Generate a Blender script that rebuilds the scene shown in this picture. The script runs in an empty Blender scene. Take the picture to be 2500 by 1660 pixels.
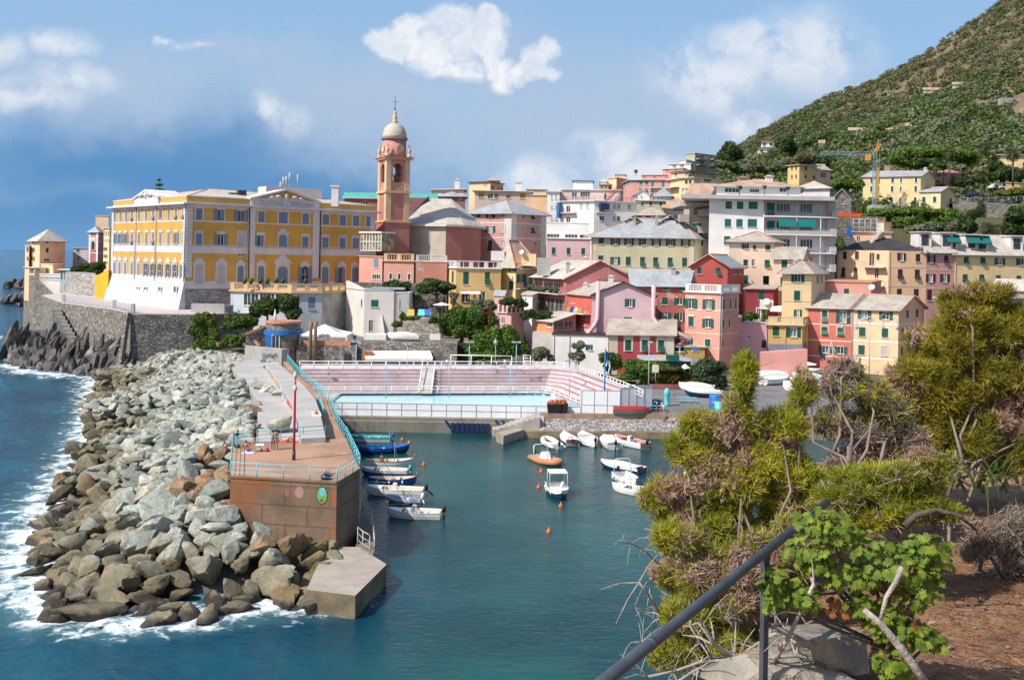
import bpy,math,random
import numpy as np
from mathutils import Vector,Matrix
random.seed(7);rng=np.random.default_rng(7)
SC=bpy.context.scene;COL=SC.collection
R=math.radians
H=23.0;F=35/36*2500;ROLL=R(1.1);SHY=-0.0798
CA,SA=math.cos(ROLL),math.sin(ROLL)
cd=bpy.data.cameras.new('camera');cam=bpy.data.objects.new('camera',cd);COL.objects.link(cam)
cd.lens=35;cd.sensor_width=36;cd.shift_y=SHY;cd.clip_start=.1;cd.clip_end=30000
cam.matrix_world=Matrix(((CA,-SA,0,0),(0,0,-1,0),(SA,CA,0,H),(0,0,0,1)))
SC.camera=cam
SC.view_settings.view_transform='Standard';SC.view_settings.look='None'
EXPO=.64;SC.view_settings.exposure=EXPO;SC.view_settings.gamma=1
SUN_EL,SUN_AZ=R(46),math.atan2(-.82,-.57)
sl=bpy.data.lights.new('sun','SUN');sl.energy=3.7;sl.angle=R(.5);sl.color=(1,.955,.88)
so=bpy.data.objects.new('sun',sl);COL.objects.link(so)
tosun=Vector((math.cos(SUN_EL)*math.sin(SUN_AZ),math.cos(SUN_EL)*math.cos(SUN_AZ),math.sin(SUN_EL)))
so.rotation_euler=tosun.to_track_quat('Z','Y').to_euler();so.location=(0,0,400)
class NT:
 """small helper for writing node trees"""
 def __init__(s,t):s.t=t;t.nodes.clear()
 def n(s,typ,**kw):
  o=s.t.nodes.new(typ)
  for k,v in kw.items():
   if k[0]=='_':setattr(o,k[1:],v)
   else:s.put(o.inputs[int(k[1:])if k[0]=='i' and k[1:].isdigit()else k.replace('__',' ')],v)
  return o
 def put(s,sock,v):
  if isinstance(v,bpy.types.NodeSocket):s.t.links.new(v,sock)
  elif isinstance(v,bpy.types.Node):s.t.links.new(v.outputs[0],sock)
  elif isinstance(v,(tuple,list))and sock.type=='RGBA' and len(v)==3:sock.default_value=(*v,1)
  else:sock.default_value=v
 def math(s,op,a,b=0.0,c=0.0,clamp=False):
  return s.n('ShaderNodeMath',_operation=op,_use_clamp=clamp,i0=a,i1=b,i2=c).outputs[0]
 def vm(s,op,a,b=(0,0,0)):
  o=s.n('ShaderNodeVectorMath',_operation=op,i0=a,i1=b)
  return o.outputs[1]if op in('LENGTH','DOT_PRODUCT','DISTANCE')else o.outputs[0]
 def mix(s,f,a,b,mode='MIX'):
  o=s.n('ShaderNodeMix',_data_type='RGBA',_blend_type=mode)
  s.put(o.inputs[0],f);s.put(o.inputs[6],a);s.put(o.inputs[7],b);return o.outputs[2]
 def noise(s,v,sc,det=3.0,rough=.55,dist=0.0):
  return s.n('ShaderNodeTexNoise',Vector=v,Scale=sc,Detail=det,Roughness=rough,Distortion=dist).outputs[0]
 def step(s,v,a,b):
  o=s.n('ShaderNodeMapRange',_interpolation_type='SMOOTHSTEP',i0=v,i1=a,i2=b);return o.outputs[0]
 def scale(s,v,xyz):return s.vm('MULTIPLY',v,xyz)
W=bpy.data.worlds.new('World');SC.world=W;W.use_nodes=True
t=NT(W.node_tree)
sky=t.n('ShaderNodeTexSky',_sky_type='NISHITA',_sun_disc=False,_sun_elevation=SUN_EL,_sun_rotation=SUN_AZ,_altitude=20,_air_density=1.0,_dust_density=1.2,_ozone_density=1.6)
g=t.n('ShaderNodeTexCoord').outputs['Generated']
sp=t.n('ShaderNodeSeparateXYZ',i0=g)
yy=t.math('MAXIMUM',sp.outputs[1],.05)
cx=t.math('DIVIDE',sp.outputs[0],yy);cz=t.math('DIVIDE',sp.outputs[2],yy)
q=t.n('ShaderNodeCombineXYZ',i0=cx,i1=cz,i2=0.0).outputs[0]
warp=t.n('ShaderNodeTexNoise',Vector=q,Scale=9.0,Detail=6.0,Roughness=.62).outputs[1]
qw=t.vm('ADD',q,t.scale(t.vm('SUBTRACT',warp,(.5,.5,.5)),(.075,.06,0)))
qs=t.vm('ADD',q,t.scale(t.vm('SUBTRACT',warp,(.5,.5,.5)),(.16,.10,0)))
def slope(px,py):
 xc=(px-1250)/F;yc=-(py-830)/F+SHY*2500/F
 return xc*CA-yc*SA,xc*SA+yc*CA
def blob(px,py,rx,ry,coord,soft=1.0):
 x,z=slope(px,py)
 d=t.vm('LENGTH',t.scale(t.vm('SUBTRACT',coord,(x,z,0)),(F/rx,F/ry,0)))
 return t.step(d,1.0,1.0-soft)
def union(bs):
 o=bs[0]
 for b in bs[1:]:o=t.math('MAXIMUM',o,b)
 return o
nish=t.n('ShaderNodeVectorMath',_operation='MULTIPLY',i0=sky.outputs[0],i1=(.15,.15,.15)).outputs[0]
base=t.mix(.8,nish,t.mix(t.step(sp.outputs[2],.0,.30),(.36,.56,.80),(.30,.52,.80)))
storm=union([blob(380,400,1050,240,qs,.85),blob(60,560,900,230,qs,.8),blob(760,460,560,150,qs,.8)])
c1=t.mix(t.math('MULTIPLY',storm,.9),base,(.085,.265,.55))
c1=t.mix(t.math('MULTIPLY',t.step(cz,.055,-.01),.6),c1,(.20,.41,.68))
veil=union([blob(250,210,620,190,qs,.9),blob(900,260,560,230,qs,.9),blob(1500,280,640,260,qs,.9),blob(1650,430,520,150,qs,.9),blob(1250,330,700,200,qs,.9),blob(1900,250,420,220,qs,.9),blob(640,120,300,90,qs,1),blob(1150,180,420,210,qs,.9)])
veil=t.math('MULTIPLY',veil,t.step(t.noise(qw,5.5,7,.6),.15,.56))
c2=t.mix(t.math('MULTIPLY',veil,.86),c1,(.45,.56,.74))
low=union([blob(1320,440,150,70,qw,.7),blob(1480,380,120,75,qw,.7),blob(1840,300,130,60,qw,.8),blob(1590,430,200,60,qw,.8),blob(660,275,60,60,qw,.9),blob(1950,130,260,140,qw,.8),blob(1750,190,250,130,qw,.8),blob(1850,90,200,70,qw,.8),blob(1640,130,90,60,qw,.8),blob(140,110,110,55,qw,.8),blob(60,230,200,60,qw,.9),blob(170,190,160,50,qw,.9),blob(10,120,90,60,qw,.9),blob(1290,420,60,30,qw,.8),blob(400,92,42,16,qw,.9),blob(470,110,80,20,qw,.9),blob(700,300,90,60,qw,1)])
low=t.math('MULTIPLY',low,t.step(t.noise(qw,16,8,.62),.30,.58))
c3=t.mix(t.math('MULTIPLY',low,.85),c2,(.82,.86,.92))
head=union([blob(950,105,62,62,qw,.45),blob(1020,95,80,70,qw,.45),blob(1100,100,80,70,qw,.45),blob(1175,90,65,60,qw,.45),blob(1210,120,45,60,qw,.5),blob(1060,150,90,50,qw,.6),blob(1130,170,70,45,qw,.6),blob(1230,190,50,45,qw,.6),blob(1310,155,42,50,qw,.55),blob(1280,180,50,30,qw,.6),blob(1340,180,40,25,qw,.7),blob(920,90,42,40,qw,.6),blob(1000,60,60,40,qw,.5),blob(1090,55,70,42,qw,.5),blob(1180,60,60,40,qw,.5),blob(1215,165,60,40,qw,.6),blob(1325,125,30,40,qw,.6)])
head=t.math('MULTIPLY',head,t.step(t.noise(qw,24,8,.6),.22,.5))
shade=t.step(t.noise(qs,20,5,.6),.35,.66)
c4=t.mix(head,c3,t.mix(shade,(.68,.76,.87),(.95,.96,.975)))
ceil_=t.mix(t.step(sp.outputs[1],.02,.12),nish,c4)
bg=t.n('ShaderNodeBackground',Color=ceil_,Strength=2**-EXPO)
t.n('ShaderNodeOutputWorld',Surface=bg)
ZM={'A1':(0,380,2.903),'A2':(460,380,2.9037),'A3':(860,220,3.136),'A4':(840,600,3.919),'A5':(1080,380,3.921),'A6':(1260,560,4.127),'B1':(1400,340,3.409),'B2':(1540,560,3.919),'B3':(1900,480,3.267),'B4':(1860,0,3.016),'B5':(540,800,3.137),'B6':(1060,820,3.136),'C1':(0,860,2.24),'C2':(500,1100,3.136),'C3':(1480,820,3.136),'C4':(1480,1160,3.136),'C5':(1960,700,3.135),'C6':(1960,1160,3.135),'S':(0,0,1),'V':(0,0,.9444),'D1':(1560,840,11.81),'D3':(540,1000,9.8),'D4':(840,1040,6.535),'D5':(1280,1020,6.947),'D6':(1320,880,6.216),'D7':(600,780,7.873),'D8':(820,1150,6.814),'E1':(1400,360,6.561),'E2':(1060,420,6.561),'E3':(0,540,7.128),'E4':(2080,340,5.6),'E5':(1780,820,8.436),'E6':(520,560,6.561)}
ZC=ZM['S']
def use(k):
 global ZC;ZC=ZM[k]
def ray(x,y):
 px,py=ZC[0]+x/ZC[2],ZC[1]+y/ZC[2]
 a,b=slope(px,py);return Vector((a,1,b))
def at(x,y,Y):return Vector((0,0,H))+ray(x,y)*Y
def gr(x,y,z):
 d=ray(x,y);return Vector((0,0,H))+d*((z-H)/d.z)
def xy(x,y,Y):p=at(x,y,Y);return Vector((p.x,p.y))
ORG={}
def tag(o,label=None,cat=None,group=None,kind=None):
 for k,v in(('label',label),('category',cat),('group',group),('kind',kind)):
  if v:o[k]=v
 return o
def root(name,loc,label,cat,group=None):
 o=bpy.data.objects.new(name,None);COL.objects.link(o);o.location=loc;o.empty_display_size=.3
 ORG[o.name]=Vector(loc);return tag(o,label,cat,group)
def finish(name,me,co,mats,parent,org):
 """link a mesh whose coordinates co are in world space"""
 if parent is not None:off=ORG[parent.name]
 else:off=Vector(org)if org is not None else Vector(((co[:,0].min()+co[:,0].max())/2,(co[:,1].min()+co[:,1].max())/2,co[:,2].min()))
 me.vertices.foreach_set('co',(co-np.array(off)).astype(np.float32).ravel())
 for m in(mats if isinstance(mats,(list,tuple))else[mats]):me.materials.append(m)
 o=bpy.data.objects.new(name,me);COL.objects.link(o)
 if parent is not None:o.parent=parent
 else:o.location=off
 ORG[o.name]=off;me.update();return o
def auto_uv(me,co):
 nl=len(me.loops)
 if not nl:return
 lv=np.empty(nl,np.int32);me.loops.foreach_get('vertex_index',lv)
 npol=len(me.polygons);tot=np.empty(npol,np.int32);me.polygons.foreach_get('loop_total',tot)
 nr=np.empty(npol*3,np.float32);me.polygons.foreach_get('normal',nr);nr=nr.reshape(-1,3)
 u=np.stack([-nr[:,1],nr[:,0],np.zeros(npol)],1);l=np.linalg.norm(u,axis=1);u[l<.05]=(1,0,0)
 u/=np.linalg.norm(u,axis=1)[:,None];v=np.cross(nr,u)
 idx=np.repeat(np.arange(npol),tot);p=co[lv]
 uv=np.stack([(p*u[idx]).sum(1),(p*v[idx]).sum(1)],1).astype(np.float32)
 me.uv_layers.new(name='UVMap').data.foreach_set('uv',uv.ravel())
def np_mesh(name,v,f,mats,parent=None,org=None,smooth=False,mi=None,uv=False):
 """v (n,3), f (m,k) numpy arrays: fast"""
 me=bpy.data.meshes.new(name);v=np.asarray(v,float);f=np.asarray(f,np.int32);k=f.shape[1]
 me.vertices.add(len(v));me.loops.add(f.size);me.polygons.add(len(f))
 me.vertices.foreach_set('co',v.astype(np.float32).ravel())
 me.loops.foreach_set('vertex_index',f.ravel())
 me.polygons.foreach_set('loop_start',np.arange(0,f.size,k,dtype=np.int32))
 me.polygons.foreach_set('loop_total',np.full(len(f),k,np.int32))
 if smooth:me.polygons.foreach_set('use_smooth',np.ones(len(f),bool))
 if mi is not None:me.polygons.foreach_set('material_index',np.asarray(mi,np.int32))
 me.update(calc_edges=True)
 if uv:auto_uv(me,v)
 return finish(name,me,v,mats,parent,org)
class MB:
 def __init__(s):s.v=[];s.f=[];s.m=[];s.sm=[]
 def add(s,vs,fs,m=0,sm=False):
  b=len(s.v);s.v+=[tuple(p)for p in vs]
  for f in fs:s.f.append([b+i for i in f]);s.m.append(m);s.sm.append(sm)
 def quad(s,a,b,c,d,m=0):s.add([a,b,c,d],[(0,1,2,3)],m)
 def hexa(s,p,m=0):
  s.add(p,[(3,2,1,0),(4,5,6,7),(0,1,5,4),(1,2,6,5),(2,3,7,6),(3,0,4,7)],m)
 def box(s,x0,y0,z0,x1,y1,z1,m=0):
  s.hexa([(x0,y0,z0),(x1,y0,z0),(x1,y1,z0),(x0,y1,z0),(x0,y0,z1),(x1,y0,z1),(x1,y1,z1),(x0,y1,z1)],m)
 def obox(s,c,sx,sy,sz,rz=0,m=0):
  ca,sa=math.cos(rz),math.sin(rz);q=[]
  for z in(0,sz):
   for a,b in((-1,-1),(1,-1),(1,1),(-1,1)):
    x,y=a*sx/2,b*sy/2;q.append((c[0]+x*ca-y*sa,c[1]+x*sa+y*ca,c[2]+z))
  s.hexa(q,m)
 def bar(s,a,b,w,h=None,m=0):s.tube([a,b],w/2,4,m=m)
 def tube(s,pts,r,n=6,m=0,caps=True,sm=None):
  pts=[Vector(p)for p in pts];k=len(pts);rs=r if isinstance(r,(list,tuple))else[r]*k
  vs=[];prev=None
  for i,p in enumerate(pts):
   d=(pts[min(i+1,k-1)]-pts[max(i-1,0)])
   d=d.normalized()if d.length>1e-9 else Vector((0,0,1))
   if prev is None:
    a=d.cross(Vector((0,0,1)))
    if a.length<.1:a=d.cross(Vector((0,1,0)))
   else:a=prev-d*prev.dot(d)
   a.normalize();prev=a;b=d.cross(a)
   for j in range(n):
    th=2*math.pi*(j+.5)/n;vs.append(p+(a*math.cos(th)+b*math.sin(th))*rs[i])
  fs=[(i*n+j,i*n+(j+1)%n,(i+1)*n+(j+1)%n,(i+1)*n+j)for i in range(k-1)for j in range(n)]
  if caps:fs+=[tuple(reversed(range(n))),tuple(range((k-1)*n,k*n))]
  s.add(vs,fs,m,n>4 if sm is None else sm)
 def lathe(s,c,prof,n=16,m=0,sm=True,axis=None,ph=0):
  c=Vector(c);vs=[]
  rot=axis.to_track_quat('Z','Y')if axis is not None else None
  for r,z in prof:
   for j in range(n):
    th=2*math.pi*j/n+ph;p=Vector((r*math.cos(th),r*math.sin(th),z))
    vs.append(c+(rot@p if rot else p))
  k=len(prof)
  fs=[(i*n+j,i*n+(j+1)%n,(i+1)*n+(j+1)%n,(i+1)*n+j)for i in range(k-1)for j in range(n)]
  fs+=[tuple(reversed(range(n))),tuple(range((k-1)*n,k*n))]
  s.add(vs,fs,m,sm)
 def prism(s,poly,z0,z1,m=0,mt=None):
  n=len(poly);a=z0 if isinstance(z0,list)else[z0]*n;b=z1 if isinstance(z1,list)else[z1]*n
  vs=[(p[0],p[1],z)for p,z in zip(poly,a)]+[(p[0],p[1],z)for p,z in zip(poly,b)]
  s.add(vs,[(i,(i+1)%n,n+(i+1)%n,n+i)for i in range(n)]+[tuple(reversed(range(n)))],m)
  s.add(vs[n:],[tuple(range(n))],m if mt is None else mt)
 def ell(s,c,rx,ry=None,rz=None,n=12,m=0,q=None):
  ry=ry or rx;rz=rz or rx;c=Vector(c);vs=[];k=max(4,n//2)
  for i in range(k+1):
   ph=math.pi*i/k
   for j in range(n):
    th=2*math.pi*j/n;p=Vector((rx*math.sin(ph)*math.cos(th),ry*math.sin(ph)*math.sin(th),-rz*math.cos(ph)))
    vs.append(c+(q@p if q else p))
  s.add(vs,[(i*n+j,i*n+(j+1)%n,(i+1)*n+(j+1)%n,(i+1)*n+j)for i in range(k)for j in range(n)],m,True)
 def build(s,name,mats,parent=None,org=None,uv=True):
  me=bpy.data.meshes.new(name);me.from_pydata(s.v,[],s.f)
  me.polygons.foreach_set('material_index',np.array(s.m,np.int32));me.polygons.foreach_set('use_smooth',np.array(s.sm,bool))
  me.update();co=np.array(s.v,float)
  if uv:auto_uv(me,co)
  return finish(name,me,co,mats,parent,org)
def copy_tree(o,parent=None):
 c=o.copy();COL.objects.link(c)
 if parent is not None:c.parent=parent
 for ch in list(o.children):copy_tree(ch,c)
 return c
def place(o,loc,rz=0,sc=1,tilt=(0,0)):
 o.location=loc;o.rotation_euler=(tilt[0],tilt[1],rz);o.scale=(sc,sc,sc)if not isinstance(sc,tuple)else sc
 return o
def new_mat(name):
 m=bpy.data.materials.new(name);m.use_nodes=True
 t=NT(m.node_tree);p=t.n('ShaderNodeBsdfPrincipled');t.n('ShaderNodeOutputMaterial',Surface=p)
 return m,t,p
def srgb(r,g,b):
 f=lambda c:(c/255/12.92 if c/255<=.04045 else((c/255+.055)/1.055)**2.4)
 return(f(r),f(g),f(b))
def dim(c,k):return tuple(min(1,x*k)for x in c)
MATS={}
def mat(name,col,rough=.8,var=.12,vs=.6,fine=.08,streak=0.0,patch=None,bump=0.0,bs=8,metal=0.0,spec=.3,pat=None,pc=None,ps=1.0,coord='pos'):
 """wall-like material: col varied by large noise (var), fine grain, rain streaks and patches of another colour"""
 if name in MATS:return MATS[name]
 m,t,p=new_mat(name)
 if coord=='pos':pos=t.n('ShaderNodeNewGeometry').outputs[0]
 else:
  tc=t.n('ShaderNodeTexCoord').outputs['Object'];oi=t.n('ShaderNodeObjectInfo')
  pos=t.vm('ADD',tc,t.scale(t.n('ShaderNodeCombineXYZ',i0=oi.outputs['Random'],i1=oi.outputs['Random'],i2=oi.outputs['Random']).outputs[0],(37,53,71)))
 n1=t.noise(pos,vs,4)
 c=t.mix(t.step(n1,.3,.7),dim(col,1-var),dim(col,1+var))
 if fine:c=t.mix(t.math('MULTIPLY',t.step(t.noise(pos,vs*12,3),.35,.75),fine*2),c,dim(col,.62))
 h=None
 uv=t.n('ShaderNodeTexCoord').outputs['UV']
 if pat=='slate':
  b=t.n('ShaderNodeTexBrick',Vector=uv,Color1=(1,1,1,1),Color2=(.72,.74,.76,1),Mortar=(.42,.42,.42,1),Scale=1.0/ps)
  b.inputs['Mortar Size'].default_value=.022;b.inputs['Brick Width'].default_value=.62;b.inputs['Row Height'].default_value=.34
  b.inputs['Bias'].default_value=-.2
  c=t.mix(1.0,c,b.outputs[0],'MULTIPLY');h=b.outputs[1]
  h=t.math('SUBTRACT',1.0,h)
 elif pat=='brick':
  b=t.n('ShaderNodeTexBrick',Vector=uv,Color1=(1,1,1,1),Color2=(.8,.8,.8,1),Mortar=(.6,.6,.6,1),Scale=1.0/ps)
  b.inputs['Mortar Size'].default_value=.02;b.inputs['Brick Width'].default_value=1.1;b.inputs['Row Height'].default_value=.45
  c=t.mix(1.0,c,b.outputs[0],'MULTIPLY');h=t.math('SUBTRACT',1.0,b.outputs[1])
 elif pat=='stone':
  uw=t.vm('ADD',uv,t.scale(t.n('ShaderNodeTexNoise',Vector=uv,Scale=2.2/ps).outputs[1],(.25*ps,.2*ps,0)))
  uw=t.scale(uw,(1/ps,1.9/ps,1))
  vo=t.n('ShaderNodeTexVoronoi',_feature='F1',Vector=uw,Scale=1.5)
  ve=t.n('ShaderNodeTexVoronoi',_feature='DISTANCE_TO_EDGE',Vector=uw,Scale=1.5)
  hs=t.n('ShaderNodeSeparateColor',i0=vo.outputs['Color'])
  c=t.mix(1.0,c,t.mix(hs.outputs[0],(.5,.5,.52),(1.35,1.28,1.2)),'MULTIPLY')
  e=t.step(ve.outputs[0],.015,.09)
  c=t.mix(e,pc or dim(col,.35),c);h=e
 elif pat=='slat':
  wv=t.n('ShaderNodeTexWave',_wave_type='BANDS',_bands_direction='Y',Vector=uv,Scale=6.0/ps,Distortion=0.0)
  c=t.mix(wv.outputs[0],dim(col,.62),c);h=wv.outputs[0]
 elif pat=='course':
  wv=t.n('ShaderNodeTexWave',_wave_type='BANDS',_bands_direction='Y',Vector=uv,Scale=.314/ps*1.0,Distortion=.3)
  c=t.mix(t.step(wv.outputs[0],.02,.12),dim(col,.72),c)
 if streak:
  sn=t.noise(t.scale(pos,(1.6,1.6,.13)),1.4,5,.65)
  c=t.mix(t.math('MULTIPLY',t.step(sn,.5,.78),streak),c,dim(col,.38))
 if patch:
  c=t.mix(t.math('MULTIPLY',t.step(t.noise(pos,patch[1],6,.65),patch[2],patch[2]+.07),patch[3]if len(patch)>3 else 1.0),c,patch[0])
 t.put(p.inputs['Base Color'],c);p.inputs['Roughness'].default_value=rough;p.inputs['Metallic'].default_value=metal
 p.inputs['Specular IOR Level'].default_value=spec
 if bump:
  hn=t.noise(pos,bs,5,.6)
  if h is not None:hn=t.math('MULTIPLY_ADD',h,1.2,hn)
  t.put(p.inputs['Normal'],t.n('ShaderNodeBump',Strength=bump,Distance=.08,Height=hn).outputs[0])
 MATS[name]=m;return m
def stucco(name,col,**k):return mat(name,col,**{**dict(rough=.92,var=.09,vs=.25,fine=.05,streak=.22,bump=.15,bs=6,spec=.15),**k})
def paint(name,col,**k):return mat(name,col,**{**dict(rough=.45,var=.06,vs=2,fine=.04,spec=.4),**k})
def glass(name,col=(.03,.045,.06),rough=.08):
 if name in MATS:return MATS[name]
 m,t,p=new_mat(name);pos=t.n('ShaderNodeNewGeometry').outputs[0]
 t.put(p.inputs['Base Color'],t.mix(t.step(t.noise(pos,.9,2),.4,.6),dim(col,.6),dim(col,1.5)))
 p.inputs['Roughness'].default_value=rough;MATS[name]=m;return m
def leafmat(name,c1,c2,dry=None,vs=.5,rough=.6,trans=.25,fv=4):
 if name in MATS:return MATS[name]
 m,t,p=new_mat(name);pos=t.n('ShaderNodeNewGeometry').outputs[0]
 c=t.mix(t.step(t.noise(pos,vs,3),.35,.65),c1,c2)
 c=t.mix(t.math('MULTIPLY',t.step(t.noise(pos,vs*fv,2),.35,.7),.6),c,dim(c1,.7))
 if dry:c=t.mix(t.step(t.noise(pos,dry[1],4),dry[2],dry[2]+.08),c,dry[0])
 t.put(p.inputs['Base Color'],c);p.inputs['Roughness'].default_value=rough;p.inputs['Specular IOR Level'].default_value=.25
 if trans:
  tr=t.n('ShaderNodeBsdfTranslucent',Color=t.mix(.5,c,(.25,.3,.03)))
  ms=t.n('ShaderNodeMixShader',i0=trans,i1=p,i2=tr)
  for n in m.node_tree.nodes:
   if n.type=='OUTPUT_MATERIAL':t.put(n.inputs[0],ms)
 MATS[name]=m;return m
# shared materials
m_conc=mat('concrete',(.40,.375,.35),rough=.92,var=.12,vs=.3,fine=.1,streak=.12,bump=.25,bs=7)
m_concd=mat('stained_concrete',(.20,.18,.15),rough=.95,var=.22,vs=.35,streak=.55,bump=.35,bs=5)
m_rust=mat('rust_stained_concrete',(.23,.155,.105),rough=.95,var=.28,vs=.3,streak=.6,patch=(srgb(150,90,50),.22,.52,.55),bump=.35,bs=4,pat='brick',ps=3.2)
m_deck=mat('reddish_deck',(.36,.21,.135),rough=.85,var=.2,vs=.22,fine=.07,patch=((.42,.30,.23),.3,.56,.7),bump=.15,bs=6)
m_stone=mat('grey_stone_masonry',(.27,.25,.225),rough=.95,var=.2,pat='stone',bump=.8,bs=5,pc=(.09,.085,.08))
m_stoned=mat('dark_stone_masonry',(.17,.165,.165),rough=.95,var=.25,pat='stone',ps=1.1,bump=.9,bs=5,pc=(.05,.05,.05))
m_cobble=mat('pale_cobbles',(.40,.38,.38),rough=.95,var=.15,pat='stone',ps=.75,bump=.9,bs=6,pc=(.14,.11,.10),patch=((.24,.13,.09),.25,.62,.5))
m_asph=mat('asphalt',(.17,.16,.155),rough=.95,var=.15,vs=.2,fine=.08,patch=((.11,.105,.1),.3,.56,.6))
m_turq=paint('turquoise_paint',srgb(95,190,200),patch=((.3,.16,.09),2.2,.66,.6))
m_white=paint('white_paint',(.78,.77,.75),var=.04,streak=.06)
m_wall_w=stucco('white_stucco',(.72,.69,.66),streak=.14)
m_grey=paint('grey_metal',(.33,.35,.37));m_dark=paint('dark_metal',(.035,.037,.042))
m_red=paint('red_paint',(.42,.02,.035),rough=.35)
m_navy=paint('navy_paint',(.012,.03,.10));m_blue=paint('blue_paint',(.02,.14,.38));m_black=paint('black_rubber',(.012,.012,.014),rough=.6)
m_orange=paint('orange_plastic',(.62,.10,.025));m_wood=mat('varnished_wood',(.32,.14,.05),rough=.4,var=.25,vs=4)
m_cloth=mat('white_canvas',(.78,.76,.72),rough=.9,var=.05)
m_terra=mat('terracotta',(.48,.21,.13),rough=.9,var=.2,vs=2)
use('V')
shore_v=[(0,842),(40,848),(60,858),(110,862),(170,868),(220,872),(212,910),(205,955),(190,1040),(150,1110),(105,1200),(75,1250),(85,1335),(120,1430),(250,1447),(330,1436),(480,1424),(600,1402),(690,1394)]
shore=np.array([gr(x,y,0).xy for x,y in shore_v])
def dist_poly(px,py,pl):
 d=np.full(px.shape,1e9)
 for a,b in zip(pl[:-1],pl[1:]):
  ab=b-a;l2=(ab**2).sum()+1e-9
  s=np.clip(((px-a[0])*ab[0]+(py-a[1])*ab[1])/l2,0,1)
  d=np.minimum(d,np.hypot(px-a[0]-s*ab[0],py-a[1]-s*ab[1]))
 return d
x0,x1,y0,y1,st=-150.0,90.0,42.0,262.0,.5
gx=np.arange(x0,x1+.01,st);gy=np.arange(y0,y1+.01,st);X,Y=np.meshgrid(gx,gy)
d=dist_poly(X,Y,shore)
fars=np.array([gr(x,y,0).xy for x,y in[(-30,700),(20,705),(45,712),(80,740),(30,770),(0,772),(-30,780)]])
d2=dist_poly(X,Y,fars)
pier_x=np.interp(Y,[42,62,66,88,135,262],[-9,-9,-6,-14,-36,-60])
out=1/(1+np.exp(-(pier_x-X)/2.0))
def waves(X,Y,n,l0,l1,seed,dirs):
 rr=np.random.default_rng(seed);z=np.zeros_like(X)
 for i in range(n):
  l=l0*(l1/l0)**rr.random();th=rr.normal(dirs,.6);k=2*np.pi/l
  ph=k*(X*np.cos(th)+Y*np.sin(th))+rr.random()*6.28
  z+=l*.012*(1-np.abs(np.sin(ph/2))*2+.3)
 return z/np.sqrt(n)*1.6
zs=waves(X,Y,34,1.6,11,1,.5);zh=waves(X,Y,16,1.2,4,2,1.4)
edge=np.clip(np.minimum.reduce([X-x0,x1-X,Y-y0,y1-Y])/8,0,1)
Z=(zs*1.15*out+zh*.20*(1-out))*edge
wide=np.interp(Y,[42,60,66,75,100,140,170,262],[4.0,4.5,7.5,9.5,6.5,5.0,7,9])
foam=np.clip(1-d/wide,0,1)*np.clip(out*1.4-.1,0,1)
foam=np.maximum(foam,np.clip(1-d2/9,0,1)*out)
foam=np.maximum(foam,.55*np.clip(1-d/1.8,0,1)*(Y<66))
foam+=np.clip(zs-.28,0,.3)*.9*out*np.clip(1-d/60,.25,1)
ny,nx=X.shape;ii=np.arange(ny*nx).reshape(ny,nx)
fq=np.stack([ii[:-1,:-1],ii[:-1,1:],ii[1:,1:],ii[1:,:-1]],-1).reshape(-1,4)
m,t,p=new_mat('sea_water');pos=t.n('ShaderNodeNewGeometry').outputs[0]
af=t.n('ShaderNodeAttribute',_attribute_name='foam').outputs['Fac'];ao=t.n('ShaderNodeAttribute',_attribute_name='open_sea').outputs['Fac']
col=t.mix(ao,t.mix(t.step(t.noise(pos,.035,3),.4,.6),(.0015,.037,.040),(.006,.070,.067)),t.mix(t.step(t.noise(pos,.05,4),.35,.65),(.001,.034,.068),(.006,.07,.108)))
fl=t.noise(t.vm('ADD',pos,t.scale(t.n('ShaderNodeTexNoise',Vector=pos,Scale=.35,Detail=3.0).outputs[1],(2.2,2.2,0))),.62,8,.68)
fm=t.step(t.math('ADD',t.math('MULTIPLY',af,.36),fl),.69,.92)
fm=t.math('MULTIPLY',fm,t.step(af,.015,.16))
col=t.mix(t.math('MULTIPLY',t.step(af,.15,.9),.45),col,(.10,.22,.22))
t.put(p.inputs['Base Color'],t.mix(fm,col,(.82,.85,.86)))
t.put(p.inputs['Roughness'],t.math('MULTIPLY_ADD',fm,.6,.10));p.inputs['IOR'].default_value=1.33;p.inputs['Specular IOR Level'].default_value=.34
hh=t.math('ADD',t.math('MULTIPLY',t.noise(t.scale(pos,(1,1.6,1)),1.1,5,.6),.9),t.math('MULTIPLY',t.noise(pos,.28,3),1.2))
bs=t.n('ShaderNodeBump',Distance=.35,Height=hh);t.put(bs.inputs['Strength'],t.math('MULTIPLY_ADD',ao,.45,.30));t.put(p.inputs['Normal'],bs.outputs[0])
m_sea=m
def sea_mesh(name,v,f,fo,op):
 o=np_mesh(name,v,f,m_sea,smooth=True,org=(0,0,0))
 for nm,a in(('foam',fo),('open_sea',op)):
  o.data.attributes.new(nm,'FLOAT','POINT').data.foreach_set('value',np.asarray(a,np.float32))
 return tag(o,kind='structure')
v=np.stack([X,Y,Z],-1).reshape(-1,3);n0=len(v)
ov=[];of=[]
def ringq(ax,ay,bx,by):
 b=n0+len(ov);ov.extend([(ax,ay,0),(bx,ay,0),(bx,by,0),(ax,by,0)]);of.append((b,b+1,b+2,b+3))
BIG=26000
ringq(-BIG,-400,x0,BIG);ringq(x1,-400,BIG,BIG);ringq(x0,y1,x1,BIG);ringq(x0,-400,x1,y0)
sea_mesh('sea',np.vstack([v,np.array(ov)]),np.vstack([fq,np.array(of)]),np.concatenate([foam.ravel(),np.zeros(len(ov))]),np.concatenate([out.ravel(),np.repeat([1,1,1,.0],4)]))
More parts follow.
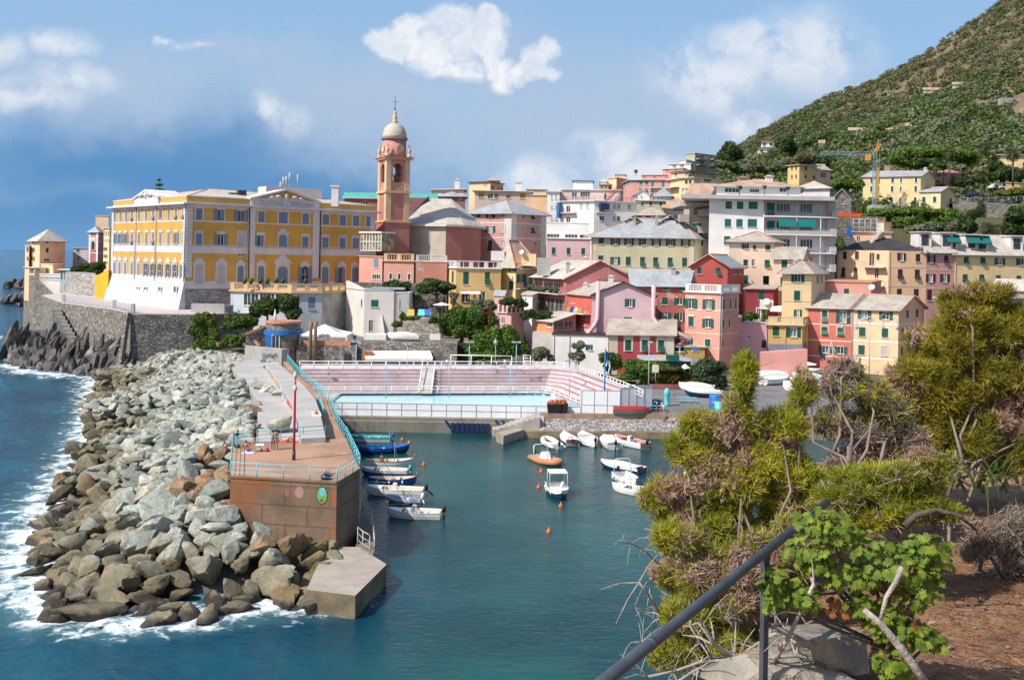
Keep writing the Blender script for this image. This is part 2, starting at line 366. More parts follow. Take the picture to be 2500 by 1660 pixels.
# boulders
def boulder_mesh(seed,cuts=9,sub=3,rough=.022,squash=(1,.8,.68)):
 rr=np.random.default_rng(seed)
 import bmesh
 bm=bmesh.new();bmesh.ops.create_icosphere(bm,subdivisions=sub,radius=1)
 v=np.array([x.co[:]for x in bm.verts]);f=np.array([[q.index for q in x.verts]for x in bm.faces]);bm.free()
 n=rr.normal(size=(cuts,3));n/=np.linalg.norm(n,axis=1)[:,None];dd=rr.uniform(.36,.70,cuts)
 s=np.ones(len(v))
 for a,b in zip(n,dd):
  c=v@a;s=np.minimum(s,np.where(c>1e-3,b/np.maximum(c,1e-3),9))
 r=v*s[:,None]
 for k in range(3):
  fr=2.2*2**k;ph=rr.uniform(0,6,3)
  r*=.92/np.linalg.norm(r,axis=1).mean()*.82;r+=v*(rough/(1+k)*np.sin(fr*v[:,[0]]*2+ph[0])*np.sin(fr*v[:,[1]]*2+ph[1])*np.cos(fr*v[:,[2]]*2+ph[2]))*2
 r+=rr.normal(0,rough*.25,r.shape)
 return r*np.array(squash),f
BM=[boulder_mesh(i,squash=(1,random.uniform(.68,.9),random.uniform(.55,.75)))for i in range(18)]
def rockmat(name,greys,wet):
 m,t,p=new_mat(name);oi=t.n('ShaderNodeObjectInfo').outputs['Random'];pos=t.n('ShaderNodeNewGeometry').outputs[0]
 tc=t.vm('ADD',t.n('ShaderNodeTexCoord').outputs['Object'],t.scale(t.n('ShaderNodeCombineXYZ',i0=oi,i1=oi,i2=oi).outputs[0],(37,53,71)))
 a=t.n('ShaderNodeAttribute',_attribute_name='rnd').outputs['Fac'];rv=t.math('FRACT',t.math('ADD',oi,a))
 cr=t.n('ShaderNodeValToRGB',i0=rv);e=cr.color_ramp;e.interpolation='LINEAR'
 for i,(po,c)in enumerate(greys):
  el=e.elements[i]if i<2 else e.elements.new(po)
  el.position=po;el.color=(*c,1)
 c=t.mix(t.step(t.noise(tc,1.1,5,.65),.36,.66),cr.outputs[0],t.mix(1.0,cr.outputs[0],(.62,.66,.62),'MULTIPLY'))
 c=t.mix(t.math('MULTIPLY',t.step(t.noise(t.scale(tc,(1,1,3.5)),2.6,6,.7),.52,.68),.5),c,(.20,.19,.16))
 c=t.mix(t.math('MULTIPLY',t.step(t.noise(tc,1.7,4,.6),.6,.72),.45),c,(.33,.22,.12))
 z=t.n('ShaderNodeSeparateXYZ',i0=pos).outputs[2]
 lv=t.math('ADD',z,t.math('MULTIPLY',t.noise(pos,.45,3),-2.4))
 c=t.mix(t.math('MULTIPLY',t.step(lv,2.5,.3),.8),c,t.mix(t.step(t.noise(pos,.8,4),.4,.6),(.11,.095,.04),(.19,.135,.065)))
 c=t.mix(t.step(lv,-.55,-1.0),c,(.045,.032,.024))
 t.put(p.inputs['Base Color'],c);p.inputs['Specular IOR Level'].default_value=.25
 t.put(p.inputs['Roughness'],t.math('SUBTRACT',.92,t.math('MULTIPLY',t.step(lv,-.3,-1.0),.5)))
 vc=t.step(t.n('ShaderNodeTexVoronoi',_feature='DISTANCE_TO_EDGE',Vector=t.vm('ADD',tc,t.scale(t.n('ShaderNodeTexNoise',Vector=tc,Scale=2.0,Detail=4.0).outputs[1],(.9,.9,.9))),Scale=1.5).outputs[0],.0,.05)
 c=t.mix(t.math('MULTIPLY',t.math('SUBTRACT',1.0,vc),.55),c,(.07,.065,.055));t.put(p.inputs['Base Color'],c)
 t.put(p.inputs['Normal'],t.n('ShaderNodeBump',Strength=.9,Distance=.16,Height=t.noise(tc,3.6,8,.72)).outputs[0])
 return m
m_rock=rockmat('boulder_stone',[(0,(.50,.50,.44)),(.2,(.29,.315,.285)),(.45,(.58,.56,.49)),(.65,(.37,.40,.36)),(.8,(.50,.43,.32)),(1,(.44,.46,.415))],True)
m_rocko=rockmat('ochre_boulder_stone',[(0,(.34,.19,.10)),(.5,(.38,.26,.15)),(1,(.30,.17,.10))],True)
rock_me=[]
for i,(v,f)in enumerate(BM):
 for mm in(m_rock,m_rocko):
  me=bpy.data.meshes.new('boulder');me.from_pydata(v.tolist(),[],f.tolist());me.polygons.foreach_set('use_smooth',np.ones(len(f),bool))
  try:me.set_sharp_from_angle(angle=R(24))
  except Exception:pass
  me.materials.append(mm);rock_me.append(me)
ctl_v=[(x,y,-.3)for x,y in shore_v[5:]]+[(705,1380,.6),(770,1290,1.2),(765,1230,2.0),(700,1195,2.9),(640,1170,3.6),(590,1140,4.4),(530,1110,5.0),(525,1040,5.6),(575,990,5.5),(588,940,5.5),(560,890,5.4),(525,850,5.4),(575,826,5.2),(500,817,5.0),(420,815,4.6),(350,805,4.2),(450,795,5.0),(290,842,2.4),(240,866,.5),(400,900,4.6),(450,980,4.9),(400,1050,4.0),(430,1130,4.0),(330,1000,2.6),(280,1100,1.8),(300,1250,1.8),(400,1260,2.2),(500,1250,2.6),(600,1260,2.4),(650,1330,1.4),(480,1180,3.6)]
use('V');ctl=np.array([tuple(gr(x,y,z))for x,y,z in ctl_v])
def rockz(x,y):
 w=1/((ctl[:,0]-x)**2+(ctl[:,1]-y)**2+.6)**1.6
 return float((w*ctl[:,2]).sum()/w.sum())
use('V')
poly=[gr(x,y,0).xy for x,y in shore_v[5:]]+[gr(x,y,z).xy for x,y,z in[(708,1372,1.2),(772,1290,1.5),(778,1255,1.6),(650,1215,3.2),(535,1140,5.2),(522,1050,6),(570,1000,5.6),(586,940,5.6),(560,890,5.5),(518,852,5.4),(570,826,5.4),(500,800,5),(455,792,5),(340,795,4.6),(290,836,2.2)]]
poly=np.array([tuple(p)for p in poly])
def inside(x,y,P):
 c=False;j=len(P)-1
 for i in range(len(P)):
  if(P[i,1]>y)!=(P[j,1]>y)and x<(P[j,0]-P[i,0])*(y-P[i,1])/(P[j,1]-P[i,1])+P[i,0]:c=not c
  j=i
 return c
mn,mx=poly.min(0),poly.max(0);cells={};rocks=[]
rr=random.Random(5)
for k in range(60000):
 x,y=rr.uniform(mn[0],mx[0]),rr.uniform(mn[1],mx[1])
 if not inside(x,y,poly):continue
 s=rr.choice((1.0,1.2,1.45,1.8))*np.interp(y,[58,70,90,130,180],[1.06,1.02,.82,.74,.76])
 ci=(int(x//3),int(y//3));ok=True
 for a in(-1,0,1):
  for b in(-1,0,1):
   for(qx,qy,qs_)in cells.get((ci[0]+a,ci[1]+b),()):
    if(qx-x)**2+(qy-y)**2<(.45*(s+qs_))**2:ok=False;break
   if not ok:break
  if not ok:break
 if ok:cells.setdefault(ci,[]).append((x,y,s));rocks.append((x,y,s))
use('V')
for x,y,z,s in[(105,1215,.1,1.5),(125,1240,.0,1.6),(150,1000,-.4,.6),(135,1008,-.4,.5),(168,970,-.3,.8),(140,1155,-.3,.9),(95,1320,-.5,1.2),(70,1370,-.6,1.0),(38,1378,-.3,.45),(95,1430,-.7,.9),(80,1348,-.6,1.0)]:
 q=gr(x,y,0);rocks.append((q.x,q.y,s,z))
use('B5')
for x,y,s in[(245,425,.85),(285,465,1.3),(345,485,1.1),(385,495,.6),(435,515,.95),(435,785,1.7),(315,262,.7)]:
 q=gr(x,y,5.5);rocks.append((q.x,q.y+.3,s,5.5+.3*s))
def px_of(x,y,z):
 d=Vector((x/y,(z-H)/y));return 1250+F*(d.x*CA+d.y*SA),830-F*(-d.x*SA+d.y*CA-SHY*2500/F)
order=sorted(rocks,key=lambda q:-(q[2]/q[1]))
n_ind=296;stv,stf,str_=[],[],[];nb=0
use('V');ochre_at=[gr(x,y,4.5)for x,y in[(500,1075),(510,1110),(595,1135),(680,1180),(720,1200),(490,1095),(455,1120),(620,1250)]]
for i,q in enumerate(order):
 x,y,s=q[:3];zc=q[3]if len(q)>3 else rockz(x,y)-.12*s+rr.uniform(-.15,.3)*s
 j=rr.randrange(18);rot=(rr.uniform(-.5,.5),rr.uniform(-.5,.5),rr.uniform(0,6.28));sc=(s*rr.uniform(.92,1.2),s*rr.uniform(.8,1.05),s*rr.uniform(.8,1.1))
 oc=min((a.x-x)**2+(a.y-y)**2 for a in ochre_at)<2.2**2 or rr.random()<.05
 if i<n_ind:
  o=bpy.data.objects.new('boulder',rock_me[2*j+(1 if oc else 0)]);COL.objects.link(o)
  o.location=(x,y,zc);o.rotation_euler=rot;o.scale=sc
  if len(q)>3 and zc>4:lab='loose grey boulder lying on the flat concrete breakwater walkway'
  elif len(q)>3:lab='dark wet rock awash in the white foam off the breakwater'
  elif oc:lab='ochre and rust coloured boulder among the grey rocks of the breakwater'
  elif zc<1.4:lab='olive algae covered boulder at the waterline of the breakwater'
  elif y<78:lab='large pale grey angular boulder piled in front of the pier wall'
  else:lab='pale grey green boulder on the upper slope of the breakwater beside the walkway'
  tag(o,lab,'boulder','boulders of the breakwater')
 else:
  v,f=BM[j];M3=np.array((Matrix.Rotation(rot[2],3,'Z')@Matrix.Rotation(rot[1],3,'Y')@Matrix.Rotation(rot[0],3,'X')))
  stv.append((v*np.array(sc))@M3.T+np.array((x,y,zc)));stf.append(f+nb);str_.append(np.full(len(v),rr.random()));nb+=len(v)
if stv:
 o=np_mesh('boulder_pile',np.vstack(stv),np.vstack(stf),m_rock,smooth=True)
 o.data.attributes.new('rnd','FLOAT','POINT').data.foreach_set('value',np.concatenate(str_).astype(np.float32))
 try:o.data.set_sharp_from_angle(angle=R(24))
 except Exception:pass
 tag(o,'countless smaller grey boulders filling the breakwater behind the large ones','boulders','boulders of the breakwater','stuff')
print('rocks',len(rocks))
gxx=np.arange(mn[0]-1,mx[0]+1,1.5);gyy=np.arange(mn[1]-1,mx[1]+1,1.5);mb=MB();idx={}
for y in gyy:
 for x in gxx:
  if inside(x,y,poly):idx[(round(x,2),round(y,2))]=len(mb.v);mb.v.append((x,y,rockz(x,y)-1.3))
for y in gyy[:-1]:
 for x in gxx[:-1]:
  k=[(round(x,2),round(y,2)),(round(x+1.5,2),round(y,2)),(round(x+1.5,2),round(y+1.5,2)),(round(x,2),round(y+1.5,2))]
  if all(q in idx for q in k):mb.f.append([idx[q]for q in k]);mb.m.append(0);mb.sm.append(True)
tag(mb.build('breakwater_core',mat('dark_rubble',(.10,.095,.085),var=.3,vs=1.5,bump=.6)),kind='structure')
# pier
use('B5');zd=6.2;zu=6.7;zl=5.4
L,Mc,Rr,BR,BL=[gr(*p,zd)for p in((70,1145),(885,1192),(1062,1085),(957,848),(92,905))]
pier=root('concrete_pier',(L+Mc)/2-Vector((0,0,zd)),'rust stained concrete pier with a flat reddish deck reaching into the harbour','pier')
mb=MB();pl=[p.xy for p in(L,Mc,Rr,BR,BL)];mb.prism(pl,-2,zd-.004,0);mb.build('platform_wall',[m_rust],pier)
mb=MB();mb.prism(pl,zd,zd+.03,0);mb.build('deck',[m_deck],pier)
mb=MB()
for a,b in((L,Mc),(Mc,Rr)):mb.bar(a+Vector((0,0,.05)),b+Vector((0,0,.05)),.2)
mb.build('kerb',[m_rust],pier)
lf=[gr(x,y,zu)for x,y in((612,848),(590,700),(560,600),(480,465),(400,350),(335,265))]
rt=[gr(x,y,zu)for x,y in((800,838),(758,650),(722,545),(650,460),(600,410),(520,340),(430,262))]
mb=MB();pp=[p.xy for p in lf[::-1]]+[p.xy for p in rt]
mb.prism(pp,0,zu,0,1);mb.build('upper_walkway',[mat('graffiti_wall',(.42,.40,.37),var=.12,patch=((.20,.42,.45),.55,.62,.6),streak=.25,bump=.2),m_conc],pier)
for i,(a,s,e,c)in enumerate([(1,.1,.9,srgb(120,150,190)),(2,.2,.8,srgb(190,60,90)),(2,.82,.98,srgb(90,150,150)),(3,.05,.5,srgb(150,150,190)),(3,.55,.95,srgb(200,160,110)),(4,.0,.3,srgb(210,130,90)),(4,.4,.65,srgb(120,160,90)),(4,.72,.97,srgb(90,190,200)),(0,.3,.9,srgb(130,170,200))]):
 if a+1>=len(lf):continue
 p0=lf[a].lerp(lf[a+1],s);p1=lf[a].lerp(lf[a+1],e);d=(p1-p0).normalized();n=Vector((-d.y,d.x,0))*.015
 mb=MB();k=9
 for j in range(k):
  q0=p0.lerp(p1,j/k);q1=p0.lerp(p1,(j+.75)/k);zb=5.55+.35*random.random();zt=6.1+.45*random.random()
  mb.quad((q0+n).xy.to_3d()+Vector((0,0,zb)),(q1+n).xy.to_3d()+Vector((0,0,zb+.1*random.random())),(q1+n).xy.to_3d()+Vector((0,0,zt)),(q0+n).xy.to_3d()+Vector((0,0,zt-.15)))
 mb.build('graffiti',[mat('spray_%d'%i,c,var=.35,vs=2.5,patch=((.45,.43,.42),1.6,.52,.9))],pier)
use('B5');wl=[gr(x,y,zl)for x,y in((60,870),(240,820),(280,720),(275,560),(200,420),(90,330),(40,250),(30,215))]
wr=[gr(x,y,zl)for x,y in((640,868),(600,730),(565,640),(470,500),(400,400),(320,300),(380,240),(480,205))]
mb=MB();mb.prism([p.xy for p in wr[::-1]][::-1]+[p.xy for p in wl[::-1]],0,zl);tag(mb.build('walkway',[m_conc]),kind='structure')
zg=5.3;ll=[gr(x,y,zg)for x,y in((805,845),(770,690),(735,560),(665,470),(600,410),(500,310),(470,250))]
lr=[gr(x,y,zg)for x,y in((960,850),(905,760),(845,600),(830,560),(700,460),(600,370),(500,245))]
mb=MB();mb.prism([p.xy for p in ll[::-1]][::-1][0:0]+[p.xy for p in lr]+[p.xy for p in ll[::-1]],-2,zg,0,1);mb.build('harbour_ledge',[m_concd,m_deck],pier)
n=Vector(((Mc-L).y,-(Mc-L).x,0)).normalized();uu=(Mc-L).normalized()
def wall_hit(x,y):
 d=ray(x,y);o=Vector((0,0,H));s=(L-o).dot(n)/d.dot(n);return o+d*s
def oval(name,cx_,cy_,rx,ry,col,off,k=20,part=pier):
 mb=MB();pts=[wall_hit(cx_+rx*math.cos(2*math.pi*j/k),cy_+ry*math.sin(2*math.pi*j/k))+n*off for j in range(k)]
 mb.add(pts,[tuple(reversed(range(k)))]);return mb.build(name,[mat('spray_%d_%d'%(cx_,rx),col,var=.15,vs=3)],part)
oval('graffiti',772,1282,46,70,(.02,.05,.03),.012);oval('graffiti',772,1282,40,63,srgb(100,165,80),.018);oval('graffiti',778,1255,22,30,srgb(110,180,210),.024);oval('graffiti',770,1322,17,12,srgb(170,50,60),.024)
oval('graffiti',600,1260,34,45,srgb(165,130,125),.012);oval('graffiti',510,1255,26,38,srgb(140,95,80),.012)
use('C2');zb_=1.5
bp=[gr(x,y,zb_)for x,y in((780,1062),(1152,1108),(1392,868),(1180,736),(1030,735),(860,880))]
mb=MB();mb.prism([p.xy for p in bp],-2,zb_,0,1)
tag(mb.build('landing_block',[mat('wet_block',(.19,.15,.095),var=.3,vs=.8,streak=.5,bump=.5,patch=((.05,.035,.02),.4,.55,.5)),mat('worn_block_top',(.36,.30,.25),var=.15,vs=.6,fine=.12,bump=.3)]),'low worn concrete landing block at the foot of the pier corner','landing')
use('D8');sp_=[gr(x,y,1.5)for x,y in((0,1400),(330,1250),(380,1250),(600,1390),(640,1350),(590,900),(430,520),(350,700))]
mb=MB();mb.prism([p.xy for p in(sp_[1],sp_[3],sp_[4],sp_[5],sp_[6])],-2,1.47);tag(mb.build('side_ledge',[m_concd]),'narrow dark concrete ledge along the harbour side of the pier','ledge')
def railing(name,label,pts,h=1.1,levels=(1,.66,.33),spacing=2.0,m=None,r=.03,cat='railing',group=None,pr=None,taper=None):
 m=m or m_turq;pts=[Vector(p)for p in pts];ro=root(name,pts[0],label,cat,group)
 for l in levels:
  mb=MB();mb.tube([p+Vector((0,0,h*l))for p in pts],r*(1.15 if l==1 else .8),5);mb.build('rail',[m],ro,uv=False)
 for i,(a,b)in enumerate(zip(pts[:-1],pts[1:])):
  k=max(1,round((b-a).length/spacing))
  for j in range(k+(1 if i==len(pts)-2 else 0)):
   q=a.lerp(b,j/k);mb=MB();mb.tube([q,q+Vector((0,0,h))],pr or r*1.2,5);mb.build('post',[m],ro,uv=False)
 return ro
z3=Vector((0,0,.03))
railing('railing','turquoise pipe railing along the front edge of the pier deck',[L+z3,Mc+z3],spacing=1.85)
railing('railing','turquoise pipe railing on the short angled corner of the pier deck',[Mc+z3+(Rr-Mc)*.01,Rr+z3],spacing=1.5)
railing('railing','turquoise pipe railing on the harbour edge of the pier deck',[Rr+z3+(BR-Rr)*.01,BR+z3],spacing=1.5)
railing('railing','turquoise pipe railing on the boulder side of the pier deck',[L+z3+(BL-L)*.01,BL+z3],spacing=3)
use('B5');bb=gr(795,842,zd)
railing('railing','turquoise pipe railing across the back of the pier deck behind the sunbathers',[BL+z3+(bb-BL)*.01,bb+z3],spacing=2)
lrz=[p+Vector((-.15,0,0))for p in lr]
railing('railing','long turquoise railing stepping along the walkway beside the pool',[lrz[6],lrz[5],lrz[4],lrz[3]],h=1.25,levels=(1,.75,.5,.25),spacing=1.8)
railing('railing','short turquoise railing along the lower harbour ledge beside the stair',[lrz[2],lrz[1],lrz[0]],h=1.2,spacing=1.8)
llz=[p+Vector((.15,0,0))for p in ll]
railing('railing','turquoise stair railing on the landward side of the harbour ledge',[llz[2],llz[1]],h=1.1,spacing=1.6)
use('D8');
railing('railing','curved rusty white pipe railing on the landing block',[gr(x,y,1.5)for x,y in((360,1240),(445,1320),(560,1385))],h=1.4,m=mat('rusty_white_paint',(.5,.46,.42),patch=((.25,.12,.06),3,.52,.8)),spacing=1.2)
railing('railing','rusty pipe railing along the side ledge of the pier',[gr(x,y,1.5)for x,y in((640,1360),(595,900),(440,530))],h=1.1,m=MATS['rusty_white_paint'],spacing=2,r=.022)
use('B5');b=gr(556,1015,zd);tp=at(568,345,b.y).z
lp=root('mast',b,'tall red and black mast standing on the pier deck','mast')
mb=MB();mb.tube([b,b+Vector((0,0,.75))],.14,10);mb.build('base',[m_dark],lp)
mb=MB();hh_=tp-zd;mb.lathe(b,[(.11,.75),(.10,hh_*.45),(.085,hh_*.8),(.085,hh_*.95)],10);mb.build('pole',[m_red],lp)
for f_ in(.82,.97):
 mb=MB();mb.lathe(b+Vector((0,0,hh_*f_)),[(.08,-.2),(.17,-.12),(.17,.08),(.1,.18),(.1,.3)],10);mb.build('collar',[mat('pale_collar',(.6,.5,.48))],lp)
# pool and bleachers
use('B5');Yw=gr(905,790,0).y;Xl=gr(905,790,0).x-6
use('B6');Xr=at(690,640,Yw).x
mb=MB();mb.box(Xl-8,Yw,-2,Xr,Yw+3,1.35);mb.box(Xl-8,Yw+.9,1.35,Xr+.0,Yw+3,1.75)
ro=tag(mb.build('harbour_wall',[m_concd]),'low stained concrete harbour wall below the white pool fence','wall')
Yp=Yw+2.0
mb=MB();use('B6');Xrr=at(1660,500,Yp+3).x
mb.box(Xl-8,Yp+.1,1.0,Xrr+3,168,2.2);
mb=MB();use('B5');pxl=gr(838,560,2.2).x;use('B6');c1_=gr(895,437,2.2);pxr=c1_.x;Yf=c1_.y;Yn=Yp+1.2
mb.box(Xl-8,Yp+.06,.5,Xrr+3,Yn,2.2);mb.box(Xl-8,Yf,.5,Xrr+3,168,2.2);mb.box(Xl-8,Yn,.5,pxl,Yf,2.2);mb.box(pxr,Yn,.5,Xrr+3,Yf,2.2)
tag(mb.build('pool_deck',[mat('pale_deck',(.47,.42,.37),var=.12,vs=.4)]),kind='structure')
m_pool=mat('pool_tiles',(.42,.68,.74),rough=.4,var=.06)
ro=root('swimming_pool',(pxl,Yn,1.6),'long pale blue swimming pool in front of the bleachers','pool')
mb=MB();mb.box(pxl,Yn,.6,pxr,Yf,.8);mb.box(pxl,Yf-.1,.8,pxr,Yf,2.14,0);mb.box(pxl,Yn,.8,pxl+.1,Yf-.1,2.14);mb.box(pxr-.1,Yn,.8,pxr,Yf-.1,2.14);mb.build('basin',[m_pool],ro)
mb=MB();mb.box(pxl+.1,Yn,.8,pxr-.1,Yf-.1,1.86);mb.build('pool_water',[mat('pool_water',(.48,.74,.80),rough=.06,var=.05,vs=.3,bump=.05)],ro)
mb=MB();mb.box(pxl-.4,Yf,2.2,pxr+.4,Yf+.5,2.3);mb.box(pxr,Yn,2.2,pxr+.45,Yf,2.3);mb.build('coping',[m_white],ro)
mb=MB()
for i in range(26):
 x=pxl+(pxr-pxl)*(i+.2)/26;mb.box(x,Yf-.13,1.9,x+(pxr-pxl)/26*.7,Yf-.1,2.08)
mb.build('gutter_tiles',[paint('gutter_blue',(.06,.22,.34))],ro)
def panel_fence(label,pts,z0,z1,nseg,rows=2,mp=None):
 ro=root('panel_fence',Vector((pts[0][0],pts[0][1],z0)),label,'fence','white panel fences round the pool')
 for a,b,k in zip(pts[:-1],pts[1:],nseg):
  a,b=Vector(a),Vector(b);d=(b-a);u=d.normalized();n_=Vector((u.y,-u.x))
  mb=MB();mb.prism([a,b,b-n_*.06,a-n_*.06],z0,z1);mb.build('panel',[mp or m_fence],ro)
  for j in range(k+1):
   q=a+d*j/k;mb=MB();mb.prism([q-u*.04+n_*.04,q+u*.04+n_*.04,q+u*.04+n_*.003,q-u*.04+n_*.003],z0,z1+.03);mb.build('post',[m_grey],ro,uv=False)
  for l in range(rows+1):
   z=z0+(z1-z0)*l/rows;mb=MB();mb.prism([a+n_*.035,b+n_*.035,b+n_*.005,a+n_*.005],z-.03,z+.03);mb.build('rail',[m_grey],ro,uv=False)
m_fence=paint('white_panel',(.80,.80,.80),var=.05,vs=.4,streak=.12)
use('B6');xa=Xl-2;xb=at(1122,500,Yp).x
panel_fence('long low white panel fence with grey frame below the pool',[(xa,Yp),(xb,Yp)],1.75,3.45,[20])
z_t=at(1150,415,Yp).z;xc_=at(1422,500,Yp).x
panel_fence('tall white panel fence at the corner of the pool beside the flagpole',[(xb+.05,Yp+1.5),(xb+.1,Yp-.02),(xc_,Yp-.02)],1.8,z_t,[1,3])
xd_=at(1668,500,Yp+2).x
panel_fence('white panel fence over a brown base at the end of the pool',[(xc_+.05,Yp),(xd_,Yp+2.2)],3.3,z_t+.35,[4],1)
mb=MB();mb.prism([(xc_+.05,Yp),(xd_,Yp+2.2),(xd_,Yp+2.6),(xc_+.05,Yp+.5)],1.8,3.27);tag(mb.build('low_wall',[mat('dull_red_wall',(.25,.09,.08),var=.2,streak=.4)]),'low dull red wall under the end of the white panel fence','wall')
use('B6');zt_=5.2;use('B5');T0=gr(600,322,zt_).xy;use('B6');T1=gr(890,262,zt_).xy;T2=gr(1090,283,zt_).xy;T3=gr(1440,408,zt_).xy
top=[T0,T1,T2,T3]
def offset_line(pl,d):
 res=[]
 for i,p in enumerate(pl):
  ns=[]
  if i>0:e=(pl[i]-pl[i-1]).normalized();ns.append(Vector((e.y,-e.x)))
  if i<len(pl)-1:e=(pl[i+1]-pl[i]).normalized();ns.append(Vector((e.y,-e.x)))
  nn=sum(ns,Vector((0,0)))
  nn.normalize();res.append(p+nn*d/max(.4,nn.dot(ns[0])))
 return res
ro=root('bleachers',(T0.x,T0.y-4,2.2),'pale lilac concrete bleachers with red nosings around the pool','bleachers')
m_ble=mat('lilac_concrete',(.52,.455,.46),rough=.9,var=.12,vs=.35,streak=.15,patch=((.36,.28,.25),.5,.62,.6));m_nose=mat('red_nosing',(.36,.12,.13),var=.3,vs=1.2)
for k in range(6):
 a=offset_line(top,.8*k);b=offset_line(top,.8*(k+1));z1=zt_-.5*k-.5*0;mb=MB()
 for i in range(3):
  q=[a[i],a[i+1],b[i+1],b[i]];mb.prism(q[::-1]if False else[b[i],b[i+1],a[i+1],a[i]],2.15,zt_-.5*(k+1)+.0 if k<5 else 2.25)
 mb.build('step',[m_ble],ro)
 mb=MB()
 for i in range(3):
  u=(a[i+1]-a[i]).normalized();n_=Vector((u.y,-u.x))
  mb.prism([a[i]+n_*.03,a[i+1]+n_*.03,a[i+1]-n_*.25,a[i]-n_*.25],z1-.02,z1+.05)
 mb.build('nosing',[m_nose],ro)
mb=MB();bk=offset_line(top,-7);bk[2]=offset_line(top,-2.5)[2];bk[3]=offset_line(top,-1.5)[3]
for i in range(3):mb.prism([top[i],top[i+1],bk[i+1],bk[i]],2.1,zt_-.003)
mb.build('top_walk',[m_ble,],ro)
a_=offset_line(top,4.85)
railing('railing','white railing along the bottom of the bleachers above the pool',[Vector((*p,2.3))for p in(a_[0],a_[1],a_[2],a_[3]-(a_[3]-a_[2])*.3)],h=.95,levels=(1,.55),spacing=2.4,m=m_white,r=.045)
tt=offset_line(top,-.2)
railing('railing','white three-bar railing along the top of the bleachers',[Vector((*p,zt_))for p in(tt[0],tt[1],tt[2])],h=1.3,spacing=2.2,m=m_white,r=.05)
railing('railing','white sloping railing running down beside the ivy from the bleachers',[Vector((*tt[2],zt_)),Vector((*tt[3],zt_-.3)),Vector((*(tt[3]+(tt[3]-tt[2])*.35),zt_-.5))],h=1.3,spacing=1.3,m=m_white,r=.05)
use('B5');xr0,xr1=gr(1560,300,zt_).x,gr(1655,300,zt_).x;yt_=T0.lerp(T1,.5).y
rp=root('access_ramp',(xr0,yt_-5,2.2),'pale grey ramp with white handrails down the middle of the bleachers','ramp')
mb=MB();mb.hexa([(xr0,yt_-5.4,2.2),(xr1,yt_-5.4,2.2),(xr1,yt_,2.2),(xr0,yt_,2.2),(xr0,yt_-5.4,2.35),(xr1,yt_-5.4,2.35),(xr1,yt_+.3,zt_+.25),(xr0,yt_+.3,zt_+.25)]);mb.build('slope',[m_conc],rp)
for x in(xr0,xr1):
 mb=MB();mb.tube([(x,yt_-5.4,3.2),(x,yt_+.3,zt_+1.4)],.09,5);mb.tube([(x,yt_-5.4,2.3),(x,yt_-5.4,3.2)],.06,5);mb.tube([(x,yt_-2.5,3),(x,yt_-2.5,4.8)],.06,5);mb.build('handrail',[m_white],rp)
use('A4');mb=MB();fa,fb=at(1020,1180,157.5),at(1603,1180,157.5);za_=at(1300,1050,157.5).z
for i in range(4):
 x=fa.x+(fb.x-fa.x)*i/3;mb.tube([(x,157.5,5.1),(x,157.5,za_)],.07,5)
mb.tube([(fa.x,157.5,za_),(fb.x,157.5,za_)],.08,5);tag(mb.build('pergola_frame',[m_white],uv=False),'long bare white pipe frame behind the bleacher railing before the ivy','frame')
mb=MB();a,b=at(1715,1175,156.5),at(1785,1050,156.5)
for x in(a.x,b.x):mb.tube([(x,156.5,5),(x,156.5,b.z)],.07,5)
for i in range(6):z=5.6+(b.z-5.6)*i/5;mb.tube([(a.x,156.5,z),(b.x,156.5,z)],.05,5)
tag(mb.build('lifeguard_ladder',[m_white],uv=False),'white ladder frame standing at the right end of the bleacher railing','ladder')
use('B6')
def pool_pole(x,yb,yt,zb,label,heads=2,m=None):
 b=gr(x,yb,zb);zt=at(x,yt,b.y).z;ro=root('lamp_post',b,label,'lamp post','floodlight poles around the pool')
 mb=MB();mb.tube([b,Vector((b.x,b.y,zt))],.07,6);mb.build('pole',[m or m_lb],ro)
 for i in range(heads):
  dx=(i-.5)*.9 if heads>1 else .0;mb=MB();mb.obox((b.x+dx,b.y-.1,zt-.15),.6,.4,.22);mb.build('lamp_head',[m_grey],ro)
 if heads>1:mb=MB();mb.tube([(b.x-.75,b.y,zt-.1),(b.x+.75,b.y,zt-.1)],.04,5);mb.build('crossbar',[m or m_lb],ro)
m_lb=paint('pale_blue_pole',srgb(140,175,200))
use('B6');pool_pole(113,480,205,2.2,'slim pale blue pole in the pool in front of the ramp',0);pool_pole(581,480,210,2.2,'slim pale blue pole at the middle of the pool',0)
pool_pole(265,350,45,3.2,'pale blue floodlight pole on the bleachers before the ivy',2);pool_pole(625,350,45,3.2,'pale blue floodlight pole on the bleachers left of the white house',2);pool_pole(1035,480,190,2.3,'pale blue floodlight pole at the pool corner',2)
use('B5');pool_pole(1262,545,250,2.2,'slim pale blue pole standing left of the ramp',0);pool_pole(1030,400,105,3.2,'pale blue floodlight pole before the stone wall opening',2);pool_pole(1422,400,120,3.2,'pale blue floodlight pole in front of the white awning',2);pool_pole(820,480,340,2.3,'short blue pole with a square sign on the left bleachers',1)
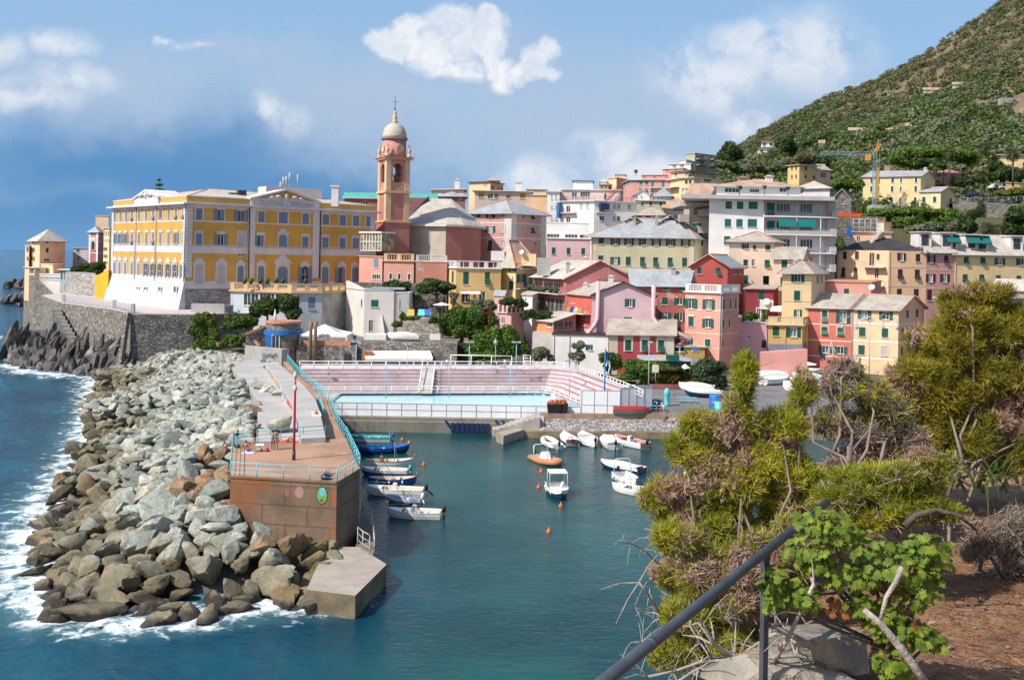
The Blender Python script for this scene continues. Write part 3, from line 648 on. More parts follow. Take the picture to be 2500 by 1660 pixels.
# quay
use('B6');qa=gr(890,785,0);qb=gr(1900,790,0);qd=(qb-qa).normalized();qn=Vector((-qd.y,qd.x,0))
qe=qa+qd*75;qs0=gr(680,780,0)
def strip(p0,p1,prof):
 mb=MB()
 for(a0,z0),(a1,z1)in zip(prof[:-1],prof[1:]):mb.quad(p0+qn*a0+Vector((0,0,z0)),p1+qn*a0+Vector((0,0,z0)),p1+qn*a1+Vector((0,0,z1)),p0+qn*a1+Vector((0,0,z1)))
 return mb
mb=strip(qs0,qe,[(0,-2),(0,.85),(.7,.9)]);tag(mb.build('quay_footing',[mat('ochre_footing',(.27,.20,.12),var=.25,vs=.6,streak=.5,bump=.4)]),kind='structure')
mb=strip(qa-qd*1.0,qe,[(.7,.9),(3.4,2.05)]);tag(mb.build('quay_slope',[m_cobble]),kind='structure')
mb=strip(qa-qd*1.0,qe,[(3.35,2.0),(3.4,2.65),(4.0,2.7)]);tag(mb.build('quay_coping',[mat('sandstone_coping',(.34,.24,.16),var=.2,vs=.8,pat='brick')]),kind='structure')
mb=MB();p0=qa-qd*1.0+qn*4.0;p1=qe+qn*4.0
mb.prism([p0.xy,p1.xy,(p1+qn*75).xy,(p0+qd*26+qn*60).xy,(p0+qd*13+qn*4.5).xy,(p0+qn*4.5).xy],-1,2.69);tag(mb.build('quay_pavement',[m_asph]),kind='structure')
ws0=gr(690,725,.9)
mb=MB();a=qa-qd*1.0
for i in range(8):
 s0=-6.3+i*.75;mb.prism([(a+qd*s0+qn*1.0).xy,(a+qd*(s0+.75)+qn*1.0).xy,(a+qd*(s0+.75)+qn*3.9).xy,(a+qd*s0+qn*3.9).xy],-1,.95+i*.22)
mb.prism([(a-qd*.3+qn*.8).xy,(a+qd*.25+qn*.8).xy,(a+qd*.6+qn*4).xy,(a-qd*.3+qn*4).xy],-1,[.95,.95,2.69,2.69])
tag(mb.build('stone_steps',[mat('pale_steps',(.42,.37,.32),var=.15,streak=.3)]),'pale stone steps leading from the quay down to the small jetty','steps')
mb=MB();use('B6');j=[gr(x,y,1.1)for x,y in((475,740),(530,765),(690,715),(640,700))];mb.prism([p.xy for p in(j[0],j[1],j[2],j[3])],-2,1.1)
tag(mb.build('jetty',[mat('jetty_concrete',(.32,.27,.21),var=.2,streak=.4)]),'small weathered concrete jetty at the foot of the quay steps','jetty')
use('B6')
for x in list(range(140,440,38)):
 b=at(x,700,Yw-.12);mb=MB();mb.obox((b.x,Yw-.14,.15),.42,.22,1.25);tag(mb.build('fender_board',[m_navy]),'dark navy fender board fixed upright to the harbour wall','fender','navy fender boards on the harbour wall')
b0,b1=at(565,655,Yw),at(692,665,Yw);mb=MB();mb.box(b0.x,Yw-.25,.7,b1.x,Yw-.02,1.25);tag(mb.build('fender_board',[m_navy]),'long horizontal navy fender board on the harbour wall by the jetty','fender')
for x0_,x1_ in((85,120),(470,505),(520,555)):
 a,b=at(x0_,645,Yw-.15),at(x1_,695,Yw-.15);mb=MB();mb.tube([a,b],.2,4);tag(mb.build('fender_board',[m_navy]),'navy fender board leaning diagonally on the harbour wall','fender','slanting navy fender boards')
# ground behind the harbour and the hill
use('S')
sky_px=[(1500,520),(1640,452),(1740,405),(1832,343),(1890,310),(1960,277),(2040,240),(2130,203),(2200,160),(2280,115),(2360,62),(2420,22),(2480,-22),(2600,-100),(2800,-240)]
sky_az,sky_el=zip(*[(ray(x,y).x,ray(x,y).z)for x,y in sky_px])
YT=720.0
def hill_top(az):return np.interp(az,sky_az,sky_el)*YT+H
from mathutils import noise as mnoise
def ground(x,y):
 az=x/max(y,1)
 g=np.interp(y,[150,185,200,215,235,262,300],[2.5,3,5,9,15,21,30])
 if x<4:g=np.interp(y,[150,172,190,205,215,262,300],[2,4.4,7.5,11,15,18,20])
 if x<-38:g=min(g,11.4)
 if y>280 and az>.05:
  s=min(1,(y-280)/(YT-280));s=s**1.08
  zt=max(float(hill_top(az)),30);g0=27+8*min(1,max(0,az)/.3)
  g=g0+(zt-g0)*s
  nz=mnoise.fractal(Vector((x*.012,y*.012,0)),.9,2.1,5)
  g+=nz*9*min(1,(y-280)/150)*(1 if y<YT-40 else .45)
 if y>YT:g-=(y-YT)*.35
 return float(g)
def on_hill(x,y):
 d=ray(x,y);Y=285.0
 while Y<720 and H+d.z*Y>ground(d.x*Y,Y):Y+=1.5
 return Y
def coast(y):return np.interp(y,[150,176,190,215,245,262,300,345,380],[-50,-55,-68,-96,-108,-112,-128,-140,-135])
nx=130;ys=list(np.arange(167,300,5))+list(np.arange(300,730,9))+[745,790,860,1000]
mb=MB();vi={}
for j,y in enumerate(ys):
 for i in range(nx):
  az=-.62+(i/(nx-1))*1.36;x=az*y
  z=ground(x,y)
  if x<coast(y)or(y>395 and az<-.1):z=-6
  vi[i,j]=len(mb.v);mb.v.append((x,y,z))
for j in range(len(ys)-1):
 for i in range(nx-1):
  mb.f.append([vi[i,j],vi[i+1,j],vi[i+1,j+1],vi[i,j+1]]);mb.m.append(0);mb.sm.append(True)
m,t,p=new_mat('hillside_earth');pos=t.n('ShaderNodeNewGeometry').outputs[0]
zz=t.n('ShaderNodeSeparateXYZ',i0=pos).outputs[2]
c=t.mix(t.step(t.noise(pos,.02,5,.6),.38,.62),(.12,.10,.06),(.17,.13,.085));c=t.mix(t.step(t.noise(pos,.06,5,.65),.58,.72),c,(.26,.20,.15))
c=t.mix(t.step(t.math('ADD',zz,t.math('MULTIPLY',t.noise(pos,.015,3),80)),130,60),c,(.075,.075,.04))
c=t.mix(t.step(zz,24,16),c,t.mix(t.step(t.noise(pos,.35,5,.65),.42,.6),(.10,.10,.045),(.22,.18,.13)))
t.put(p.inputs['Base Color'],c);p.inputs['Roughness'].default_value=.95;p.inputs['Specular IOR Level'].default_value=.1
t.put(p.inputs['Normal'],t.n('ShaderNodeBump',Strength=.8,Distance=1.5,Height=t.noise(pos,.25,5,.65)).outputs[0])
tag(mb.build('hillside',[m]),kind='structure')
# promontory with sea wall and cliffs under the yellow college
use('A1');zt=11.7
k0,k1,k2,k3=[gr(x,y,zt)for x,y in((930,1116),(800,1085),(440,1040),(300,988))]
k9=Vector((gr(1390,1108,zt).x+1.5,k0.y+1,zt));
back=[Vector((-30,250,zt)),Vector((-125,300,zt))]
tp=root('promontory',(k0.x,k0.y,0),'terraced promontory of grey stone sea walls under the yellow college','sea wall')
mb=MB();n8=[k3.xy,k2.xy,k1.xy,k0.xy,k9.xy,Vector((-38,196)),Vector((-30,250)),Vector((-118,290))]
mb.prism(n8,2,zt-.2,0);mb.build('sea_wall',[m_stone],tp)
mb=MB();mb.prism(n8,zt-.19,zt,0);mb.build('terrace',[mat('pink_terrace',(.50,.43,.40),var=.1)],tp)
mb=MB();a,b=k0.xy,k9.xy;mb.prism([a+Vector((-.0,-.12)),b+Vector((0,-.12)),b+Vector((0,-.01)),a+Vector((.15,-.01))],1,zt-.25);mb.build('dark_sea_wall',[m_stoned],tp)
mb=MB();mb.tube([k0+Vector((-.5,-.2,.1)),k0+Vector((-1.2,-1.6,-9.8))],.55,4);mb.build('corner_buttress',[m_stone],tp)
use('A1');s0,s1=gr(400,1090,zt-1),gr(450,1240,4)
mb=MB()
for i in range(12):
 q=k2.lerp(k1,.02+.05*i);mb.obox((q.x-.9,q.y-.9,1.0),1.6,2.0,9.4-.75*i,.4)
mb.build('sea_steps',[mat('pale_stone_steps',(.36,.34,.31),var=.2,vs=1)],tp)
railing('railing','grey barred railing along the top of the sea wall below the college',[k0+Vector((.2,.3,0)),k1+Vector((.3,.3,0)),k2+Vector((.3,.2,0))],h=1.5,levels=(1,.85,.7,.55,.4,.25,.1),spacing=1.2,m=paint('pale_grey_rail',(.42,.43,.46)),r=.05)
for q in(k0,k1,k2):
 mb=MB();mb.obox((q.x+.2,q.y+.3,zt),.6,.6,1.7);tag(mb.build('gate_pier',[m_conc]),'square grey masonry pier between the sea wall railings','pillar','sea wall pillars')
m_cliff=mat('dark_cliff_rock',(.10,.09,.085),rough=.85,var=.4,vs=.3,fine=.15,bump=1.0,bs=1.6,patch=((.30,.27,.25),.35,.55,.8),streak=.3)
def crag(name,pts,seed,kind='structure',m=None,lean=(.3,0,1),extra=None):
 """mass of upright jagged rock blades; pts = (x,y,ztop,radius)"""
 rr=random.Random(seed);V,Fc,n=[],[],0
 for x,y,zt_,r in pts:
  v,f=BM[rr.randrange(18)]
  q=(Matrix.Rotation(rr.uniform(-.35,.35),3,'X')@Matrix.Rotation(rr.uniform(.05,.5),3,'Y')@Matrix.Rotation(rr.uniform(0,6),3,'Z'))
  hh_=max(zt_+1.5,1)/1.5
  w=(v*np.array((r,r*.75,hh_)))@np.array(q).T+np.array((x,y,zt_-hh_*.72));V.append(w);Fc.append(f+n);n+=len(v)
 o=np_mesh(name,np.vstack(V),np.vstack(Fc),m or m_cliff,smooth=True,uv=False)
 try:o.data.set_sharp_from_angle(angle=R(25))
 except Exception:pass
 return tag(o,kind=kind)
rr=random.Random(3);pts=[]
use('A1');wat=[gr(*p,0)for p in((60,1470),(110,1490),(180,1515),(300,1530),(430,1545),(560,1560),(700,1540),(810,1530))]
topl=[(k3.x+2,k3.y-14),(k2.x-7,k2.y-8),(k2.x-3,k2.y-3),(k2.lerp(k1,.35).x-2.5,k2.lerp(k1,.35).y-2),(k2.lerp(k1,.7).x-2,k2.lerp(k1,.7).y-1.5),(k1.x-1.5,k1.y-1),(k1.lerp(k0,.5).x-.5,k1.lerp(k0,.5).y-1),(k0.x+1,k0.y-1.5)]
for i in range(7):
 for j in range(34):
  f=i+rr.random();i0=int(min(f,6));s=f-i0;w_=wat[i0].lerp(wat[i0+1],s);a=Vector(topl[i0]).lerp(Vector(topl[i0+1]),s);tt_=rr.random()**.8
  p_=w_.xy.lerp(a,tt_);pts.append((p_.x,p_.y,tt_*rr.uniform(4.5,9.2)*(1 if f<6 else .8)+.4,rr.uniform(.6,1.8)))
crag('rock_cliff',pts,4)
pts=[]
use('E3')
for(x,y,zt_,r,n_)in[(250,1170,7.5,3.2,8),(330,1150,6,3,6),(380,1180,4.5,3,5)]:
 q=gr(x,y,.0)
 for k in range(n_):pts.append((q.x+rr.uniform(-6,6),q.y+rr.uniform(-4,6),zt_*rr.uniform(.5,1.05),r*rr.uniform(.5,1)))
crag('rock_outcrop',pts,6)
pts=[]
for(x,y,zt_,r,n_)in[(60,1420,4,3,7),(200,1420,4.5,3,9),(330,1440,5,3,9),(450,1420,6,3,9),(560,1400,7.5,3,9),(640,1420,8,2.6,8),(500,1480,3,2.5,6)]:
 q=gr(x,y,.0)
 for k in range(n_):pts.append((q.x+rr.uniform(-4,4),q.y+rr.uniform(-4,4),zt_*rr.uniform(.5,1.05),r*rr.uniform(.4,1)))
crag('rock_outcrop',pts,8)
# terrace walls between the beach bar and the ivy
use('A4');zq=9.4
w0,w1=at(125,940,168),at(1080,940,168)
mb=MB();mb.box(w0.x,168,2,w1.x,180,at(600,925,168).z)
tag(mb.build('retaining_wall',[m_stone]),'long grey stone retaining wall behind the bleachers with a dark cafe opening','wall')
ztop=at(600,925,168).z
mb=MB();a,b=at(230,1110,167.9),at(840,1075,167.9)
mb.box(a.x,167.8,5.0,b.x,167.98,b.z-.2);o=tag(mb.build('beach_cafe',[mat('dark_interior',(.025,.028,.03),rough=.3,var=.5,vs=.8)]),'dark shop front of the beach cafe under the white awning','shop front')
mb=MB();l0,l1,r0,r1=at(175,1005,167.9),at(205,1075,165.5),at(825,1005,167.9),at(850,1078,165.5)
mb.hexa([l1+Vector((0,0,-.05)),r1+Vector((0,0,-.05)),r0+Vector((0,0,-.05)),l0+Vector((0,0,-.05)),l1,r1,r0,l0])
for i in range(34):
 p_=l1.lerp(r1,i/34);q=l1.lerp(r1,(i+.85)/34);mb.quad(p_+Vector((0,-.02,-.35)),q+Vector((0,-.02,-.35)),q+Vector((0,-.02,-.02)),p_+Vector((0,-.02,-.02)))
tag(mb.build('awning',[m_cloth]),'wide white scalloped awning over the dark cafe front','awning')
mb=MB();a,b=at(170,1180,166.5),at(275,1120,166.5);mb.box(a.x,166.2,5.2,b.x,166.9,7.0);tag(mb.build('wooden_counter',[m_wood]),'brown wooden counter at the left end of the cafe awning','counter')
# building kit
GREEN=(.012,.105,.075)
m_shut=mat('green_shutter',GREEN,rough=.5,var=.1,vs=2,pat='slat',ps=.7,spec=.35);m_shutb=mat('blue_grey_shutter',srgb(118,138,165),rough=.6,var=.06,pat='slat',ps=.8)
m_shutd=mat('brown_shutter',(.055,.035,.035),rough=.6,var=.15,pat='slat',ps=.7);m_shutm=mat('mint_shutter',(.02,.22,.13),rough=.5,var=.1,pat='slat',ps=.8)
m_shutt=mat('teal_blind',(.02,.15,.14),rough=.5,pat='slat',ps=1.0);m_shuto=mat('ochre_blind',(.36,.23,.06),rough=.7,pat='slat',ps=1.0);m_shutp=mat('pale_blind',(.52,.46,.42),rough=.8,pat='slat',ps=1.2)
m_shutw=mat('white_false_shutter',(.56,.50,.50),rough=.8,pat='slat',ps=1.0)
m_frame=paint('white_frame',(.70,.69,.67));m_pane=glass('window_glass');m_paner=glass('curtained_glass',(.24,.26,.28),.15)
m_trim=stucco('cream_trim',(.62,.53,.40),streak=.1);m_trimw=stucco('pale_trim',(.62,.57,.55),streak=.15)
m_slateg=mat('grey_slate_roof',(.40,.41,.43),rough=.75,var=.12,vs=.35,pat='slate',bump=.4,bs=4);m_slatep=mat('pale_slate_roof',(.56,.49,.42),rough=.85,var=.14,vs=.3,pat='slate',bump=.4,bs=4)
m_slateb=mat('buff_slate_roof',(.47,.41,.335),rough=.85,var=.16,vs=.4,pat='slate',bump=.4,bs=4);m_slated=mat('black_tar_roof',(.045,.045,.05),rough=.8,var=.25,vs=.4,pat='slate')
m_ridge=mat('terracotta_ridge',(.50,.27,.20),var=.2,vs=1.5);m_roofo=mat('orange_tile_roof',(.50,.33,.24),rough=.9,var=.16,vs=.35,pat='slate',ps=.8)
class Fr:
 """a wall face: A left end, B right end seen from outside"""
 def __init__(s,A,B):
  s.A=Vector((A[0],A[1]));s.B=Vector((B[0],B[1]));s.L=(s.B-s.A).length;s.u=(s.B-s.A)/s.L;s.n=Vector((s.u.y,-s.u.x))
 def pt(s,u,z,d=0.0):p=s.A+s.u*u+s.n*d;return Vector((p.x,p.y,z))
 def hit(s,x,y,d=0.0):
  r=ray(x,y);k=((s.A+s.n*d).dot(s.n))/Vector((r.x,r.y)).dot(s.n);p=Vector((r.x,r.y))*k
  return(p-s.A).dot(s.u),H+r.z*k
 def box(s,mb,u0,u1,z0,z1,d0,d1,m=0):
  mb.hexa([s.pt(u0,z0,d1),s.pt(u1,z0,d1),s.pt(u1,z0,d0),s.pt(u0,z0,d0),s.pt(u0,z1,d1),s.pt(u1,z1,d1),s.pt(u1,z1,d0),s.pt(u0,z1,d0)],m)
def window(rt,f,u0,u1,z0,z1,kind,sh=None,trim=None,tw=.16,holes=None,ornate=False,frame=None,arch=False):
 sh=sh or m_shut;w=u1-u0;h=z1-z0;um=(u0+u1)/2;mb=MB();ms=[trim or m_frame,frame or m_frame]
 def arc(ua,ub,zs,r_,n=9):return[(ua+(ub-ua)*(.5-.5*math.cos(math.pi*i/n)),zs+r_*math.sin(math.pi*i/n))for i in range(n+1)]
 if arch:
  zs=z1-w*.42
  if trim:
   t_=tw;f.box(mb,u0-t_,u0,z0,zs,.005,.09);f.box(mb,u1,u1+t_,z0,zs,.005,.09);f.box(mb,u0-t_,u1+t_,zs,z1+t_,.005,.07)
   f.box(mb,u0-t_*1.7,u1+t_*1.7,z1+t_,z1+t_*1.8,.005,.22);f.box(mb,u0-t_*1.2,u1+t_*1.2,z1+t_*1.8,z1+t_*3.0,.005,.10)
   if ornate:f.box(mb,um-w*.42,um+w*.42,z1+t_*3,z1+t_*4.2,.005,.12);f.box(mb,um-w*.2,um+w*.2,z1+t_*4.2,z1+t_*5.2,.005,.1)
  f.box(mb,u0-.12,u1+.12,z0-.14,z0,.005,.2);wo=mb.build('window',ms,rt)
  def arched(name,ua,ub,mm,d,half=None):
   m2=MB();pts=[(u0,z0),(u1,z0)]+[(a,b)for a,b in arc(u0,u1,zs,w*.42)][::-1]
   pts=[(min(max(a,ua),ub),b)for a,b in pts]
   n_=len(pts);m2.add([f.pt(a,b,d)for a,b in pts]+[f.pt(a,b,.01)for a,b in pts],[tuple(range(n_))]+[(i,n_+i,n_+(i+1)%n_,(i+1)%n_)for i in range(n_)]);return m2.build(name,[mm],wo)
  if kind=='o':
   arched('pane',u0,u1,m_pane,.075)
   m2=MB();f.box(m2,um-.04,um+.04,z0,zs,.08,.1);f.box(m2,u0,u1,z0+h*.5,z0+h*.5+.07,.08,.1);m2.build('mullion',[m_frame],wo)
   for s_ in(-1,1):m2=MB();a=u0-w*.52 if s_<0 else u1+.03;f.box(m2,a,a+w*.49,z0,zs+w*.3,.1,.15);m2.build('shutter',[sh],wo)
  elif kind=='h':
   arched('pane',u0,um,m_pane,.075);arched('shutter',um+.01,u1,sh,.085)
   m2=MB();f.box(m2,u0-w*.52,u0-.03,z0,zs+w*.3,.1,.15);m2.build('shutter',[sh],wo)
  else:
   arched('shutter',u0,um-.015,sh,.085);arched('shutter',um+.015,u1,sh,.085)
  return wo
 if holes is not None:holes.append((u0,u1,z0,z1))
 if trim:
  f.box(mb,u0-tw,u0,z0-tw*.6,z1+tw,.004,.05);f.box(mb,u1,u1+tw,z0-tw*.6,z1+tw,.004,.05);f.box(mb,u0,u1,z1,z1+tw,.004,.05)
  if ornate:
   f.box(mb,u0-tw*1.6,u1+tw*1.6,z1+tw*1.02,z1+tw*1.7,.004,.2);f.box(mb,u0-tw*.8,u1+tw*.8,z1+tw*1.7,z1+tw*2.9,.004,.1)
 f.box(mb,u0-.1,u1+.1,z0-.1-(tw*.0),z0-.004,.004,.16)
 if kind in('o','d','h','g'):
  e=min(.07,w*.12);f.box(mb,u0,u0+e,z0,z1,-.16,-.09,1);f.box(mb,u1-e,u1,z0,z1,-.16,-.09,1);f.box(mb,u0+e,u1-e,z1-e,z1,-.16,-.09,1);f.box(mb,u0+e,u1-e,z0,z0+e,-.16,-.09,1)
  if w>.6:f.box(mb,um-.045,um+.045,z0+e,z1-e,-.16,-.08,1)
  if w>2:[f.box(mb,u0+w*k-.04,u0+w*k+.04,z0+e,z1-e,-.16,-.085,1)for k in(.25,.75)]
 wo=mb.build('window',ms,rt)
 def leaf(a,b,za,zb,d0=.04,d1=.09):m2=MB();f.box(m2,a,b,za,zb,d0,d1);m2.build('shutter',[sh],wo)
 def flap(a,b):
  m2=MB();zm=z0+h*.48;f.box(m2,a,b,zm,z1,-.07,-.02);c=.42
  q=[f.pt(a,zm,-.0),f.pt(b,zm,0),f.pt(b,z0+.06,c),f.pt(a,z0+.06,c)];q2=[p_+Vector((f.n.x*.03,f.n.y*.03,.03))for p_ in q]
  m2.hexa(q+q2);m2.build('shutter',[sh],wo)
 if kind in('o','d','h','g'):
  m2=MB();m2.quad(f.pt(u0,z0,-.17),f.pt(u1,z0,-.17),f.pt(u1,z1,-.17),f.pt(u0,z1,-.17));m2.build('pane',[m_paner if(kind=='o' and random.random()<.45)else m_pane],wo)
 if kind=='o':leaf(u0-w*.54,u0-.03,z0,z1);leaf(u1+.03,u1+w*.54,z0,z1)
 elif kind=='h':leaf(u0-w*.54,u0-.03,z0,z1);leaf(um+.01,u1,z0,z1,-.06,-.02)
 elif kind=='c':leaf(u0,um-.012,z0,z1,-.07,-.02);leaf(um+.012,u1,z0,z1,-.07,-.02)
 elif kind=='f':flap(u0,um-.012);flap(um+.012,u1);m2=MB();m2.quad(f.pt(u0,z0,-.17),f.pt(u1,z0,-.17),f.pt(u1,z1,-.17),f.pt(u0,z1,-.17));m2.build('pane',[m_pane],wo)
 elif kind=='b':leaf(u0,u1,z0,z1,-.12,-.08)
 elif kind=='p':leaf(u0,u1,z0,z1,-.05,-.02)
 return wo
def wall_face(mb,f,z0,z1,holes,m=0):
 holes=[(max(a,.02),min(b,f.L-.02),max(c,z0+.02),min(d,z1-.02))for a,b,c,d in holes];holes=[h for h in holes if h[1]-h[0]>.05 and h[3]-h[2]>.05]
 us=sorted({0.0,f.L,*[h[0]for h in holes],*[h[1]for h in holes]});zs=sorted({z0,z1,*[h[2]for h in holes],*[h[3]for h in holes]})
 for a,b in zip(us[:-1],us[1:]):
  run=None
  for c,d in zip(zs[:-1],zs[1:]):
   uu,zz=(a+b)/2,(c+d)/2
   if any(h[0]<uu<h[1]and h[2]<zz<h[3]for h in holes):
    if run is not None:mb.quad(f.pt(a,run),f.pt(b,run),f.pt(b,c),f.pt(a,c),m);run=None
   elif run is None:run=c
  if run is not None:mb.quad(f.pt(a,run),f.pt(b,run),f.pt(b,z1),f.pt(a,z1),m)
 for a,b,c,d in holes:
  e=-.24;P=lambda u,z,q:f.pt(u,z,q)
  mb.quad(P(a,c,0),P(a,d,0),P(a,d,e),P(a,c,e),m);mb.quad(P(b,d,0),P(b,c,0),P(b,c,e),P(b,d,e),m)
  mb.quad(P(a,d,0),P(b,d,0),P(b,d,e),P(a,d,e),m);mb.quad(P(b,c,0),P(a,c,0),P(a,c,e),P(b,c,e),m);mb.quad(P(a,c,e),P(b,c,e),P(b,d,e),P(a,d,e),m)
def roof_z(c4,z,kind,rise,s,t_):
 if kind=='gable0':return z+rise*(1-abs(2*t_-1))
 if kind=='gable1':return z+rise*(1-abs(2*s-1))
 if kind=='shed0':return z+rise*t_
 if kind=='hip':return z+rise*min(1,2*min(s,1-s,t_,1-t_)*1.0)
 return z
def add_roof(rt,c4,z,kind,rise,ov,m,th=.16,ridge=None,gutter=True,inset=None):
 A,B,C,D=[Vector((p[0],p[1]))for p in c4];cs=[A,B,C,D];E=[]
 for i in range(4):
  e1=(cs[i]-cs[i-1]).normalized();e2=(cs[(i+1)%4]-cs[i]).normalized();n1=Vector((e1.y,-e1.x));n2=Vector((e2.y,-e2.x))
  b=(n1+n2).normalized();E.append(cs[i]+b*ov/max(.5,b.dot(n1)))
 mb=MB();caps=[]
 if kind in('flat','para'):
  mb.prism(E,z,z+th);ro=mb.build('roof',[m],rt);return ro,E
 if kind=='shed0':
  sl=rise/max((D-A).length,.1);zz=[z-ov*sl,z-ov*sl,z+rise+ov*sl,z+rise+ov*sl];mb.prism(E,[q for q in zz],[q+th for q in zz]);ro=mb.build('roof',[m],rt);return ro,E
 wid=min((A-B).length,(B-C).length)
 if kind=='gable0':R0,R1=(A+D)/2+(E[0]-A+E[3]-D)/2,(B+C)/2+(E[1]-B+E[2]-C)/2;run=(B-C).length/2
 elif kind=='gable1':R0,R1=(A+B)/2+(E[0]-A+E[1]-B)/2,(D+C)/2+(E[3]-D+E[2]-C)/2;run=(A-B).length/2
 else:
  run=wid/2
  if(A-B).length>=(B-C).length:
   d=(B-A).normalized();k=inset if inset is not None else run;R0,R1=(A+D)/2+d*k,(B+C)/2-d*k
   if(R1-R0).dot(d)<0:R0=R1=(A+B+C+D)/4
  else:
   d=(D-A).normalized();k=inset if inset is not None else run;R0,R1=(A+B)/2+d*k,(D+C)/2-d*k
   if(R1-R0).dot(d)<0:R0=R1=(A+B+C+D)/4
 ze=z-ov*rise/run;T=Vector((0,0,th));e=[Vector((p.x,p.y,ze))for p in E];r0,r1=Vector((R0.x,R0.y,z+rise)),Vector((R1.x,R1.y,z+rise))
 along=kind=='gable0' or(kind=='hip' and(A-B).length>=(B-C).length)
 for dz,fl in((T,0),(Vector((0,0,0)),1)):
  P=[p+dz for p in e];q0,q1=r0+dz,r1+dz
  if along:fc=[[P[0],P[1],q1,q0],[P[2],P[3],q0,q1],[P[1],P[2],q1],[P[3],P[0],q0]]
  else:fc=[[P[1],P[2],q1,q0],[P[3],P[0],q0,q1],[P[0],P[1],q0],[P[2],P[3],q1]]
  if kind!='hip':fc=fc[:2]
  for fa in fc:mb.add(fa if not fl else fa[::-1],[tuple(range(len(fa)))],0 if not fl else 1)
 def fas(a,b):mb.quad(a,b,b+T,a+T,1)
 if kind=='hip':[fas(e[i],e[(i+1)%4])for i in range(4)]
 elif along:fas(e[0],e[1]);fas(e[2],e[3]);fas(e[1],r1);fas(r1,e[2]);fas(e[3],r0);fas(r0,e[0])
 else:fas(e[1],e[2]);fas(e[3],e[0]);fas(e[0],r0);fas(r0,e[1]);fas(e[2],r1);fas(r1,e[3])
 ro=mb.build('roof',[m,m_ridge if ridge else m_trimw],rt)
 if ridge:
  mb=MB();up=Vector((0,0,th));segs=[(r0,r1)]if(r1-r0).length>.1 else[]
  if kind=='hip':segs+=[(e[0],r0),(e[1],r1 if along else r0),(e[2],r1),(e[3],r0 if along else r1)]
  elif along:segs+=[(e[1],r1),(r1,e[2]),(e[3],r0),(r0,e[0])]
  else:segs+=[(e[0],r0),(r0,e[1])]
  for a,b in segs:mb.tube([a+up,b+up],.13,5)
  mb.build('ridge_cap',[ridge],ro)
 if gutter:
  mb=MB();n_=4 if kind=='hip' else 2
  for i in range(4):
   if kind=='gable0' and i in(1,3):continue
   if kind=='gable1' and i in(0,2):continue
   mb=MB();mb.tube([e[i]+Vector((0,0,.02)),e[(i+1)%4]+Vector((0,0,.02))],.09,5);mb.build('gutter',[m_grey],rt)
 return ro,E
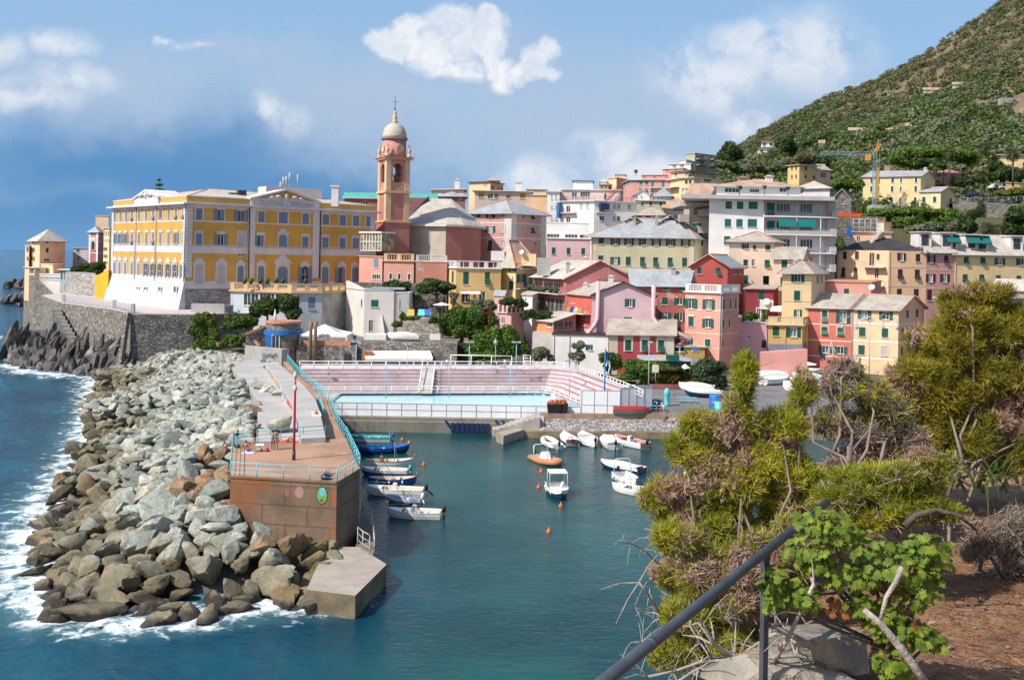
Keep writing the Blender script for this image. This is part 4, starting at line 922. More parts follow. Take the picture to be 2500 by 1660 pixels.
def house(name,label,cat,A,B,C,z0,z1,wall,roof='hip',rise=2.0,ov=.6,rm=None,D=None,wins=(),bands=(),group=None,sh=None,trim=None,tw=.16,ornate=(),ridge=None,chim=(),quoin=None,pipes=(),sidewall=None,inset=None,th=.16,plinth=None,gutter=True):
 A,B,C=[Vector((p[0],p[1]))for p in(A,B,C)];D=Vector((D[0],D[1]))if D is not None else A+C-B
 c4=[A,B,C,D];ctr=(A+B+C+D)/4;rt=root(name,(ctr.x,ctr.y,z0),label,cat,group);fs=[Fr(c4[i],c4[(i+1)%4])for i in range(4)];hol=[[],[],[],[]]
 for w in wins:
  fi,kind,xs,hw,yt,yb=w[:6];o=dict(w[6])if len(w)>6 else{};f=fs[fi];zr=None
  for i,x in enumerate(xs):
   dy=o.get('dy',0)*(x-xs[0])
   ua,_=f.hit(x-hw,yt);ub,_=f.hit(x+hw,yt);_,zt_=f.hit(x,yt+dy);_,zb=f.hit(x,yb+dy)
   if zr is None or not o.get('lvl',1):zr=(zb,zt_)
   ua,ub=max(ua,.1),min(ub,f.L-.1)
   if ub-ua<.15:continue
   window(rt,f,ua,ub,zr[0],zr[1],o.get('ks',{}).get(i,kind),o.get('sh',sh),o.get('trim',trim),o.get('tw',tw),hol[fi],o.get('orn',False),o.get('frame'),o.get('arch',False))
 mb=MB()
 for i,f in enumerate(fs):wall_face(mb,f,z0,z1,hol[i],1 if(sidewall and i==1)else 0)
 if roof=='gable0':
  for a,b in((B,C),(D,A)):mid=(a+b)/2;mb.add([(a.x,a.y,z1),(b.x,b.y,z1),(mid.x,mid.y,z1+rise)],[(0,1,2)],1 if(sidewall and a==B)else 0)
 elif roof=='gable1':
  for a,b in((A,B),(C,D)):mid=(a+b)/2;mb.add([(a.x,a.y,z1),(b.x,b.y,z1),(mid.x,mid.y,z1+rise)],[(0,1,2)])
 elif roof=='shed0':mb.add([(p.x,p.y,z)for p,z in((B,z1),(C,z1),(C,z1+rise))],[(0,1,2)]);mb.add([(p.x,p.y,z)for p,z in((D,z1),(A,z1),(D,z1+rise))],[(0,1,2)])
 elif roof in('flat','para',None):mb.add([(p.x,p.y,z1)for p in c4],[(0,1,2,3)])
 mb.build('wall',[wall]+([sidewall]if sidewall else[]),rt)
 E=None;ro=None
 if roof:ro,E=add_roof(rt,c4,z1,roof,rise,ov,rm or m_slateb,th=th,ridge=ridge,inset=inset,gutter=gutter)
 for(za,zb,bm_,*fi)in bands:
  mb=MB()
  for i in(fi[0]if fi else(0,1,3)):fs[i].box(mb,-.03,fs[i].L+.03,za,zb,.003,.045)
  mb.build('band',[bm_],rt)
 if plinth:
  mb=MB()
  for i in(0,1,3):fs[i].box(mb,-.04,fs[i].L+.04,z0,plinth[0],.003,.06)
  mb.build('plinth',[plinth[1]],rt)
 if quoin:
  for i,e in quoin[1]:
   mb=MB();f=fs[i];a=0 if e==0 else f.L-quoin[2];k=int((z1-z0)/.6)
   f.box(mb,a,a+quoin[2],z0,z1-.02,.004,.05);mb.build('corner_pilaster',[quoin[0]],rt)
 for(i,u)in pipes:
  mb=MB();f=fs[i];uu=u*f.L;mb.tube([f.pt(uu,z0,.12),f.pt(uu,z1-.05,.12)],.06,5);mb.build('downpipe',[m_grey],rt)
 for(s,t_,w_,h_,*mm)in chim:
  p_=A.lerp(B,s).lerp(D.lerp(C,s),t_);zz=roof_z(c4,z1,roof,rise,s,t_);mb=MB()
  mb.obox((p_.x,p_.y,zz-.6),w_,w_*.8,h_+.6);mb.obox((p_.x,p_.y,zz+h_),w_*1.3,w_*1.1,.12);mb.obox((p_.x,p_.y,zz+h_+.12),w_*.6,w_*.5,.25)
  mb.build('chimney',[mm[0]if mm else m_trimw],ro or rt)
 return rt,fs,ro
def antenna(par,p,h=2.5):
 mb=MB();mb.tube([p,p+Vector((0,0,h))],.03,4)
 for k in(.98,.88,.78):mb.tube([p+Vector((-.5,.1,h*k)),p+Vector((.5,-.1,h*k))],.018,4)
 return mb.build('antenna',[m_grey],par,uv=False)
def dish(par,p,r=.45):
 mb=MB();mb.lathe(p+Vector((0,0,.5)),[(0,0),(r*.6,.05),(r,.18),(r*.98,.2),(r*.6,.08),(.01,.03)],12,axis=Vector((-.4,-.8,.45)));mb.tube([p,p+Vector((0,0,.5))],.04,4)
 return mb.build('satellite_dish',[m_frame],par,uv=False)
def balcony(par,f,u0,u1,z,dep=1.1,m=None,rail=True,solid=None,slab=.16,h=1.0):
 mb=MB();f.box(mb,u0,u1,z-slab,z,.004,dep);bo=mb.build('balcony',[m or m_trimw],par)
 if solid:mb=MB();f.box(mb,u0,u1,z+.002,z+h,dep-.1,dep);f.box(mb,u0,u0+.1,z+.002,z+h,.01,dep-.1);f.box(mb,u1-.1,u1,z+.002,z+h,.01,dep-.1);mb.build('parapet',[solid],bo)
 elif rail:
  mb=MB();k=max(2,int((u1-u0)/.35))
  for l in(h,.12):mb.tube([f.pt(u0+.05,z+l,.05),f.pt(u0+.05,z+l,dep-.05),f.pt(u1-.05,z+l,dep-.05),f.pt(u1-.05,z+l,.05)],.03,4)
  for i in range(k+1):q=u0+.05+(u1-u0-.1)*i/k;mb.tube([f.pt(q,z,dep-.05),f.pt(q,z+h,dep-.05)],.015,4)
  mb.build('railing',[rail if not isinstance(rail,bool)else m_dark],bo,uv=False)
 return bo
def balustrade(par,pts,z,h,m,post=.45,gap=.32,nposts=None,name='balustrade'):
 for a,b in zip(pts[:-1],pts[1:]):
  a,b=Vector((a[0],a[1])),Vector((b[0],b[1]));d=b-a;L_=d.length;u=d/L_;mb=MB();f=Fr(a,b)
  f.box(mb,0,L_,z,z+.14,-.12,.12);f.box(mb,0,L_,z+h-.16,z+h,-.14,.14);k=nposts or max(1,round(L_/3.2))
  for i in range(k+1):q=min(max(L_*i/k,post/2),L_-post/2);f.box(mb,q-post/2,q+post/2,z+.14,z+h-.16,-.11,.11)
  n_=int(L_/gap)
  for i in range(1,n_):q=L_*i/n_;f.box(mb,q-.06,q+.06,z+.14,z+h-.16,-.06,.06)
  mb.build(name,[m],par)
def parasol(label,b,h,r,m,n=8,closed=False,group=None):
 ro=root('parasol',b,label,'parasol',group);mb=MB();mb.tube([b,b+Vector((0,0,h))],.04,6);mb.build('pole',[m_grey],ro)
 mb=MB()
 if closed:mb.lathe(b,[(.02,h*.35),(.28,h*.4),(.2,h*.7),(.06,h),(0,h+.05)],8)
 else:mb.lathe(b,[(r,h*.74),(r,h*.76),(r*.5,h*.9),(0.03,h+.05),(.02,h),(r*.5,h*.87),(r*.98,h*.745)],n,sm=False)
 mb.build('canopy',[m],ro);return ro
# the yellow college
YEL=stucco('ochre_yellow_stucco',(.58,.325,.075),patch=((.50,.40,.25),.25,.64,.5));m_colw=stucco('college_white',(.60,.55,.56),streak=.18);m_base=mat('whitewashed_base',(.50,.50,.51),var=.14,vs=.35,streak=.35,bump=.3)
m_stoneb=mat('blue_grey_base_stone',(.28,.29,.31),var=.2,vs=.5,pat='stone',ps=1.2,bump=.5,pc=(.2,.2,.2))
use('A1');A=xy(797,400,223);B=xy(1322,380,196);use('A2');C=xy(1325,420,222);use('A1');z1=at(1322,345,196).z;zb0=11.5
fL=Fr(A,B);fF=Fr(B,C)
zc=lambda y:fL.hit(1318,y)[1]
bands=[(zc(466),zc(455),m_colw),(zc(690),zc(634),m_colw),(zc(640),zc(628),m_colw),(zc(945),zc(890),m_colw)]
def r_(fi,kind,xs,hw,yt,yb,**k):return(fi,kind,xs,hw,yt,yb,k)
xs0=[1300,1249,1198,1144,1089,1038,988,937,897,857,815]
wl_=[r_(0,'c',xs0,8.5,378,446,ks={0:'f',1:'f',3:'h',4:'f',7:'f'},tw=.22),r_(0,'c',[1299,1249,1197,1140,1087,1040,987,937,892,851,812],9,550,628,orn=True,tw=.24,ks={1:'o',4:'f',7:'f',8:'o',9:'o',10:'o'}),r_(0,'c',[1297,1243,1192,1136,1084,1036,984,937,890,850,815],9,770,888,arch=True,orn=True,tw=.26,ks={0:'o',1:'o',2:'o',3:'o',4:'o',5:'o'}),r_(0,'g',[1237,1127,1025,972],12,955,1042,tw=.2,trim=m_frame)]
use('A1');crt,cfs,cro=house('college','huge ochre yellow college with white bands, blue grey shutters and a low pale roof','building',A,B,C,zb0-3,z1,YEL,roof=None,wins=[],bands=bands+[(z1-.55,z1-.02,m_colw)],sh=m_shutb,trim=m_colw)
hl=[[],[],[],[]]
def col_wins(zk,lst):
 use(zk)
 for fi,kind,xs,hw,yt,yb,o in lst:
  f=cfs[fi];zr=None
  for i,x in enumerate(xs):
   ua,_=f.hit(x-hw,yt);ub,_=f.hit(x+hw,yt);zt_,zb_=f.hit(x,yt)[1],f.hit(x,yb)[1]
   if zr is None:zr=(zb_,zt_)
   window(crt,f,max(ua,.1),min(ub,f.L-.1),zr[0],zr[1],o.get('ks',{}).get(i,kind),o.get('sh',m_shutb),o.get('trim',m_colw),o.get('tw',.24),hl[fi],o.get('orn',False),None,o.get('arch',False))
col_wins('A1',wl_)
col_wins('A2',[r_(1,'c',[77,230,375,518,832,975,1095,1190,1285],23,376,455,ks={2:'o',1:'h'}),r_(1,'c',[672],32,402,480),r_(1,'c',[75,230,512,830,972,1093,1187],22,553,632,orn=True,ks={1:'o',2:'h'}),r_(1,'p',[378],26,553,640,orn=True,sh=m_shutw),r_(1,'c',[670],30,560,648,orn=True,arch=True),r_(1,'p',[77,233],32,770,905,arch=True,orn=True,sh=m_shutw),r_(1,'c',[370,515,826,970,1088,1183],23,780,903,arch=True,orn=True,ks={2:'o',4:'h'}),r_(1,'c',[668],36,785,908,arch=True,orn=True,tw=.5),r_(1,'g',[373],18,672,712,trim=None),r_(1,'g',[97],17,985,1048,trim=m_stoneb)])
for ch in list(crt.children):
 if ch.name.startswith('wall'):bpy.data.objects.remove(ch)
mb=MB();[wall_face(mb,f,zb0-3,z1,hl[i])for i,f in enumerate(cfs)];mb.build('wall',[YEL],crt)
mb=MB();zt0=zc(945);f=cfs[0];mb.hexa([f.pt(-.4,zb0-.3,1.7),f.pt(f.L+.6,zb0-.3,1.7),f.pt(f.L+.3,zb0-.3,.01),f.pt(-.4,zb0-.3,.01),f.pt(-.05,zt0,.06),f.pt(f.L+.1,zt0,.06),f.pt(f.L,zt0,.01),f.pt(-.05,zt0,.01)]);mb.build('battered_base',[m_base],crt)
use('A1');f2=Fr(f.pt(0,0,.95).xy,f.pt(f.L,0,.95).xy)
for x in(1237,1127,1025,972):
 u,zz_=f2.hit(x,1000);window(crt,f2,u-.75,u+.75,zz_-2.0,zz_+2.0,'g',None,m_frame,.2)
mb=MB();f=cfs[1];f.box(mb,.05,f.L,zb0-2,zc(950),.01,.12);mb.build('stone_base',[m_stoneb],crt)
mb=MB();use('A2')
for x,w_ in((447,1.5),(905,1.5)):
 u,_=f.hit(x,500);mb2=MB();f.box(mb2,u-w_/2,u+w_/2,zc(950),z1-.02,.01,.16);f.box(mb2,u-w_/2-.15,u+w_/2+.15,zc(470),zc(452),.165,.22);f.box(mb2,u-w_/2-.15,u+w_/2+.15,zc(695),zc(630),.165,.2);mb2.build('pilaster',[m_colw],crt)
for ff,a in((cfs[0],cfs[0].L-1.25),(cfs[0],0),(cfs[1],.02),(cfs[1],cfs[1].L-1.3)):
 mb2=MB();k=22
 for i in range(k):za=zc(945)+(z1-zc(945))*i/k;ff.box(mb2,a,a+1.2,za,za+(z1-zc(945))/k*.9,.01,.13)
 mb2.build('corner_quoins',[m_colw],crt)
use('A1')
for x in(966,1108,1316):u,_=cfs[0].hit(x,600);mb2=MB();mb2.tube([cfs[0].pt(u,zb0,.35),cfs[0].pt(u,z1,.2)],.1,5);mb2.build('downpipe',[m_grey],crt)
use('A2')
for x in(427,930):u,_=cfs[1].hit(x,600);mb2=MB();mb2.tube([cfs[1].pt(u,zc(950),.25),cfs[1].pt(u,z1,.25)],.11,5);mb2.build('downpipe',[m_dark],crt)
c4=[A,B,C,A+C-B]
_,E=add_roof(crt,c4,z1,'flat',0,1.0,m_colw,th=.35)
mb=MB();za=z1+.36;zat=z1+1.75
for i in(0,1,2,3):fi=Fr(c4[i],c4[(i+1)%4]);fi.box(mb,.25,fi.L-.25,za+.25,zat-.2,-.5,-.1,0);fi.box(mb,.05,fi.L-.05,zat-.19,zat,-.55,-.03,1);fi.box(mb,.05,fi.L-.05,za,za+.24,-.55,-.03,1)
mb.build('attic',[YEL,m_colw],crt)
cro,_=add_roof(crt,c4,zat-.25,'hip',2.7,-.45,m_slatep,ridge=m_ridge,gutter=False,inset=13)
def pediment(f,xa,xb,xm,yap,zk,text=None):
 use(zk);ua,_=f.hit(xa,330);ub,_=f.hit(xb,330);um=(ua+ub)/2;zap=f.hit(xm,yap)[1];zs=z1+1.95
 mb=MB();d=.28
 f.box(mb,ua,ub,z1+.36,zs,-.6,d,0)
 mb.add([f.pt(ua+.2,zs,d-.12),f.pt(ub-.2,zs,d-.12),f.pt(um,zap-.35,d-.12)],[(0,1,2)],1)
 for a,b in((ua-.3,um),(ub+.3,um)):
  p0,p1=f.pt(a,zs,0),f.pt(b,zap,0);o1,o2=Vector((f.n.x*(d+.25),f.n.y*(d+.25),0)),Vector((f.n.x*-6,f.n.y*-6,0));dz=Vector((0,0,-.35))
  mb.hexa([p0+o1+dz,p1+o1+dz,p1+o2+dz,p0+o2+dz,p0+o1,p1+o1,p1+o2,p0+o2],2)
 mb.build('pediment',[m_colw,YEL,m_trimw],crt)
 mb=MB();w_=ub-ua
 mb.ell(f.pt(um,zs+.5,d),.5,.5,.85,10);f.box(mb,um-w_*.28,um+w_*.28,zs+.02,zs+.3,d-.1,d+.02)
 for s_ in(-1,1):mb.ell(f.pt(um+s_*w_*.12,zs+.55,d-.05),.8,.8,.35,8);mb.ell(f.pt(um+s_*w_*.21,zs+.35,d-.05),.7,.7,.25,8)
 mb.build('relief',[m_colw],crt)
 if text:
  for(s,uc)in text:
   cu=bpy.data.curves.new('t','FONT');cu.body=s;cu.size=1.35;cu.align_x='CENTER';cu.space_character=1.05;to=bpy.data.objects.new('t',cu);COL.objects.link(to)
   dg=bpy.context.evaluated_depsgraph_get();tm=to.evaluated_get(dg).to_mesh();mb=MB()
   mb.add([f.pt(ua+(ub-ua)*uc+v_.co.x*.95,z1+.68+v_.co.y,d+.02)for v_ in tm.vertices],[tuple(p_.vertices)for p_ in tm.polygons]);bpy.data.objects.remove(to);mb.build('inscription',[mat('inscription_grey',(.26,.235,.24))],crt)
pediment(cfs[1],440,925,685,238,'A2',[('COLLEGIO',.245),('EMILIANI',.745)])
pediment(cfs[0],960,1130,1042,240,'A1')
use('A2');p_=at(1040,340,214);mb=MB();mb.obox((p_.x,p_.y,z1+1),1.5,1.1,at(1040,225,214).z-z1-1);mb.obox((p_.x,p_.y,at(1040,225,214).z),1.9,1.5,.35);mb.build('chimney',[m_colw],cro)
p_=at(690,235,222);mb=MB();mb.obox((p_.x+1,p_.y,p_.z-3.5),13,5,3.6,.6);mb.build('roof_cabin',[m_trimw],cro)
for x,yt in((655,185),(675,150),(695,145),(720,120),(778,132)):
 a,b=at(x,240,222),at(x,yt,222);mb=MB();mb.tube([a,b],.13,5);mb.tube([b-Vector((0,0,2.2)),b-Vector((0,0,.1))],.26,6);mb.build('antenna_mast',[m_grey],cro)
for x,y in((315,275),(378,257)):p_=at(x,y,212);mb=MB();mb.obox((p_.x,p_.y,p_.z-1),1.7,1.3,1.3,.6);mb.build('skylight',[m_dark],cro)
use('A2');tz=at(340,965,188).z;TA=xy(300,965,190);TB=xy(733,965,186);TC_=xy(948,972,188);TD=xy(1120,965,197)
m_ter=stucco('apricot_stucco',(.60,.40,.22));m_teralow=stucco('bluish_white_stucco',(.48,.50,.54),streak=.4)
tr=root('terrace_house',(TA.x,TA.y,8),'bluish white terrace building with arched windows under an apricot balustrade','building')
hl2=[[],[],[]];fr3=[Fr(TA,TB),Fr(TB,TC_),Fr(TC_,TD)]
use('A2')
for x in(418,472,533,585,645,700):u,zt_=fr3[0].hit(x,978);zb_=fr3[0].hit(x,1062)[1];window(tr,fr3[0],u-.75,u+.75,zb_,zt_,'g',None,m_trimw,.12,hl2[0])
u,zt_=fr3[1].hit(766,995);zb_=fr3[1].hit(766,1090)[1];window(tr,fr3[1],u-.7,u+.7,zb_,zt_,'g',None,None,.1,hl2[1]);u,zt_=fr3[1].hit(876,1002);zb_=fr3[1].hit(876,1088)[1];window(tr,fr3[1],u-.65,u+.65,zb_,zt_,'c',m_shutb,None,.1,hl2[1])
mb=MB();[wall_face(mb,f_,4,tz,hl2[i],0 if i<2 else 1)for i,f_ in enumerate(fr3)];mb.build('wall',[m_teralow,mat('weathered_render',(.42,.41,.37),var=.25,streak=.4,vs=.3)],tr)
mb=MB();mb.prism([TA+Vector((-.3,-.35)),TB+Vector((0,-.4)),TC_+Vector((.2,-.4)),TD+Vector((.4,-.2)),Vector((TD.x,TD.y+16)),Vector((TA.x,TA.y+12))],tz,tz+.3);mb.build('terrace_slab',[m_ter],tr)
balustrade(tr,[TA,TB,TC_,TD],tz+.31,1.4,m_ter,post=.9,gap=.42)
mb=MB();use('A2')
for x in(395,440,505,555,615,665,825):p_=at(x,898,187);mb.ell(p_+Vector((0,.3,.1)),.4,.4,.5,7);mb.ell(p_+Vector((.2,.3,.4)),.3,.3,.4,6)
mb.build('potted_plants',[leafmat('pot_green',(.04,.08,.02),(.09,.11,.03))],tr)
use('A2');fA=xy(20,1050,186);fB=xy(255,1055,186);mb=MB();f=Fr(fA,fB);f.box(mb,0,f.L,9,at(20,1048,186).z,-.6,0);mb.prism([fB,xy(320,1060,188),xy(320,1060,189),fB+Vector((0,1))],6,at(290,1060,187).z);tag(mb.build('terrace_wall',[m_conc]),'buff concrete parapet wall with a blue gate beside the terrace building','wall')
f=Fr(fB,xy(320,1060,188));mb=MB();u,zt_=f.hit(290,1075);f.box(mb,u-.7,u+.7,zt_-3,zt_,.01,.08);tag(mb.build('gate',[m_shutb]),'blue grey door in the buff wall below the terrace building','gate')
# bell tower and church
m_pink=stucco('pink_stucco',(.50,.235,.195));m_pinkd=stucco('deep_pink_brick',(.46,.19,.16),pat='course',ps=.5);m_cream=stucco('tower_cream',(.60,.42,.26));m_pale=mat('pale_dome_scales',(.56,.49,.41),var=.1,pat='slate',ps=.7)
use('A3');Yt=225;kx=xy(257,900,Yt);s=5.6;ux=Vector((math.cos(R(27)),math.sin(R(27))));uy=Vector((-ux.y,ux.x));zz=lambda y:at(257,y,Yt).z
tw_=root('bell_tower',(kx.x,kx.y,15),'tall pink bell tower with cream pilasters and a pale scaled dome','tower')
def sq(o):return[kx-ux*o-uy*o,kx+ux*(s+o)-uy*o,kx+ux*(s+o)+uy*(s+o),kx-ux*o+uy*(s+o)]
mb=MB();mb.prism(sq(.15),10,zz(1010));mb.build('lower_stage',[m_pinkd],tw_)
mb=MB();mb.prism(sq(-.12),zz(1010),zz(778));mb.build('middle_stage',[m_pink],tw_)
fs4=[Fr(sq(-.12)[i],sq(-.12)[(i+1)%4])for i in range(4)];hol=[]
for f in fs4:
 a,b=f.L*.3,f.L*.7;mb=MB();z0_,z1_=zz(985),zz(800)
 pts=[(a,z0_),(b,z0_)]+[(f.L/2+(b-a)/2*math.cos(math.pi*i/10),z1_-(b-a)/2+(b-a)/2*math.sin(math.pi*i/10))for i in range(11)]
 mb.add([f.pt(u,z,.03)for u,z in pts],[tuple(range(len(pts)))]);mb.build('blind_arch',[m_pinkd],tw_)
 for u0,u1 in((-.1,f.L*.2),(f.L*.8,f.L+.1)):mb=MB();f.box(mb,u0,u1,zz(1000),zz(785),.01,.16);mb.build('pilaster',[m_cream],tw_)
 mb=MB();a,b=f.L*.27,f.L*.73;zb_,zt_=zz(740),zz(556);zsp=zt_-(b-a)/2
 f.box(mb,0,a,zz(772),zz(525),-.6,0);f.box(mb,b,f.L,zz(772),zz(525),-.6,0);f.box(mb,a,b,zz(772),zb_,-.6,0)
 k=8
 for i in range(k):
  q0,q1=a+(b-a)*i/k,a+(b-a)*(i+1)/k;c=((q0+q1)/2-(a+b)/2)/((b-a)/2);f.box(mb,q0,q1,zsp+(b-a)/2*math.sqrt(max(0,1-c*c)),zz(525),-.6,0)
 mb.build('belfry_wall',[m_pink],tw_)
 for u0,u1 in((-.1,f.L*.19),(f.L*.81,f.L+.1)):mb=MB();f.box(mb,u0,u1,zz(768),zz(528),.01,.18);mb.build('pilaster',[m_cream],tw_)
 mb=MB();[f.box(mb,a+(b-a)*(i+.2)/7,a+(b-a)*(i+.8)/7,zb_,zb_+.9,-.3,-.1)for i in range(7)];f.box(mb,a,b,zb_+.9,zb_+1.05,-.35,-.05);mb.build('balustrade',[m_cream],tw_)
mb=MB();mb.prism(sq(-.7),zz(772),zz(765));mb.prism(sq(-.7),zz(540),zz(525));mb.build('chamber_floor',[m_dark],tw_)
ctr=(kx+ux*s/2+uy*s/2)
mb=MB();mb.lathe((ctr.x,ctr.y,zz(700)),[(1.0,0),(.85,.25),(.6,1.0),(.45,1.4),(.1,1.6)],12);mb.tube([(ctr.x-2,ctr.y,zz(640)),(ctr.x+2,ctr.y,zz(640))],.12,5);mb.build('bell',[mat('bell_bronze',(.12,.10,.07),metal=.7,rough=.45)],tw_)
for y0,y1,o,mm in((1012,1000,.35,m_cream),(785,772,.35,m_cream),(527,514,.5,m_cream),(514,506,.8,m_pinkd)):mb=MB();mb.prism(sq(o),zz(y0),zz(y1));mb.build('cornice',[mm],tw_)
mb=MB();mb.lathe((ctr.x,ctr.y,0),[(2.85,zz(508)),(2.75,zz(480)),(2.7,zz(370))],16,sm=True);mb.build('drum',[m_pink],tw_)
mb=MB();mb.lathe((ctr.x,ctr.y,0),[(2.75,zz(372)),(3.15,zz(364)),(3.15,zz(358)),(2.8,zz(356))],24);mb.build('drum_cornice',[mat('cornice_grey',(.25,.2,.19))],tw_)
zd0,zd1=zz(358),zz(233);mb=MB();mb.lathe((ctr.x,ctr.y,0),[(2.82*math.cos(math.pi/2*i/9)**.9+.02,zd0+(zd1-zd0)*math.sin(math.pi/2*i/9))for i in range(9)]+[(.75,zd1-.02)],24);mb.build('dome',[m_pale],tw_)
mb=MB();mb.lathe((ctr.x,ctr.y,0),[(.75,zz(236)),(.6,zz(222)),(.4,zz(205)),(.62,zz(190)),(.4,zz(178)),(.3,zz(168)),(.45,zz(160)),(.2,zz(145)),(.05,zz(135))],12);mb.build('finial',[m_cream],tw_)
mb=MB();mb.tube([(ctr.x,ctr.y,zz(138)),(ctr.x,ctr.y,zz(30))],.06,5);mb.tube([(ctr.x-.6,ctr.y,zz(70)),(ctr.x+.6,ctr.y,zz(70))],.05,5);mb.ell((ctr.x,ctr.y,zz(128)),.22);mb.build('cross',[m_dark],tw_)
for q in sq(-.15):
 mb=MB();mb.lathe((q.x,q.y,zz(510)),[(.5,0),(.5,.5),(.32,.7),(.3,1.1),(.5,1.5),(.45,1.9),(.18,2.2),(.26,2.6),(.1,3.2),(.02,3.6)],8);mb.build('urn',[m_cream],tw_)
for th in(R(27)-math.pi/2+.15,R(27)+math.pi-.05):
 d_=Vector((math.cos(th),math.sin(th),0));c_=Vector((ctr.x,ctr.y,zz(440)))+d_*2.72;mb=MB();mb.lathe(c_,[(1.0,0),(1.0,.08),(.85,.1),(.8,.05),(.01,.05)],20,axis=d_);mb.build('clock_roundel',[m_cream],tw_)
use('A3');ez=at(720,1030,229).z;P=[xy(395,1030,233),xy(718,1030,229),xy(840,1030,231),xy(985,1010,240),xy(990,1000,262),xy(395,1000,262)]
ch=root('church',(P[1].x,P[1].y,15),'church with a rounded pink apse and a broad pale stone roof beside the bell tower','church')
mb=MB();n_=len(P)
for i in range(n_):a,b=P[i],P[(i+1)%n_];mb.quad((a.x,a.y,12),(b.x,b.y,12),(b.x,b.y,ez),(a.x,a.y,ez),0 if i==0 else 1)
mb.build('wall',[mat('cream_banded_wall',(.52,.44,.36),pat='course',ps=.55,streak=.15,vs=.4),m_pinkd],ch)
mb=MB();r0,r1=at(588,832,247),at(760,834,247)
ex=[P[0]+Vector((-.3,-.9)),P[1]+Vector((.1,-1)),P[2]+Vector((.5,-.9)),P[3]+Vector((1,-.2)),P[4]+Vector((1,0)),P[5]]
e3=[Vector((p.x,p.y,ez))for p in ex];rb=Vector((r0.x,r0.y+6,r0.z));
for fa in([e3[0],e3[1],r1,r0],[e3[1],e3[2],r1],[e3[2],e3[3],r1],[e3[3],e3[4],r1],[e3[4],e3[5],r0,r1],[e3[5],e3[0],r0]):mb.add(fa,[tuple(range(len(fa)))])
mb.build('roof',[m_slatep],ch)
mb=MB();mb.prism([p.xy for p in e3],ez-.45,ez-.02,0);mb.build('cornice',[m_trimw],ch)
mb=MB();a0,a1,b1,b0=at(425,985,238),at(585,826,246),at(420,826,262),at(400,985,255)
mb.add([a0,a1,at(420,824,250),at(400,985,246)],[(0,1,2,3)]);mb.tube([a0,a1],.35,5,1);mb.build('nave_roof',[mat('dark_red_tiles',(.16,.055,.05),pat='slate',ps=.9,var=.2),m_dark],ch)
f=Fr(P[0],P[1]);u,zt_=f.hit(622,1222);zb_=f.hit(622,1265)[1];window(ch,f,u-1.5,u+1.5,zb_,zt_,'g',None,m_trimw,.1)
mb=MB();u,_=f.hit(592,1100);mb.tube([f.pt(u,18,.1),f.pt(u,ez-.5,.1)],.08,5);mb.build('downpipe',[m_grey],ch)
use('A3');house('copper_roof_hall','long building with a bright green copper roof behind the bell tower','building',xy(-60,820,262),xy(640,835,262),xy(640,830,275),15,at(200,830,262).z,stucco('brick_red',(.30,.12,.10)),'gable0',1.7,.6,mat('green_copper',(.10,.42,.34),var=.12,pat='slate',ps=1.5),wins=[(0,'g',[100,300,480],22,848,880)],gutter=False)
use('A3')
house('veranda_house','pink house with a glazed veranda against the foot of the bell tower','house',xy(55,1270,213),xy(232,1275,209),xy(245,1270,218),10,at(140,1275,211).z,stucco('salmon_pink',(.58,.29,.235)),'flat',0,.25,m_cream,wins=[(0,'c',[184],18,1288,1362,{'sh':m_shutb}),(0,'g',[185],30,1412,1450,{'trim':m_trimw})])
vA,vB=xy(65,1225,212.6),xy(222,1230,209.5);f=Fr(vA,vB);va=root('veranda',(vA.x,vA.y,20),'glazed white framed veranda on the flat roof of the pink house','veranda');zb_,zt_=f.hit(150,1232)[1],f.hit(150,1095)[1]
mb=MB();f.box(mb,0,f.L,zb_,zt_,-4,0);mb.build('glazing',[glass('veranda_glass',(.22,.20,.12),.15)],va)
mb=MB();k=7
for i in range(k+1):u=f.L*i/k;f.box(mb,max(0,u-.08),u+.08,zb_,zt_,.005,.1)
for z in(zb_,(zb_+zt_)/2,zt_-.15):f.box(mb,0,f.L,z,z+.15,.11,.16)
f.box(mb,-.3,f.L+.3,zt_+.002,zt_+.3,-4.2,.4);mb.build('frame',[m_frame],va)
m_salm=stucco('salmon_stucco',(.62,.315,.255));m_salm2=stucco('rust_salmon_stucco',(.47,.215,.16),patch=((.45,.40,.36),.3,.58,.8))
rt,fs,_=house('salmon_house','low salmon house with a cream balustrade terrace in front of the church','house',xy(243,1310,208),xy(472,1318,207),xy(478,1310,215),8,at(360,1312,207).z,m_salm,'flat',0,.35,m_cream,wins=[(0,'g',[295,361,437],10,1405,1452,{'trim':m_trimw})])
balustrade(rt,[fs[0].pt(0,0,-.1).xy,fs[0].pt(fs[0].L,0,-.1).xy],at(360,1312,207).z+.17,1.45,m_cream,post=.7,gap=.5)
rt,fs,_=house('rust_salmon_house','windowless rust salmon building with flaking plaster and a balustrade below the church','house',xy(488,1318,206),xy(726,1318,206),xy(728,1310,215),8,at(600,1318,206).z,m_salm2,'flat',0,.1,m_cream)
balustrade(rt,[fs[0].pt(0,0,-.1).xy,fs[0].pt(fs[0].L,0,-.1).xy],at(600,1318,206).z+.17,1.3,m_trimw,post=.5,gap=.35)
use('A4');mb=MB();a,b=at(60,335,199),at(980,330,201);mb.box(a.x,199,5,b.x,200.5,a.z-.3);tag(mb.build('garden_wall',[m_stone]),'long grey rubble garden wall below the salmon houses','wall')
use('A4');wA,wB=xy(196,440,186),xy(478,450,186);wD=xy(20,340,195);m_whh=stucco('cream_white_stucco',(.60,.55,.51),streak=.2,patch=((.5,.44,.38),.25,.62,.7))
zt_=at(196,430,186).z
